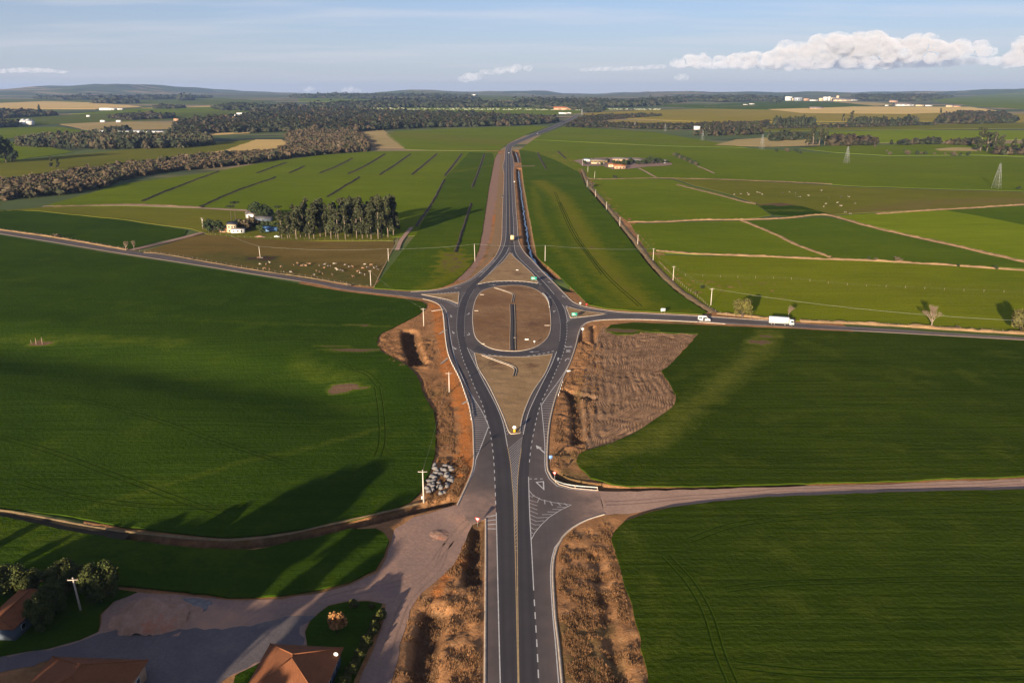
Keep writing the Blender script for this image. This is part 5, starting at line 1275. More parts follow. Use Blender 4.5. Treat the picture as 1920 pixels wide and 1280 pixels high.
wood('forest', 'belt of dark trees in front of the white sheds', [(30, 274), (60, 263), (170, 260), (300, 260), (390, 264), (404, 272), (330, 279), (200, 280), (80, 277)], 8., 6.5, 15., DK + SCR[1:3], 'near', 3)
wood('forest', 'dark woodland ridge beyond the valley field', [(560, 204), (640, 198), (700, 194), (760, 191), (860, 193), (930, 198), (990, 202.4), (860, 202.6), (700, 203)], 22, 15, 24, DK, 'far', 4)
wood('forest', 'hazy woodland on the far hillside', [(960, 199), (1000, 190), (1070, 192), (1200, 195), (1250, 198), (1180, 201.5), (1000, 202.5)], 26, 18, 26, DK, 'far', 5)
wood('riverside_wood', 'brown riverside scrub beside the far highway crest', [(1060, 239), (1078, 228), (1092, 222), (1112, 219), (1170, 217.5), (1240, 217.5), (1180, 222), (1125, 226), (1112, 231), (1200, 236.5), (1290, 236), (1440, 231), (1440, 239), (1350, 243), (1250, 243), (1150, 240)], 10.5, 7.0, 9., SCRD + DK[:2], 'mid', 6)
for px, lab, hgt, cl in (([(1448, 239), (1470, 236), (1525, 237), (1522, 240), (1450, 241)], 'rounded dark copse above the dirt lane', 26, DK), ([(1588, 235), (1660, 232), (1658, 235), (1600, 237)], 'dark copse beside the lone tall gum', 20, DK), ([(1668, 234), (1715, 232), (1716, 235), (1670, 236)], 'small dark copse on the far dirt lane', 18, DK),
                         ([(1755, 232), (1765, 220), (1800, 214), (1880, 214), (1905, 224), (1900, 231), (1830, 233)], 'brown wood on the slope below the town', 13, SCRD + DK), ([(1440, 240), (1600, 237.5), (1755, 233), (1755, 235), (1600, 239.5), (1440, 242)], 'low dark hedge along the far dirt lane', 9, SCRD + DK),
                         ([(1548, 272), (1560, 262), (1600, 260), (1650, 270), (1640, 273), (1580, 275)], 'brown thicket beside the gum cluster', 13, SCRD), ([(1655, 272), (1700, 269), (1770, 268), (1772, 271), (1700, 272.5)], 'dark hedge below the lime green field', 10, DK + SCRD), ([(1772, 271), (1840, 267), (1842, 271), (1800, 273)], 'hedge reaching to the field corner gum trees', 10, DK + SCRD),
                         ([(1440, 262), (1470, 258), (1520, 258), (1500, 264), (1445, 265)], 'dark bushes around a far homestead', 12, DK), ([(1860, 290), (1880, 286), (1960, 284), (2200, 286), (2200, 292), (1900, 292)], 'thicket under the field corner gum trees', 12, DK + SCRD), ([(1300, 254), (1330, 249), (1425, 248), (1430, 252), (1340, 255)], 'thicket under the riverside gums', 14, DK + SCRD),
                         ([(170, 195), (190, 192), (262, 193), (250, 195)], 'dark wood behind the pale tan hill field', 26, DK), ([(334, 189), (350, 186.5), (366, 188.5)], 'isolated dark copse on the far rise', 40, DK), ([(284, 204), (300, 201), (345, 202.5), (320, 205)], 'low copse by the tan strip', 18, DK), ([(400, 204), (440, 199), (560, 203), (540, 207), (420, 208)], 'dark woods between forest and tan strip', 20, DK),
                         ([(-60, 216), (0, 210), (60, 212), (108, 217), (60, 220), (-60, 226)], 'dark trees around the silos', 16, DK + SCRD), ([(-80, 240), (0, 233), (36, 234), (30, 238), (-80, 246)], 'dark trees at the foot of the silos', 15, DK), ([(200, 222), (250, 217), (330, 219), (320, 223), (240, 226)], 'scattered trees around tiny white houses', 14, DK + SCRD), ([(195, 250), (215, 246), (242, 246), (236, 251)], 'dark clump behind the white sheds', 14, DK),
                         ([(1000, 203.5), (1102, 204.3), (1140, 206), (1105, 208)], 'clump of trees by the valley farm', 22, DK), ([(540, 184), (620, 181), (800, 182), (900, 186), (780, 187), (640, 185)], 'dark woods on the horizon', 30, DK), ([(1250, 186), (1400, 184), (1480, 187), (1350, 192)], 'hazy woods between far road and factory', 26, DK), ([(1600, 183), (1700, 181), (1780, 184), (1720, 190), (1620, 188)], 'hazy woods behind the factory town', 30, DK),
                         ([(1180, 192), (1245, 189), (1300, 191), (1240, 195)], 'dim woodland patch on the middle horizon', 26, DK), ([(60, 185), (200, 183), (400, 184), (300, 187), (100, 188)], 'dim woodland under the blue hills', 26, DK), ([(1090, 212), (1098, 209), (1130, 207), (1120, 211)], 'trees by the far road crest', 12, DK), ([(1440, 192), (1452, 190), (1465, 191), (1455, 194)], 'dark clump below the factory', 26, DK)):
    d = np.mean([P(*p)[1] for p in px]); sc = max(1., d / 2400.)
    wood('copse', lab, px, 11. * sc, 7.6 * sc, hgt, cl, 'mid' if d < 3000 else 'far', int(px[0][0]) % 97)
# ---- dry grass tufts on the rough verges
def tufts(n, seed):
    r = np.random.RandomState(seed); X = []; Y = []
    zones = [p for p, a in ROUGH] + [PL((1044, 1000), (1075, 990), (1105, 978), (1170, 966), (1148, 1010), (1215, 1290), (1056, 1290), (1042, 1100)), PL((800, 566), (826, 576), (840, 660), (880, 760), (888, 860), (860, 945), (800, 940), (818, 850), (812, 770), (788, 718), (712, 660), (720, 625), (780, 594))]
    per = n // len(zones)
    for poly in zones:
        A = np.array(poly); x = r.uniform(A[:, 0].min(), A[:, 0].max(), per * 3); y = r.uniform(A[:, 1].min(), A[:, 1].max(), per * 3)
        m = inside(poly, x, y) & ~inside(PAVE_S, x, y) & (pdist(PAVE_S, x, y, True) > 1.0) & (fbm(x / 2.5, y / 2.5, 2) > .46); X.append(x[m][:per]); Y.append(y[m][:per])
    x = np.concatenate(X); y = np.concatenate(Y)
    for poly in FLATS:
        m = ~inside(poly, x, y); x, y = x[m], y[m]
    d, *_ = ground_detail(x, y); z = Z(x, y) + d; n = len(x); k = 6
    a = r.uniform(0, 6.28, (n, k)); h = r.uniform(.12, .5, (n, k)); sp = r.uniform(.1, .35, (n, k)); w = .055
    bx = x[:, None] + np.cos(a) * .05; by = y[:, None] + np.sin(a) * .05
    V = np.stack([np.stack([bx - np.sin(a) * w, by + np.cos(a) * w, np.repeat(z[:, None], k, 1) - .05], -1), np.stack([bx + np.sin(a) * w, by - np.cos(a) * w, np.repeat(z[:, None], k, 1) - .05], -1), np.stack([bx + np.cos(a) * sp, by + np.sin(a) * sp, z[:, None] + h], -1)], 2)
    V = V.reshape(-1, 3); F = np.arange(len(V)).reshape(-1, 3)
    t = r.rand(n)[:, None]; c = np.array([.34, .172, .075]) * (1 - t) + np.array([.19, .10, .045]) * t
    me = mesh_from('dry_grass', V, F, M['leaf']); put_color(me, np.repeat(c, 3 * k, 0))
    return tag(obj('dry_grass', me, None, None), 'dry tan grass tufts on the rough road verges', 'grass', None, 'stuff')
tufts(28000, 4)

# ================================================================== THINGS
M['pole'] = plain('concrete pole', (.55, .47, .38), .85, 0, .12, 1.)
M['steel'] = plain('galvanised steel', (.42, .42, .40), .5, .6, .12, 2.)
M['wire'] = plain('aluminium wire', (.42, .40, .34), .5, .2, .1, 1.)
M['ceramic'] = plain('brown ceramic', (.22, .12, .08), .3, 0, .1, 2.)
M['white'] = plain('white paint', (.66, .64, .60), .45, 0, .06, 1., spec=.5)
M['cream'] = plain('cream plaster', (.58, .45, .27), .85, 0, .12, .5)
M['peach'] = plain('peach plaster', (.45, .27, .16), .85, 0, .12, .5)
M['yellow'] = plain('ochre boards', (.38, .25, .07), .8, 0, .15, .6)
M['bluegrey'] = plain('blue grey boards', (.09, .11, .135), .8, 0, .15, .6)
M['blue'] = plain('blue sheeting', (.10, .20, .38), .6, 0, .15, .6)
M['dark_roof'] = plain('dark sheet roof', (.07, .065, .07), .7, 0, .2, .6)
M['grey_roof'] = plain('grey fibre roof', (.125, .105, .098), .85, 0, .2, .3)
M['red_roof'] = soil_mat('terracotta tiles', (.23, .085, .036), (.30, .115, .05), .35, 3., .02, .85, c3=(.13, .055, .032))
M['silo'] = plain('silo sheet', (.36, .38, .40), .45, .3, .12, .4)
m, nt, b = nodes('window glass'); b.inputs["Base Color"].default_value = (.02, .025, .03, 1); b.inputs["Roughness"].default_value = .08; b.inputs["Specular IOR Level"].default_value = .8; M['glass'] = m
M['tyre'] = plain('black rubber', (.02, .02, .02), .9, 0, .2, 4.)
M['rim'] = plain('steel rim', (.35, .34, .33), .4, .5, .1, 4.)
M['red'] = plain('red sign enamel', (.65, .04, .03), .4, 0, .05, 2.)
M['sign_green'] = plain('green sign enamel', (.03, .36, .24), .5, 0, .06, 2.)
M['sign_blue'] = plain('blue sign enamel', (.18, .34, .72), .5, 0, .06, 2.)
M['amber'] = plain('amber marker', (.75, .42, .02), .5, 0, .06, 2.)
M['sand'] = plain('beige truck panels', (.72, .52, .28), .6, 0, .08, .8)
M['dark_trim'] = plain('dark trim', (.03, .03, .035), .6, 0, .1, 2.)
M['stone'] = soil_mat('split stone', (.15, .14, .13), (.30, .27, .25), .9, 3., .04)
M['wood_post'] = plain('weathered post', (.30, .22, .145), .9, 0, .2, 2.)
M['lamp_red'] = plain('tail lamp', (.35, .02, .02), .3)
def sit(x, y): 
    """height of the ground actually built here, ditches and verge included"""
    for (x0, x1, y0, y1) in NEAR:
        if x0 + 2 < x < x1 - 2 and y0 + 2 < y < y1 - 2:
            d, *_ = ground_detail(np.array([x]), np.array([y])); return Zs(x, y) + float(d[0])
    return Zs(x, y)
def Pz(px, py, z):
    a = (px - 960.0) / F_PX; b_ = (640.0 - py) / F_PX
    dx, dy, dz = a, CP + b_ * SP, -SP + b_ * CP; t = (z - CAM_H) / dz
    return dx * t, dy * t

# ---- power poles and lines
POLES = {}
def pole(key, px, base, top, arm, label, extra=None, lean=0., face=0.):
    x, y, z, h = top_height(px, base, top); z = sit(x, y)
    root = empty('utility_pole', (x, y, z), face); root.rotation_euler = (0, lean, face)
    MB().tube([(0, 0, -.4), (0, 0, h * .5), (0, 0, h)], [.24, .19, .13], 8).build('shaft', M['pole'], root)
    if arm:
        MB().box(-arm / 2, arm / 2, -.19, -.09, h - .55, h - .40).build('crossarm', M['pole'], root)
        for u in (-.45, .0, .45):
            MB().tube([(u * arm, -.14, h - .41), (u * arm, -.14, h - .2)], [.05, .08], 6).build('insulator', M['ceramic'], root)
    else:
        MB().tube([(0, -.2, h - .25), (0, -.2, h + .05)], [.05, .08], 6).build('insulator', M['ceramic'], root)
    if extra == 'transformer': 
        MB().tube([(.35, -.1, h - 2.4), (.35, -.1, h - 1.3)], .28, 10).build('transformer', M['white'], root)
    if extra == 'meter':
        MB().box(-.55, -.15, -.3, .1, .9, 1.7).build('meter_box', M['white'], root)
    POLES[key] = (x, y, z + h - .2); return tag(root, label, 'pole')
for k, px, b_, t, arm, lab, ex, ln in (
    ('a', 794.6, 611, 577, 2.2, 'concrete power pole in the dry pocket above the dark pit', None, 0), ('b', 842.5, 734, 696, 2.2, 'concrete power pole in the orange soil beside the guardrail', None, 0), ('c', 794.5, 939, 879, 2.4, 'tall concrete power pole beside the heap of stones', 'meter', 0),
    ('d', 151, 1142, 1080, 2.2, 'pale power pole leaning among the near bushes', None, -.05), ('e', 695.5, 536, 507, 2.0, 'power pole at the corner of the cattle paddock', None, 0), ('f', 728.5, 489, 465.5, 1.2, 'power pole on the paddock path', None, 0), ('g', 488, 483.5, 461, 0, 'lone pole standing amid the cattle', None, -.03),
    ('h', 890.5, 490, 457, 0, 'slim pole beside the pink haul road', None, -.02), ('i', 1022, 490.5, 459.5, 0, 'slim pole across the highway at the field tip', None, 0), ('j', 1332.8, 572.5, 540, 2.2, 'first concrete power pole of the line, above the branch road', None, 0), ('k', 1262, 526, 498, 1.8, 'second concrete power pole of the line up the bank', None, 0),
    ('l', 1224.5, 489, 465, 1.6, 'third power pole of the line up the bank', None, 0), ('m', 1195.6, 459, 436, 1.2, 'fourth power pole of the line up the bank', None, 0), ('n', 1162, 422.6, 404, 1.2, 'fifth power pole of the line, by the tan bank corner', None, 0), ('o', 1137, 393, 376, .8, 'sixth power pole of the line up the bank', None, 0),
    ('p', 1116.5, 368.5, 353, 0, 'seventh pole of the line up the bank', None, 0), ('q', 1100.8, 350, 335, 0, 'eighth pole of the line, beside the brown bush', None, 0), ('r', 1102.2, 323, 311, 0, 'ninth pole of the line, below the farmstead', None, 0), ('s', 1092, 311, 298.5, 0, 'last pole of the line at the farmstead gate', None, 0),
    ('t', 1114.2, 335, 320.5, 0, 'leaning pole below the farmstead', None, .08), ('u', 380.5, 429, 408.5, 2.6, 'pole with lamps at the farmhouse gate', 'transformer', 0)):
    pole(k, px, b_, t, arm, lab, ex, ln)
def wire(name, pts, rad, label, sag=.018, parts=1):
    root = empty(name, pts[0])
    o = Vector(pts[0]); 
    for a, c in zip(pts[:-1], pts[1:]):
        A, B = Vector(a), Vector(c); L = (B - A).length; n = 10; side = (B - A).cross(Vector((0, 0, 1))).normalized()
        for s in ([0] if parts == 1 else [-.9, .9]):
            q = [A.lerp(B, i / n) - Vector((0, 0, sag * L * 4 * (i / n) * (1 - i / n))) + side * s - o for i in range(n + 1)]
            MB().tube(q, rad, 4).build('span', M['wire'], root)
    return tag(root, label, 'power line')
x1, y1 = P(330, 478); 
wire('power_line', [POLES['u'], POLES['g'], POLES['f'], POLES['h'], POLES['i'], POLES['l']], .028, 'power line strung across the highway from paddock to pole line')
wire('power_line', [POLES[k] for k in 'jklmnopq'], .015, 'power line following the earth bank', parts=2)
x1, y1 = P(1780, 660); wire('power_line', [POLES['j'], (P(1920, 640)[0], P(1920, 640)[1], 9.)], .028, 'power line crossing the meadow with lone trees')
wire('power_line', [POLES['c'], POLES['b'], POLES['a'], POLES['e'], POLES['f']], .014, 'power line along the orange verge')

# ---- lattice pylons
def pylon(px, base, top, label, rad=.13):
    x, y, z, h = top_height(px, base, top); root = empty('pylon', (x, y, z), R(35)); w = h * .135; wt = h * .02
    corner = lambda s, t, u: (s * (w + (wt - w) * u), t * (w + (wt - w) * u), h * u * .93)
    for s in (-1, 1):
        for t in (-1, 1): MB().tube([corner(s, t, 0), corner(s, t, 1)], rad, 4).build('leg', M['steel'], root)
    mb = MB(); lv = [0, .16, .31, .45, .58, .70, .80, .9, 1.]
    for u0, u1 in zip(lv[:-1], lv[1:]):
        for (s0, t0, s1, t1) in ((-1, -1, 1, -1), (1, -1, 1, 1), (1, 1, -1, 1), (-1, 1, -1, -1)):
            mb.tube([corner(s0, t0, u0), corner(s1, t1, u1)], rad * .6, 3); mb.tube([corner(s1, t1, u0), corner(s0, t0, u1)], rad * .6, 3); mb.tube([corner(s0, t0, u1), corner(s1, t1, u1)], rad * .6, 3)
    mb.build('bracing', M['steel'], root)
    for u, L in ((.66, .15), (.80, .13), (.92, .10)):
        for s in (-1, 1):
            q = MB(); q.tube([(0, 0, h * u), (s * h * L, 0, h * u + .5)], rad * .8, 3); q.tube([(0, 0, h * (u - .05)), (s * h * L, 0, h * u + .5)], rad * .7, 3); q.tube([(s * h * L, 0, h * u + .5), (s * h * L, 0, h * u - h * .04)], rad * .7, 4); q.build('crossarm', M['steel'], root)
    MB().tube([(0, 0, h * .9), (0, 0, h)], rad, 4).build('peak', M['steel'], root)
    return tag(root, label, 'pylon')
pylon(1868, 353, 304, 'tall lattice steel pylon standing in the broad green field', .09)
pylon(1587, 306, 273, 'lattice steel pylon amid the far green field', .10)
pylon(1428, 281, 251, 'distant pylon against the thicket near the gum cluster', .09)
pylon(1317, 264, 243, 'faint distant pylon near the riverside gums', .09)
pylon(1247, 247, 231, 'faint distant pylon before the riverside scrub', .09)
pylon(1190, 240, 228, 'smallest pylon before the riverside scrub', .09)
pylon(1091, 216, 204, 'pylon at the far highway crest', .3)

# ---- road signs
def sign(name, px, base, label, shape, w, h, clear, mat, face, posts=1, rim=None, extra=None):
    x, y = P(px, base); z = sit(x, y); root = empty(name, (x, y, z), face)
    for u in ([0] if posts == 1 else [-w * .32, w * .32]): MB().tube([(u, .06, -.3), (u, .06, clear + h * .6)], .05, 6).build('post', M['steel'], root)
    if shape == 'rect': V = [(-w/2, clear), (w/2, clear), (w/2, clear + h), (-w/2, clear + h)]
    elif shape == 'round': V = [(w/2 * math.cos(t * .3927), clear + h/2 + h/2 * math.sin(t * .3927)) for t in range(16)]
    else: V = [(0, clear), (w/2, clear + h), (-w/2, clear + h)]
    p = MB().prism(V, 'y', -.03, .03).build('panel', M[mat], root)
    if rim:
        c = sum(v[0] for v in V) / len(V), sum(v[1] for v in V) / len(V)
        MB().prism([(c[0] + (a - c[0]) * .66, c[1] + (d - c[1]) * .66) for a, d in V], 'y', -.036, -.031).build('face', M[rim], p)
    if extra == 'lines':
        for k in range(3): MB().box(-w * .38, w * (.3 - .12 * k), -.037, -.032, clear + h * (.22 + .24 * k), clear + h * (.32 + .24 * k)).build('legend_bar', M['white'], p)
    if extra == 'marker': MB().box(-.35, .35, -.03, .03, .35, clear - .1).build('marker_board', M['amber'], root)
    return tag(root, label, 'sign')
sign('direction_sign', 1001, 530, 'green direction sign on the triangular island where the highway splits', 'rect', 3.2, 1.6, 1.7, 'sign_green', R(-5), 2, None, 'lines')
sign('direction_sign', 1077, 597, 'green direction sign on the smallest triangular island', 'rect', 2.6, 1.5, 1.3, 'sign_green', R(-2), 2, None, 'lines')
sign('give_way_sign', 1040, 900, 'red bordered triangular give way sign at the dark ditch', 'tri', 1.3, 1.15, 1.4, 'red', R(8), 1, 'white')
sign('give_way_sign', 895.5, 983, 'red bordered triangular give way sign where the dirt track joins', 'tri', 1.4, 1.25, 1.3, 'red', R(-15), 1, 'white')
sign('service_sign', 1032.5, 866, 'small blue square sign on the verge near the give way sign', 'rect', .95, .95, 1.1, 'sign_blue', R(5))
sign('keep_right_sign', 964.6, 812, 'round white sign above an amber board at the island tip', 'round', 1.2, 1.2, 1.35, 'white', 0, 1, None, 'marker')
sign('speed_sign', 1088, 576, 'small round white sign beside a small red one', 'round', 1.0, 1.0, 1.6, 'white', 0)
sign('stop_sign', 1100, 577, 'small red sign in the crop corner', 'round', 1.1, 1.1, 1.2, 'red', R(20))
sign('notice_board', 1243, 588, 'white rectangular board facing the branch road', 'rect', 2.2, 1.4, 1.2, 'white', 0, 2)
sign('round_sign', 1092.5, 625, 'round white sign beside the slip road to the branch road', 'round', 1.2, 1.2, 2.2, 'white', 0)
sign('round_sign', 1002, 646, 'small white sign at the lower edge of the central island', 'round', .8, .8, 1.0, 'white', 0)
sign('dark_sign', 941.5, 372, 'sign seen from behind beside the far highway', 'rect', 2.0, 1.4, 2.0, 'dark_trim', 0)
sign('roadside_marker', 964.5, 343, 'small white marker on the far highway shoulder', 'rect', 1.2, 1.2, .8, 'white', 0)
sign('roadside_marker', 1066.5, 698.5, 'low pale marker on the slip road verge by the rough soil', 'rect', 1.6, .5, .3, 'white', R(8))
sign('roadside_marker', 988, 638, 'low pale block on the central island', 'rect', 1.8, .6, .1, 'white', 0)
sign('roadside_marker', 970, 507.5, 'low pale block on the triangular island', 'rect', 1.6, .5, .1, 'white', 0)

# ---- guard rails
def guardrail(px, label, gap=4.0, pm='white'):
    L = resample(PL(*px), 1.0); x0, y0 = L[0]; root = empty('guardrail', (x0, y0, 0)); n = len(L)
    prof = [(-.03, .50), (.05, .56), (-.03, .65), (.05, .74), (-.03, .80)]
    V = np.vstack([np.c_[offset_line(L, u), np.full(n, z + .1)] - np.array([x0, y0, 0]) for u, z in prof]); i = np.arange(n - 1)
    me = mesh_from('rail', V, np.vstack([np.c_[i + k*n, i + 1 + k*n, i + 1 + (k+1)*n, i + (k+1)*n] for k in range(4)]), M['steel'])
    link(bpy.data.objects.new('rail', me), root)
    me = MB().box(-.09, .09, -.09, .09, -.5, .92).mesh('post', M[pm]); E = even(L, max(2, int(length(L) / gap)))
    for q in E: o = link(bpy.data.objects.new('post', me), root); o.location = (q[0] - x0, q[1] - y0, 0)
    return tag(root, label, 'guardrail')
guardrail([(831, 590), (832.5, 600), (834, 620), (836, 640), (840, 663), (847, 682), (861, 710), (873, 743), (880, 766), (883.5, 787)], 'long steel guardrail with white posts along the orange verge', 3.2)
guardrail([(1018, 552), (1025, 560), (1029, 570), (1029.6, 577)], 'short curved guardrail at the rim of the central island', 2.4)
guardrail([(1055, 717), (1051, 728), (1047, 742)], 'short guardrail beside the slip road at the rough soil', 2.4)
guardrail([(1042, 905), (1056, 910.5), (1078, 914.5), (1120, 918)], 'pale barrier curving along the ditch at the farm lane', 3., 'concrete')

# ---- vehicles
def wheel(parent, x, y, r, w=.28):
    o = MB().tube([(x, y - w/2, r), (x, y + w/2, r)], r, 14).build('wheel', M['tyre'], parent)
    MB().tube([(x, y - w/2 - .012, r), (x, y + w/2 + .012, r)], r * .55, 10).build('rim', M['rim'], o)
def truck(px, base, rz, label, cargo, L=8.2, cargo_h=2.5, tanker=False, cab='white'):
    x, y = P(px, base); root = empty('truck', (x, y, float(ramp(y)) + .11), rz)
    MB().box(-L/2 - .8, L/2 + .6, -.45, .45, .75, 1.0).build('chassis', M['dark_trim'], root)
    z0 = 1.05
    prof = [(-1.25, z0), (1.25, z0), (1.25, z0 + cargo_h - .25), (1.05, z0 + cargo_h), (-1.05, z0 + cargo_h), (-1.25, z0 + cargo_h - .25)]
    c = MB().prism(prof, 'x', -L/2 - .8, L/2 - .8).build('cargo_body', M[cargo], root)
    for k in range(5): MB().box(-L/2 - .6 + k * (L - .4) / 4.2, -L/2 - .52 + k * (L - .4) / 4.2, -1.27, 1.27, z0 + .1, z0 + cargo_h - .3).build('rib', M[cargo], c)
    c0 = L/2 - .55
    cb = MB().prism([(c0, .6), (c0 + 2.0, .6), (c0 + 2.05, 1.6), (c0 + 1.75, 2.75), (c0 + .1, 2.85)], 'y', -1.2, 1.2).build('cab', M[cab], root)
    MB().add([(c0 + 2.065, -1.05, 1.65), (c0 + 2.065, 1.05, 1.65), (c0 + 1.79, 1.0, 2.6), (c0 + 1.79, -1.0, 2.6)], [(0, 1, 2, 3)]).build('windscreen', M['glass'], cb)
    for s in (-1, 1):
        MB().box(c0 + .5, c0 + 1.6, s * 1.2 - .015, s * 1.2 + .015, 1.65, 2.45).build('side_window', M['glass'], cb)
        MB().box(c0 + 1.98, c0 + 2.06, s * .9 - .18, s * .9 + .18, .85, 1.1).build('headlight', M['rim'], cb)
        MB().box(c0 + 1.7, c0 + 1.95, s * 1.4 - .12, s * 1.4 + .12, 1.7, 2.3).build('mirror', M['dark_trim'], cb)
        for wx in (-L/2 + .4, -L/2 + 1.6, L/2 - 2.4, L/2 + .55): wheel(root, wx, s * 1.05, .5, .3)
    MB().box(c0 + 1.95, c0 + 2.15, -1.2, 1.2, .45, .8).build('bumper', M['dark_trim'], root)
    return tag(root, label, 'truck')
d0, d1 = P(1400, 605.5), P(1540, 613.5); ROAD_RZ = math.atan2(d1[1] - d0[1], d1[0] - d0[0])
truck(1463, 609.5, ROAD_RZ, 'white box truck parked on the branch road beside a leafless tree', 'white', 8.6, 2.7)
truck(960.6, 450.5, R(90), 'beige loaded truck driving away on the highway', 'sand', 5.8, 2.6, cab='sand')
def van(px, base, rz, label):
    x, y = P(px, base); root = empty('van', (x, y, .11), rz)
    bd = MB().prism([(-2.8, .4), (2.75, .4), (2.85, .95), (2.55, 1.25), (1.75, 1.5), (1.1, 2.4), (.7, 2.55), (-2.65, 2.5), (-2.8, 2.2)], 'y', -1.0, 1.0).build('body', M['white'], root)
    MB().add([(1.83, -.85, 1.5), (1.83, .85, 1.5), (1.2, .8, 2.36), (1.2, -.8, 2.36)], [(0, 1, 2, 3)]).build('windscreen', M['glass'], bd)
    for s in (-1, 1):
        MB().prism([(.35, 1.45), (1.5, 1.45), (1.0, 2.2), (.35, 2.2)], 'y', s * 1.0 - .015, s * 1.0 + .015).build('cab_window', M['glass'], bd)
        MB().box(-2.4, -.9, s * 1.0 - .015, s * 1.0 + .015, 1.5, 2.15).build('side_window', M['glass'], bd)
        MB().box(2.72, 2.84, s * .7 - .15, s * .7 + .15, .8, 1.05).build('headlight', M['rim'], bd)
        MB().box(-2.83, -2.77, s * .85 - .08, s * .85 + .08, .9, 1.4).build('tail_lamp', M['lamp_red'], bd)
        for wx in (-1.75, 1.8): wheel(root, wx, s * .88, .36, .24)
    MB().box(-.55, .3, -1.03, -.985, .5, 2.2).build('sliding_door', M['dark_trim'], bd)
    return tag(root, label, 'van')
van(1320, 602.5, ROAD_RZ, 'white van with dark side door stopped on the branch road')
def car(px, base, rz, label, mat):
    x, y = P(px, base); root = empty('car', (x, y, float(ramp(y)) + .11), rz)
    bd = MB().prism([(-2.1, .35), (2.1, .35), (2.1, .8), (1.1, .95), (.5, 1.45), (-1.2, 1.48), (-2.0, 1.0)], 'y', -.85, .85).build('body', M[mat], root)
    MB().add([(1.12, -.7, .98), (1.12, .7, .98), (.56, .65, 1.42), (.56, -.65, 1.42)], [(0, 1, 2, 3)]).build('windscreen', M['glass'], bd)
    for s in (-1, 1):
        MB().prism([(-1.3, 1.0), (.85, 1.0), (.4, 1.38), (-1.1, 1.4)], 'y', s * .85 - .012, s * .85 + .012).build('side_window', M['glass'], bd)
        for wx in (-1.3, 1.3): wheel(root, wx, s * .78, .32, .2)
    return tag(root, label, 'car')
car(954.3, 287.5, R(270), 'white car far along the highway before the bend', 'white')
car(1008, 251.2, R(215), 'pale car on the highway past the bend', 'white')
car(520, 445.5, R(0), 'white car parked in front of the gum grove', 'white')

# ---- skinned figures
def skin(name, pts, edges, mat, sub=1):
    me = bpy.data.meshes.new(name); me.from_pydata([p[:3] for p in pts], edges, []); o = bpy.data.objects.new(name, me); COL.objects.link(o)
    md = o.modifiers.new('s', 'SKIN'); md.use_smooth_shade = True
    if not me.skin_vertices: me.attributes
    sv = me.skin_vertices[0].data
    for i, p in enumerate(pts): sv[i].radius = (p[3], p[4] if len(p) > 4 else p[3]); sv[i].use_root = (i == 0)
    s = o.modifiers.new('u', 'SUBSURF'); s.levels = sub
    dg = bpy.context.evaluated_depsgraph_get(); out = bpy.data.meshes.new_from_object(o.evaluated_get(dg)); bpy.data.objects.remove(o)
    out.materials.clear(); out.materials.append(mat); out.name = name; return out
def hide(name, c1, c2, th):
    m, nt, b = nodes(name); t = nn(nt, "TexCoord"); oi = nn(nt, "ObjectInfo"); ad = nn(nt, "VectorMath", operation='ADD')
    nt.links.new(t.outputs["Object"], ad.inputs[0]); nt.links.new(oi.outputs["Location"], ad.inputs[1])
    nt.links.new(mixc(nt, rng(nt, noise(nt, ad.outputs[0], 1.1, 2), th, th + .04), c1, c2), b.inputs["Base Color"]); b.inputs["Roughness"].default_value = .8; return m
HIDES = [hide('white and black hide', (.38, .31, .22), (.03, .025, .022), .48), hide('pale brown hide', (.32, .19, .10), (.20, .10, .05), .48), hide('dark hide', (.05, .035, .03), (.5, .42, .34), .62)]
def cow_mesh(mat, graze):
    nk, hd, mz = ((1.0, 0, 1.15), (1.25, 0, .75), (1.4, 0, .35)) if graze else ((1.0, 0, 1.35), (1.3, 0, 1.5), (1.62, 0, 1.38))
    pts = [(0, 0, 1.0, .36, .40), (-.55, 0, 1.02, .34, .38), (-.85, 0, 1.08, .24, .28), (.5, 0, 1.02, .34, .40), (.8, 0, 1.12, .22, .28), (*nk, .17, .2), (*hd, .14, .17), (*mz, .09, .09), (-1.0, 0, .95, .04), (-1.06, 0, .5, .03)]
    ed = [(0, 1), (1, 2), (0, 3), (3, 4), (4, 5), (5, 6), (6, 7), (2, 8), (8, 9)]
    for bx, src, hind in ((-.68, 1, 1), (.62, 3, 0)):
        for s in (-1, 1):
            k = len(pts)
            if hind: pts += [(bx, s * .2, .72, .15), (bx - .12, s * .2, .42, .075), (bx - .02, s * .2, .05, .06)]
            else: pts += [(bx, s * .19, .68, .12), (bx + .02, s * .19, .38, .07), (bx, s * .19, .05, .06)]
            ed += [(src, k), (k, k + 1), (k + 1, k + 2)]
    k = len(pts); pts += [(hd[0] - .02, .22, hd[2] + .12, .04), (hd[0] - .02, -.22, hd[2] + .12, .04)]; ed += [(6, k), (6, k + 1)]
    return skin('body', pts, ed, mat)
COWS = [cow_mesh(h, g) for h in HIDES for g in (True, False)]
rc = random.Random(3); zl = zoomer(480, 400, 4); zr = zoomer(1440, 160, 4); zm = zoomer(960, 160, 4)
left = zl((20, 340), (46, 343), (30, 390), (80, 390), (105, 380), (65, 422), (105, 424), (190, 408), (210, 445), (262, 450), (275, 446), (285, 395), (310, 382), (345, 403), (385, 390), (402, 389), (360, 396), (372, 403), (435, 470), (458, 438), (480, 446), (475, 400), (512, 395), (510, 418), (500, 460), (550, 406), (575, 466), (592, 390), (600, 424), (612, 435), (652, 440), (668, 396), (700, 413), (725, 410),
          (730, 482), (768, 444), (787, 459), (800, 420), (817, 391), (817, 470), (838, 416), (862, 393), (885, 420), (905, 405), (912, 427), (945, 388), (320, 398), (640, 436))
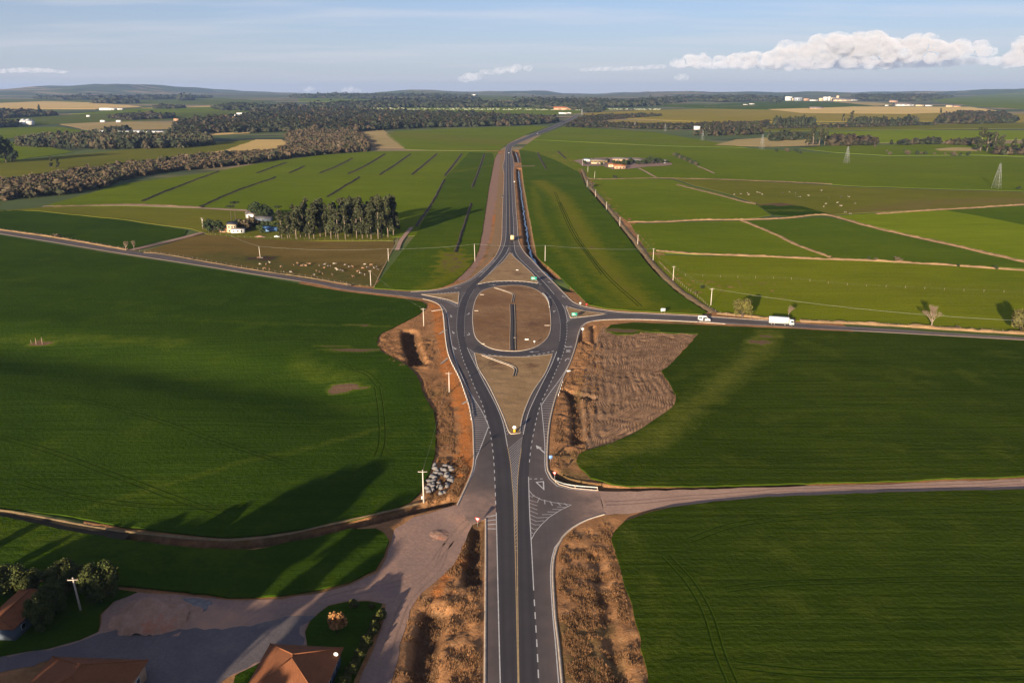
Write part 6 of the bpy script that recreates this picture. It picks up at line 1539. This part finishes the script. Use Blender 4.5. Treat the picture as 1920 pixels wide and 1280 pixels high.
right = zr((110, 814), (160, 809), (205, 812), (210, 839), (236, 842), (303, 832), (400, 796), (433, 892), (417, 914), (540, 908), (548, 910), (653, 892), (605, 842), (580, 959), (617, 970), (455, 849), (550, 842), (520, 885)) + zm((1667, 826), (1715, 822), (1765, 812), (1774, 828), (1840, 808), (1862, 812), (1878, 826))
NAMES_ = ('white and black', 'pale brown', 'dark')
for i, (a, c) in enumerate(left + right):
    if i < len(left): k = rc.choice((0, 2, 2, 2, 0, 4, 3, 1))
    else: k = rc.choice((0, 1, 0, 4))
    x, y = P(a, c); root = empty('cow', (x, y, Zs(x, y) + (.18 if i < len(left) else .24)), rc.uniform(0, 6.28)); link(bpy.data.objects.new('body', COWS[k]), root)
    s = rc.uniform(.78, .98); root.scale = (s, s, s); pl = 'in the brown paddock' if i < len(left) else 'on the far olive pasture'
    tag(root, f"{NAMES_[k // 2]} cow {('grazing', 'standing')[k % 2]} {pl}", 'cow', f"{NAMES_[k // 2]} cows {('grazing', 'standing')[k % 2]} {pl}")
x, y = P(652.5, 538.5); root = empty('cow', (x, y, .12), R(20)); link(bpy.data.objects.new('body', COWS[4]), root); tag(root, 'dark animal standing on the branch road below the paddock', 'animal')
def person(px, base, label, shirt, rz):
    x, y = P(px, base); root = empty('person', (x, y, .05), rz)
    pts = [(0, 0, .95, .15, .11), (0, 0, 1.2, .15, .11), (0, 0, 1.42, .16, .10), (0, 0, 1.53, .06), (0, .01, 1.66, .1, .11), (0, .01, 1.76, .07)]
    ed = [(0, 1), (1, 2), (2, 3), (3, 4), (4, 5)]
    for s in (-1, 1):
        k = len(pts); pts += [(s * .2, 0, 1.4, .06), (s * .26, .02, 1.13, .045), (s * .25, -.08, .9, .035), (s * .25, -.1, .8, .03)]; ed += [(2, k), (k, k + 1), (k + 1, k + 2), (k + 2, k + 3)]
        k = len(pts); pts += [(s * .1, 0, .85, .1), (s * .11, -.01, .48, .065), (s * .11, .02, .08, .045), (s * .12, -.15, .03, .04)]; ed += [(0, k), (k, k + 1), (k + 1, k + 2), (k + 2, k + 3)]
    link(bpy.data.objects.new('body', skin('body', pts, ed, shirt)), root); return tag(root, label, 'person')
person(1308.4, 605.5, 'person in dark clothes standing behind the white van', plain('dark clothing', (.04, .04, .06), .9), R(10))

# ---- buildings
def slope_tiles(mb, e0, e1, t0, t1, tw=.26, tl=.36):
    """courses of arched tiles over a roof slope given by its eave and its top edge"""
    e0, e1, t0, t1 = map(Vector, (e0, e1, t0, t1)); n = (e1 - e0).cross(t0 - e0 if (t0 - e0).length > .1 else t1 - e0).normalized()
    if n.z < 0: n = -n
    rows = max(2, int(((t0 + t1) / 2 - (e0 + e1) / 2).length / tl)); ax = (e1 - e0).normalized()
    up = ((t0 + t1) / 2 - (e0 + e1) / 2); up = (up - ax * up.dot(ax)).normalized()
    for r_ in range(rows):
        v0, v1 = r_ / rows, (r_ + 1.12) / rows
        a, c = e0.lerp(t0, v0), e1.lerp(t1, v0); W = (c - a).length; k = max(1, int(W / tw)); d = up * tl * 1.12
        for j in range(k):
            p = a.lerp(c, j / k); q = a.lerp(c, (j + 1) / k); m_ = (p + q) / 2 + n * .055
            mb.add([p + n * .02, m_ + n * .02, q + n * .02, p + d, m_ + d, q + d], [(0, 1, 4, 3), (1, 2, 5, 4)])
def hip_house(corners, eave, apex, ridge, label, wallm, over=.5, dish=None, windows=True):
    c = [Vector((*Pz(a, b_, eave), eave)) for a, b_ in corners]; ctr = sum(c, Vector()) / 4; ctr.z = 0
    ux = ((c[1] - c[0]) + (c[2] - c[3])).normalized(); uy = Vector((-ux.y, ux.x, 0)); W = ((c[1] - c[0]).length + (c[2] - c[3]).length) / 2; D = ((c[3] - c[0]).length + (c[2] - c[1]).length) / 2
    z = sit(ctr.x, ctr.y); root = empty('tiled_house', (ctr.x, ctr.y, z), math.atan2(ux.y, ux.x)); w, d = W / 2, D / 2; E = eave - z; A = apex - z
    MB().box(-w + over, w - over, -d + over, d - over, -.3, E + .02).build('wall', M[wallm], root)
    rl = max(0., d - w) + ridge
    pts = [(-w, -d, E), (w, -d, E), (w, d, E), (-w, d, E), (0, -rl, A), (0, rl, A)]
    rf = MB().add([*pts, *[(p[0], p[1], E - .12) for p in pts[:4]]], [(0, 1, 4), (1, 2, 5, 4), (2, 3, 5), (3, 0, 4, 5), (6, 9, 8, 7), (0, 6, 7, 1), (1, 7, 8, 2), (2, 8, 9, 3), (3, 9, 6, 0)]).build('roof', M['red_roof'], root)
    mb = MB(); P_ = pts
    slope_tiles(mb, P_[0], P_[1], P_[4], P_[4]); slope_tiles(mb, P_[1], P_[2], P_[4], P_[5]); slope_tiles(mb, P_[2], P_[3], P_[5], P_[5]); slope_tiles(mb, P_[3], P_[0], P_[5], P_[4])
    tl = link(bpy.data.objects.new('roof_tile', mb.mesh('roof_tile', M['red_roof'], fix=False)), rf); tl["kind"] = 'stuff'
    for a, b_ in ((0, 4), (1, 4), (2, 5), (3, 5), (4, 5)):
        if (Vector(pts[a]) - Vector(pts[b_])).length > .3: MB().tube([Vector(pts[a]) + Vector((0, 0, .07)), Vector(pts[b_]) + Vector((0, 0, .09))], .13, 6).build('ridge_cap', M['red_roof'], rf)
    for s in (-1, 1):
        for u in (-.5, .0, .5):
            f = MB().box(s * (w - over) - .03, s * (w - over) + .03, u * d - .6, u * d + .6, 1.0, 2.2).build('window', M['white'], root)
            MB().box(s * (w - over) - .04, s * (w - over) + .04, u * d - .52, u * d + .52, 1.08, 2.12).build('pane', M['glass'], f)
    MB().box(-.5, .5, d - over - .03, d - over + .04, -.1, 2.1).build('door', M['dark_trim'], root)
    if dish:
        q = MB(); x, y = w * .92, d * .62
        for k in range(4): pass
        V = [(0, 0, 0)] + [(.42 * math.cos(t * .5236), -.12 , .42 * math.sin(t * .5236)) for t in range(12)]
        s = MB().add([(x + a, y + b_, E + .75 + e) for a, b_, e in V], [(0, 1 + t, 1 + (t + 1) % 12) for t in range(12)]).build('satellite_dish', M['white'], root)
        MB().tube([(x, y + .05, E), (x, y + .02, E + .75)], .03, 5).build('mast', M['steel'], s)
    return tag(root, label, 'house')
hip_house([(516, 1204), (645, 1217), (599, 1312), (440, 1310)], 3.1, 6.3, .4, 'terracotta hip roofed house with a satellite dish beside the lawn', 'bluegrey', dish=True)
hip_house([(95, 1230), (262, 1238), (222, 1340), (10, 1335)], 3.1, 6.0, 1.5, 'terracotta hip roofed house at the edge of the gravel yard', 'peach')
hip_house([(34, 1107), (93, 1110), (30, 1180), (-42, 1177)], 2.6, 3.9, 2.5, 'low brown roofed shed shaded by the near bushes', 'bluegrey', .3)
def block(name, px, base, w, d, h, rz, wallm, roofm, roof, label, cat='building', wins=(), parent=None, root_at=None):
    """plain farm or factory building: walls, roof, windows on its camera side"""
    if root_at: x, y = root_at
    else: x, y = P(px, base)
    root = empty(name, (x, y, Zs(x, y)), rz)
    wl_ = MB().box(-w/2, w/2, 0, d, -1, h).build('wall', M[wallm], root); ov = .03 * w + .2
    if roof == 'gable': MB().prism([(-.4, h - .1), (d + .4, h - .1), (d / 2, h + d * .22)], 'x', -w/2 - ov, w/2 + ov).build('roof', M[roofm], root)
    elif roof == 'gable_end': MB().prism([(-w/2 - .4, h - .1), (w/2 + .4, h - .1), (0, h + w * .22)], 'y', -ov, d + ov).build('roof', M[roofm], root)
    elif roof == 'skillion': MB().prism([(-.5, h - .1), (-.5, h + .15), (d + .5, h + d * .16), (d + .5, h - .1)], 'x', -w/2 - ov, w/2 + ov).build('roof', M[roofm], root)
    else: MB().box(-w/2 - .15, w/2 + .15, -.15, d + .15, h, h + .35).build('roof', M[roofm], root)
    for u, z0, ww, hh in wins:
        f = MB().box(u * w - ww/2, u * w + ww/2, -.08, .02, z0, z0 + hh).build('window', M['white'], root)
        MB().box(u * w - ww/2 + .1, u * w + ww/2 - .1, -.1, -.06, z0 + .1, z0 + hh - .1).build('pane', M['glass'], f)
    return tag(root, label, cat)
# farmhouse by the gum grove
block('farmhouse', 435, 436.5, 6.5, 7.5, 6.2, R(12), 'cream', 'dark_roof', 'skillion', 'cream two storey farmhouse with a dark sloping roof', 'house', [(-.28, .7, 1.1, 1.4), (.1, .7, 1.1, 1.4), (.33, .7, .8, 2.0), (-.28, 3.6, 1.1, 1.4), (.05, 3.6, 1.1, 1.5), (.34, 3.6, 1.1, 1.4)])
block('farmhouse_annex', 446, 437.5, 9.5, 6.5, 3.0, R(12), 'white', 'grey_roof', 'flat', 'white single storey annex against the cream farmhouse', 'house', [(-.3, .9, 1.2, 1.2), (0, .9, 1.2, 1.2), (.28, .5, 1.1, 2.0)])
block('barn', 421, 436, 6.5, 5., 3.6, R(10), 'peach', 'grey_roof', 'gable', 'small red brown shed against the cream farmhouse', 'shed', [(-.2, .9, 1.2, 1.2)])
block('barn', 476, 409, 13, 8, 3.4, R(8), 'white', 'grey_roof', 'gable', 'long white roofed barn behind the farmhouse trees', 'barn', [(-.3, 1, 1.6, 1.4), (.2, 1, 1.6, 1.4)])
block('shed', 504, 434, 12, 6, 2.6, R(5), 'blue', 'blue', 'skillion', 'blue sheeted shed between farmhouse and gum grove', 'shed', [(0, .8, 2, 1.2)])
block('shed', 492, 416, 14, 7, 2.8, R(5), 'bluegrey', 'dark_roof', 'gable', 'dark roofed shed behind the blue one', 'shed', [(0, .8, 2, 1.2)])
# far farmstead
block('farm_shed', 1124, 306, 24, 11, 3.6, R(4), 'yellow', 'grey_roof', 'gable', 'long ochre shed of the far farmstead', 'shed', [(-.3, 1.2, 3, 1.6), (0, 1.2, 3, 1.6), (.3, 1.2, 3, 1.6)])
block('farm_shed', 1121, 307.5, 20, 5, 2.2, R(4), 'cream', 'grey_roof', 'skillion', 'low white lean to in front of the ochre shed', 'shed', [(0, .6, 3, 1.2)])
block('farm_shed', 1166, 303, 28, 11, 3.6, R(-4), 'peach', 'grey_roof', 'gable', 'long grey roofed shed behind the farmstead trees', 'shed', [(-.2, 1.2, 3, 1.6), (.2, 1.2, 3, 1.6)])
block('farm_shed', 1193, 305, 22, 10, 3.6, R(-8), 'bluegrey', 'grey_roof', 'gable', 'shaded grey shed between the farmstead tree clumps', 'shed', [(-.2, 1.2, 3, 1.6), (.2, 1.2, 3, 1.6)])
block('farm_house', 1163, 317, 15, 10, 4.4, R(5), 'peach', 'red_roof', 'gable', 'peach farmstead house with a tiled roof', 'house', [(-.32, 1.2, 1.8, 1.8), (0, .4, 1.6, 2.6), (.3, 1.2, 1.8, 1.8)])
block('farm_house', 1149, 314, 11, 8, 3.6, R(5), 'cream', 'red_roof', 'gable', 'small cream cottage beside the peach house', 'house', [(-.25, 1.1, 1.6, 1.5), (.22, 1.1, 1.6, 1.5)])
block('farm_house', 1247, 306.5, 8, 7, 4, R(0), 'white', 'grey_roof', 'gable', 'tiny white outbuilding past the farmstead tree clump', 'shed', [(0, 1.1, 1.6, 1.5)])
block('farm_shed', 1101, 303.5, 10, 7, 3.6, R(0), 'white', 'bluegrey', 'gable', 'small pale outbuilding at the farmstead gate', 'shed', [(0, 1.1, 1.6, 1.5)])
V, F = sheet(PL((1075, 302), (1092, 299), (1130, 296), (1190, 296), (1235, 300), (1262, 308), (1250, 311), (1215, 313), (1178, 317), (1150, 318), (1130, 312), (1090, 312), (1086, 306)), 14, .5, Z, 1.2)
tag(obj('farm_yard', V, F, M['rut']), 'pale earth yard of the far farmstead', None, None, 'structure')
# silos and sheds, left distance
def silo(px, base, top, r_, label):
    x, y, z, h = top_height(px, base, top); root = empty('silo', (x, y, z))
    MB().tube([(0, 0, -1), (0, 0, h * .78)], r_, 18).build('drum', M['silo'], root); MB().tube([(0, 0, h * .78), (0, 0, h)], [r_ * 1.03, r_ * .1], 18).build('roof_cone', M['silo'], root)
    MB().box(r_ * .98, r_ * 1.08, -.3, .3, 0, h * .85).build('ladder', M['steel'], root); return tag(root, label, 'silo')
silo(45, 231.5, 222.5, 9, 'wide grey metal silo beside the small white shed'); silo(54, 231.5, 222.5, 9, 'wide grey metal silo touching the narrow one'); silo(60, 231, 223.5, 6, 'narrow silo beside two wide ones')
block('farm_shed', 45, 235, 44, 20, 9, R(0), 'white', 'white', 'gable', 'white shed in front of the silos', 'shed', [(-.2, 2, 5, 3), (.2, 2, 5, 3)])
block('farm_shed', 28, 235.5, 18, 10, 5, R(0), 'white', 'grey_roof', 'gable', 'small white shed at the foot of the silos', 'shed', [(0, 2, 4, 2)])
for a, bse, L, rz, lab in ((222, 249.5, 120, 12, 'long white poultry shed below the dark clump'), (272, 251, 130, 10, 'longer white poultry shed reaching the dark forest')):
    block('poultry_shed', a, bse, L, 14, 3.6, R(rz), 'white', 'white', 'gable', lab, 'shed', [(k / 8 - .44, 1.2, 6, 1.4) for k in range(8)])
for a, bse, w, h, lab in ((200, 206.8, 70, 6, 'white sheds beyond the tan hill'), (217, 206.6, 60, 5, 'second white shed beyond the tan hill'), (192, 229.5, 14, 5, 'tiny white house at the open side of the scattered trees'), (222, 229.6, 14, 5, 'tiny white house at the far side of the scattered trees'), (165, 219.5, 12, 5, 'tiny lone white hut amid the dull green land'), (455, 217.5, 46, 9, 'white farm building on the wooded slope'), (440, 219, 18, 7, 'small farm house next to the white one on the slope'), (422, 220.5, 18, 7, 'tan farm house low on the wooded slope'),
                          (888, 181.6, 50, 22, 'white house on the far ridge'), (330, 226.5, 16, 6, 'hut at the edge of the forest'), (1060, 206.4, 110, 9, 'long tan hall in the valley field'), (1056, 214, 36, 4, 'longer white strip shed in the valley field'), (1067, 213.6, 18, 4, 'shorter white strip shed in the valley field'), (1307, 243.6, 16, 8, 'white house under the riverside gums'), (1475, 262.5, 26, 7, 'brown homestead among bushes')):
    block('far_building', a, bse, w, max(8, w * .3), h, 0, 'white' if 'white' in lab else 'peach', 'white' if 'white' in lab else 'red_roof', 'gable', lab, 'building', [(-.25, h * .3, w * .12, h * .35), (.1, h * .3, w * .12, h * .35), (.35, h * .3, w * .08, h * .35)])
# factory and town on the right horizon
for a, bse, top, wpx, mt, rf, lab in ((1479, 188.5, 181, 12, 'white', 'flat', 'square white factory block beside the pale blue hall'), (1486, 188.5, 184, 5, 'cream', 'flat', 'small cream block beside the square white one'), (1497, 189, 182.5, 14, 'silo', 'flat', 'pale blue factory hall'), (1512, 188.5, 184.5, 9, 'peach', 'flat', 'low peach factory building'), (1526, 188.7, 186, 14, 'white', 'gable', 'low white factory shed'),
                                      (1540, 188.7, 183.5, 8, 'cream', 'flat', 'mid height cream factory block'), (1548, 188, 181, 8, 'white', 'flat', 'white factory tower block'), (1555, 188, 180.5, 4, 'white', 'flat', 'slim white factory tower'), (1563, 188, 182.5, 9, 'cream', 'flat', 'cream factory block against the tall tan tower'), (1570.5, 188, 178.5, 4.5, 'cream', 'flat', 'tallest tan factory tower'), (1580, 189, 185.5, 30, 'cream', 'gable', 'long cream factory warehouse'),
                                      (1600, 187.5, 186, 16, 'white', 'gable', 'white shed past the factory'), (1676, 191, 187.5, 14, 'peach', 'gable', 'peach hall in the town'), (1663, 199, 196.5, 6, 'white', 'gable', 'small white town house'), (1698, 199, 196, 32, 'white', 'gable', 'long white town shed'), (1725, 199.5, 196.5, 14, 'cream', 'gable', 'cream shed adjoining the long white one'), (1742, 199.5, 197, 12, 'white', 'gable', 'white shed near the hillside'), (1782, 200.5, 197.5, 14, 'cream', 'gable', 'cream house row at the town edge'), (1795, 201, 198.5, 12, 'peach', 'gable', 'last peach house of the town'),
                                      (1729, 188, 186, 12, 'white', 'gable', 'white shed on the far green hillside'), (1750, 182.5, 181, 6, 'white', 'gable', 'tiny white house high on the hillside'), (1532, 204, 202, 24, 'peach', 'gable', 'tan shed in the middle of the tan field'), (1363, 190.5, 187.5, 2, 'cream', 'flat', 'small cream tower standing apart from the factory'), (1398, 196.5, 195, 8, 'white', 'gable', 'white farm shed below the far road'), (1410, 195.6, 193.6, 9, 'white', 'gable', 'brighter white farm shed below the far road')):
    x, y, z, h = top_height(a, bse, top); s = px_scale(bse); w = wpx / s
    block('factory_building' if 'factory' in lab else 'town_building', a, bse, w, max(10, w * .5), h * (1 if rf == 'flat' else .75), 0, mt, 'grey_roof' if rf == 'gable' else mt, rf, lab, 'building', [(k, h * .35, w * .14, h * .25) for k in (-.3, 0., .3)])
# rows of white bales in the valley field
r_ = np.random.RandomState(2); mb = MB()
bx, by = [], []
for k in range(300):
    a = r_.uniform(700, 1240); bse = 203.2 + (a - 700) * .0036 + r_.choice([0, .8, 1.9, 2.4]) * (1 if a < 1110 else .4) + r_.uniform(-.1, .1)
    x, y = P(a, bse); w = r_.uniform(2, 6); z = Zs(x, y); mb.box(x - w, x + w, y - 3, y + 3, z - .5, z + r_.uniform(1.5, 3.2))
M['bale'] = plain('pale crop covers', (.30, .31, .20), .8)
tag(mb.build('bale_rows', M['bale']), 'rows of small white covers across the far valley field', 'bales', None, 'stuff')

# ---- heap of split stones, soil heap
rs = random.Random(9)
for i, (a, c) in enumerate(zoomer(480, 660, 4)(*[(rs.gauss(0, 12) + u, v_) for u, v_ in ((1350, 850), (1340, 875), (1370, 880), (1330, 905), (1360, 915), (1385, 910), (1315, 930), (1345, 940), (1310, 960), (1335, 965), (1360, 975), (1300, 990), (1330, 1000), (1295, 1015), (1325, 1030), (1300, 1045), (1420, 855), (1450, 865), (1435, 885), (1470, 885), (1455, 905), (1440, 930), (1465, 935), (1435, 955), (1460, 965), (1430, 985), (1445, 1000), (1405, 1020), (1395, 1045), (1385, 1058), (1410, 1050), (1350, 895), (1325, 985), (1350, 1010), (1425, 900), (1445, 945))])):
    x, y = P(a, c); V = ICO2[0] * np.array([rs.uniform(.5, 1.05), rs.uniform(.4, .7), rs.uniform(.35, .6)]); V = V * (1 + (np.random.RandomState(i).rand(len(V), 1) - .5) * .3); V = np.sign(V) * np.abs(V) ** .75
    o = obj('stone', V, ICO2[1], M['stone']); o.location = (x, y, sit(x, y) + .22); o.rotation_euler = (rs.uniform(-.4, .4), rs.uniform(-.4, .4), rs.uniform(0, 3.1))
    tag(o, 'grey split stone in the heap beside the power pole', 'stone', 'stones heaped beside the power pole')
def heap(px, base, w, d, h, mat, label, seed):
    x0, y0 = P(px, base); g = np.linspace(-1, 1, 34); X, Y = np.meshgrid(g, g); r1 = np.hypot(X, Y) + (fbm(X * 2.2 + seed, Y * 2.2, 3) - .5) * .55
    Zh = h * np.clip(1 - r1, 0, 1) ** .72 * (.75 + .5 * fbm(X * 3 + 7 + seed, Y * 3, 3)) - .05; i = np.arange(X.size).reshape(X.shape)
    F = np.stack([i[:-1, :-1], i[:-1, 1:], i[1:, 1:], i[1:, :-1]], -1).reshape(-1, 4)
    o = obj('soil_heap', np.c_[X.ravel() * w / 2, Y.ravel() * d / 2, Zh.ravel()], F, M[mat], smooth=True); o.location = (x0, y0, sit(x0, y0)); return tag(o, label, 'heap')
M['heap'] = soil_mat('heaped red soil', (.36, .20, .13), (.46, .28, .20), .3, 1.4, .15, c3=(.42, .13, .06))
heap(285, 1156, 15, 11, 5.6, 'heap', 'tall heap of reddish soil in the gravel yard', 1); heap(330, 1150, 10, 8, 1.6, 'heap', 'lower spread of soil beside the tall heap', 5); heap(355, 1134, 9, 6, .8, 'stone', 'low grey rubble spread behind the soil heap', 9)
heap(487, 444, 9, 5, 1.2, 'heap', 'pale soil heap by the farmhouse track', 3); heap(823, 1000, 6, 6, .4, 'heap', 'reddish dirt patch on the access track', 7)
for a, c, r1_, lab in ((57, 636, .09, 'left'), (66.5, 637, .12, 'middle'), (78, 637, .11, 'right')):
    x, y = P(a, c); h = {'left': 2.0, 'middle': 3.0, 'right': 3.4}[lab]
    o = MB().tube([(0, 0, -.3), (.05, 0, h)], [r1_ * 1.4, r1_], 6).build('old_stump', M['wood_post']); o.location = (x, y, Zs(x, y)); tag(o, {'left': 'shortest pale snag on the bare patch', 'middle': 'pale snag between two others on the bare patch', 'right': 'tallest pale snag on the bare patch'}[lab], 'snag')

# ---- fences
POST = MB().box(-.055, .055, -.055, .055, -.3, 1.25).mesh('post', M['wood_post'])
def fence(px, gap, label):
    L = resample(PL(*px), 2.); E = even(L, max(3, int(length(L) / gap))); x0, y0 = E[0]; root = empty('fence', (x0, y0, 0)); rr2 = random.Random(len(E))
    for q in E:
        o = link(bpy.data.objects.new('post', POST), root); o.location = (q[0] - x0, q[1] - y0, Zs(q[0], q[1]) + .15); o.rotation_euler = (rr2.uniform(-.06, .06), rr2.uniform(-.06, .06), rr2.uniform(0, 1.5)); o.scale = (1, 1, rr2.uniform(.9, 1.15))
    for hz in (.6, 1.1):
        MB().tube([(q[0] - x0, q[1] - y0, Zs(q[0], q[1]) + .15 + hz) for q in E], .006, 3).build('wire', M['wire'], root)
    return tag(root, label, 'fence')
fence([(262, 471.5), (300, 475.5), (400, 492.5), (480, 506), (580, 520.5), (655, 534), (702, 540)], 4.5, 'post and wire fence along the cattle paddock roadside')
fence([(702, 538), (716, 510), (736, 470), (746, 453)], 5., 'post fence up the paddock path')
fence([(1236, 493), (1275, 531), (1313, 561), (1346, 588), (1400, 597), (1440, 600)], 3.6, 'post fence following the earth bank and branch road')
fence([(1285, 517), (1360, 520), (1480, 524), (1600, 536), (1760, 543), (1920, 549)], 9., 'sparse post fence crossing the bright meadow')
fence([(1500, 603), (1640, 609), (1780, 617), (1920, 625)], 4., 'post fence behind the roadside grass bank')
fence([(385, 440), (440, 445), (520, 448), (640, 452), (742, 454)], 5., 'post fence between the grove and the paddock')
fence([(0, 430.5), (100, 444), (200, 461), (240, 468)], 5., 'post fence between branch road and crop wedge')

# ================================================================== CLOUDS AND AIR
def vapour(name, dens, scale):
    m = bpy.data.materials.new(name); m.use_nodes = True; nt = m.node_tree; nt.nodes.clear()
    co_ = nt.nodes.new("ShaderNodeOutputMaterial"); cv_ = nt.nodes.new("ShaderNodeVolumePrincipled")
    cv_.inputs["Color"].default_value = (.97, .97, .99, 1); cv_.inputs["Anisotropy"].default_value = 0.
    cn_ = noise(nt, coords(nt, 0, (1, 1, 1.5)), scale, 8, .68)
    nt.links.new(rng(nt, cn_, .39, .82, 0., dens), cv_.inputs["Density"])
    nt.links.new(cv_.outputs[0], co_.inputs["Volume"]); return m
M['cloud'] = vapour('cloud vapour', .0078, .0024); M['cloud_thin'] = vapour('thin cloud vapour', .0042, .004)
def sky_point(px, py, dist):
    a = (px - 960.0) / F_PX; b_ = (640.0 - py) / F_PX; d = Vector((a, CP + b_ * SP, -SP + b_ * CP)); d *= dist / d.y
    return Vector((d.x, d.y, d.z + CAM_H))
def cloud(label, puffs, dist, seed, flat=1.0, voxel=70, mat='cloud'):
    """puffs: (px, py, radius in px); joined by a voxel remesh, then roughened"""
    if flat > 2:     # fill a thin streak evenly
        xs_ = np.arange(puffs[0][0], puffs[-1][0] + 1, 6.); puffs = [(x_, float(np.interp(x_, [p[0] for p in puffs], [p[1] for p in puffs])), float(np.interp(x_, [p[0] for p in puffs], [p[2] for p in puffs]))) for x_ in xs_]; flat = 1.6
    r = np.random.RandomState(seed); VV, FF, n = [], [], 0; s = dist / (F_PX * CP)
    for px, py, rad in puffs:
        for k in range(9 if len(puffs) < 40 else 4):
            c = sky_point(px + r.normal() * rad * .95, py + r.normal() * rad * .26, dist + r.normal() * rad * s * .9); q = rad * s * r.uniform(.35, .95)
            VV.append(ICO2[0] * np.array([q * 1.15 * flat, q, q * .8]) + np.array(c)); FF.append(ICO2[1] + n); n += len(ICO2[0])
    V = np.vstack(VV); o = V.mean(0); me = mesh_from('cloud', V - o, np.vstack(FF), M['cloud'])
    ob = bpy.data.objects.new('cloud', me); COL.objects.link(ob); ob.location = o
    md = ob.modifiers.new('r', 'REMESH'); md.mode = 'VOXEL'; md.voxel_size = voxel; md.use_smooth_shade = True
    dg = bpy.context.evaluated_depsgraph_get(); out = bpy.data.meshes.new_from_object(ob.evaluated_get(dg)); bpy.data.objects.remove(ob)
    k = len(out.vertices); co = np.empty(k * 3, np.float32); out.vertices.foreach_get("co", co); co = co.reshape(-1, 3).astype(float); no = np.empty(k * 3, np.float32); out.vertices.foreach_get("normal", no); no = no.reshape(-1, 3)
    ks = min(1., float(np.mean([p[2] for p in puffs])) / 13.)
    for sc, am in ((600. * ks, 120. * ks), (280. * ks, 80. * ks), (130. * ks, 40. * ks)):
        f = fbm(co[:, 0] / sc + co[:, 1] / sc * .7 + seed, co[:, 2] / sc * 1.3 - co[:, 1] / sc * .3, 2); f = 1 - np.abs(f - .5) * 3.2
        co = co + no * (f[:, None] * am)
    out.vertices.foreach_set("co", co.astype(np.float32).ravel()); out.update(); out.materials.clear(); out.materials.append(M[mat])
    ob = link(bpy.data.objects.new('cloud', out)); ob.location = o
    return tag(ob, label, None, None, 'structure')
cloud('long bank of sunlit cumulus cloud above the factory town',
      [(1272, 119, 5), (1296, 116, 7), (1325, 115, 8), (1352, 114, 8), (1380, 113, 9), (1412, 111, 10), (1440, 109, 11), (1470, 104, 13), (1500, 101, 14), (1530, 99, 15), (1556, 95, 16), (1580, 89, 18), (1604, 83, 20), (1630, 86, 19), (1655, 93, 17), (1680, 92, 17), (1705, 90, 17), (1730, 86, 17), (1752, 92, 14), (1780, 95, 11), (1806, 93, 9), (1832, 91, 8), (1852, 95, 6),
       (1460, 117, 8), (1500, 116, 10), (1545, 113, 11), (1600, 108, 13), (1650, 110, 12), (1700, 107, 11), (1745, 105, 9), (1400, 119, 6), (1350, 120, 5)], 32000, 3)
cloud('low grey shelf of cloud beneath the sunlit bank', [(1320, 122, 4), (1380, 122, 5), (1440, 122, 6), (1510, 122, 7), (1580, 121, 8), (1650, 120, 8), (1720, 118, 8), (1790, 116, 7), (1850, 114, 6), (1900, 116, 6)], 34500, 21, 3.2, 60, mat='cloud_thin')
cloud('separate cumulus cloud beyond the end of the long bank', [(1893, 111, 7), (1912, 105, 11), (1935, 98, 15), (1965, 94, 18), (2010, 100, 16), (2060, 106, 12)], 32000, 5)
cloud('small puff of cloud below the long bank', [(1272, 146, 4), (1278, 143, 4), (1288, 147, 3)], 32000, 6, voxel=40, mat='cloud_thin')
cloud('small bright cloud over the valley', [(884, 143, 7), (878, 146, 5), (897, 145, 4), (915, 134, 4), (940, 132, 5), (965, 130, 5), (990, 129, 4)], 32000, 8, 1.5, 45, mat='cloud_thin')
cloud('thin flat cloud low over the blue hills', [(-20, 134, 3), (10, 133, 3), (40, 131, 3.5), (75, 132, 3), (105, 134, 2.4), (128, 135, 2)], 32000, 9, 3.5, 35, mat='cloud_thin')
cloud('smaller tiny cloud on the horizon', [(582, 167, 4), (576, 169, 3)], 34000, 11, voxel=35, mat='cloud_thin')
cloud('larger tiny cloud on the horizon', [(655, 169, 4.5), (668, 170, 3), (645, 171, 3)], 34000, 12, voxel=35, mat='cloud_thin')
cloud('thin grey streak of cloud trailing from the long bank', [(1090, 131, 2.2), (1130, 130, 2.6), (1170, 129, 2.6), (1215, 127, 3), (1245, 124, 3.4)], 33000, 14, 4.0, 35, mat='cloud_thin')

# the air: pale haze from below the ground to above the hills, round the camera and the land
hz = MB().box(-26000, 26000, -3000, 22500, -30, 330).build('haze', None)
m = bpy.data.materials.new('haze'); m.use_nodes = True; nt = m.node_tree; nt.nodes.clear()
ho = nt.nodes.new("ShaderNodeOutputMaterial"); hv = nt.nodes.new("ShaderNodeVolumePrincipled")
hv.inputs["Color"].default_value = (.42, .60, 1.0, 1); hv.inputs["Density"].default_value = HAZE; hv.inputs["Anisotropy"].default_value = .15
nt.links.new(hv.outputs[0], ho.inputs["Volume"]); hz.data.materials.append(m)
tag(hz, 'thin bluish haze in the air over the farmland', None, None, 'stuff')
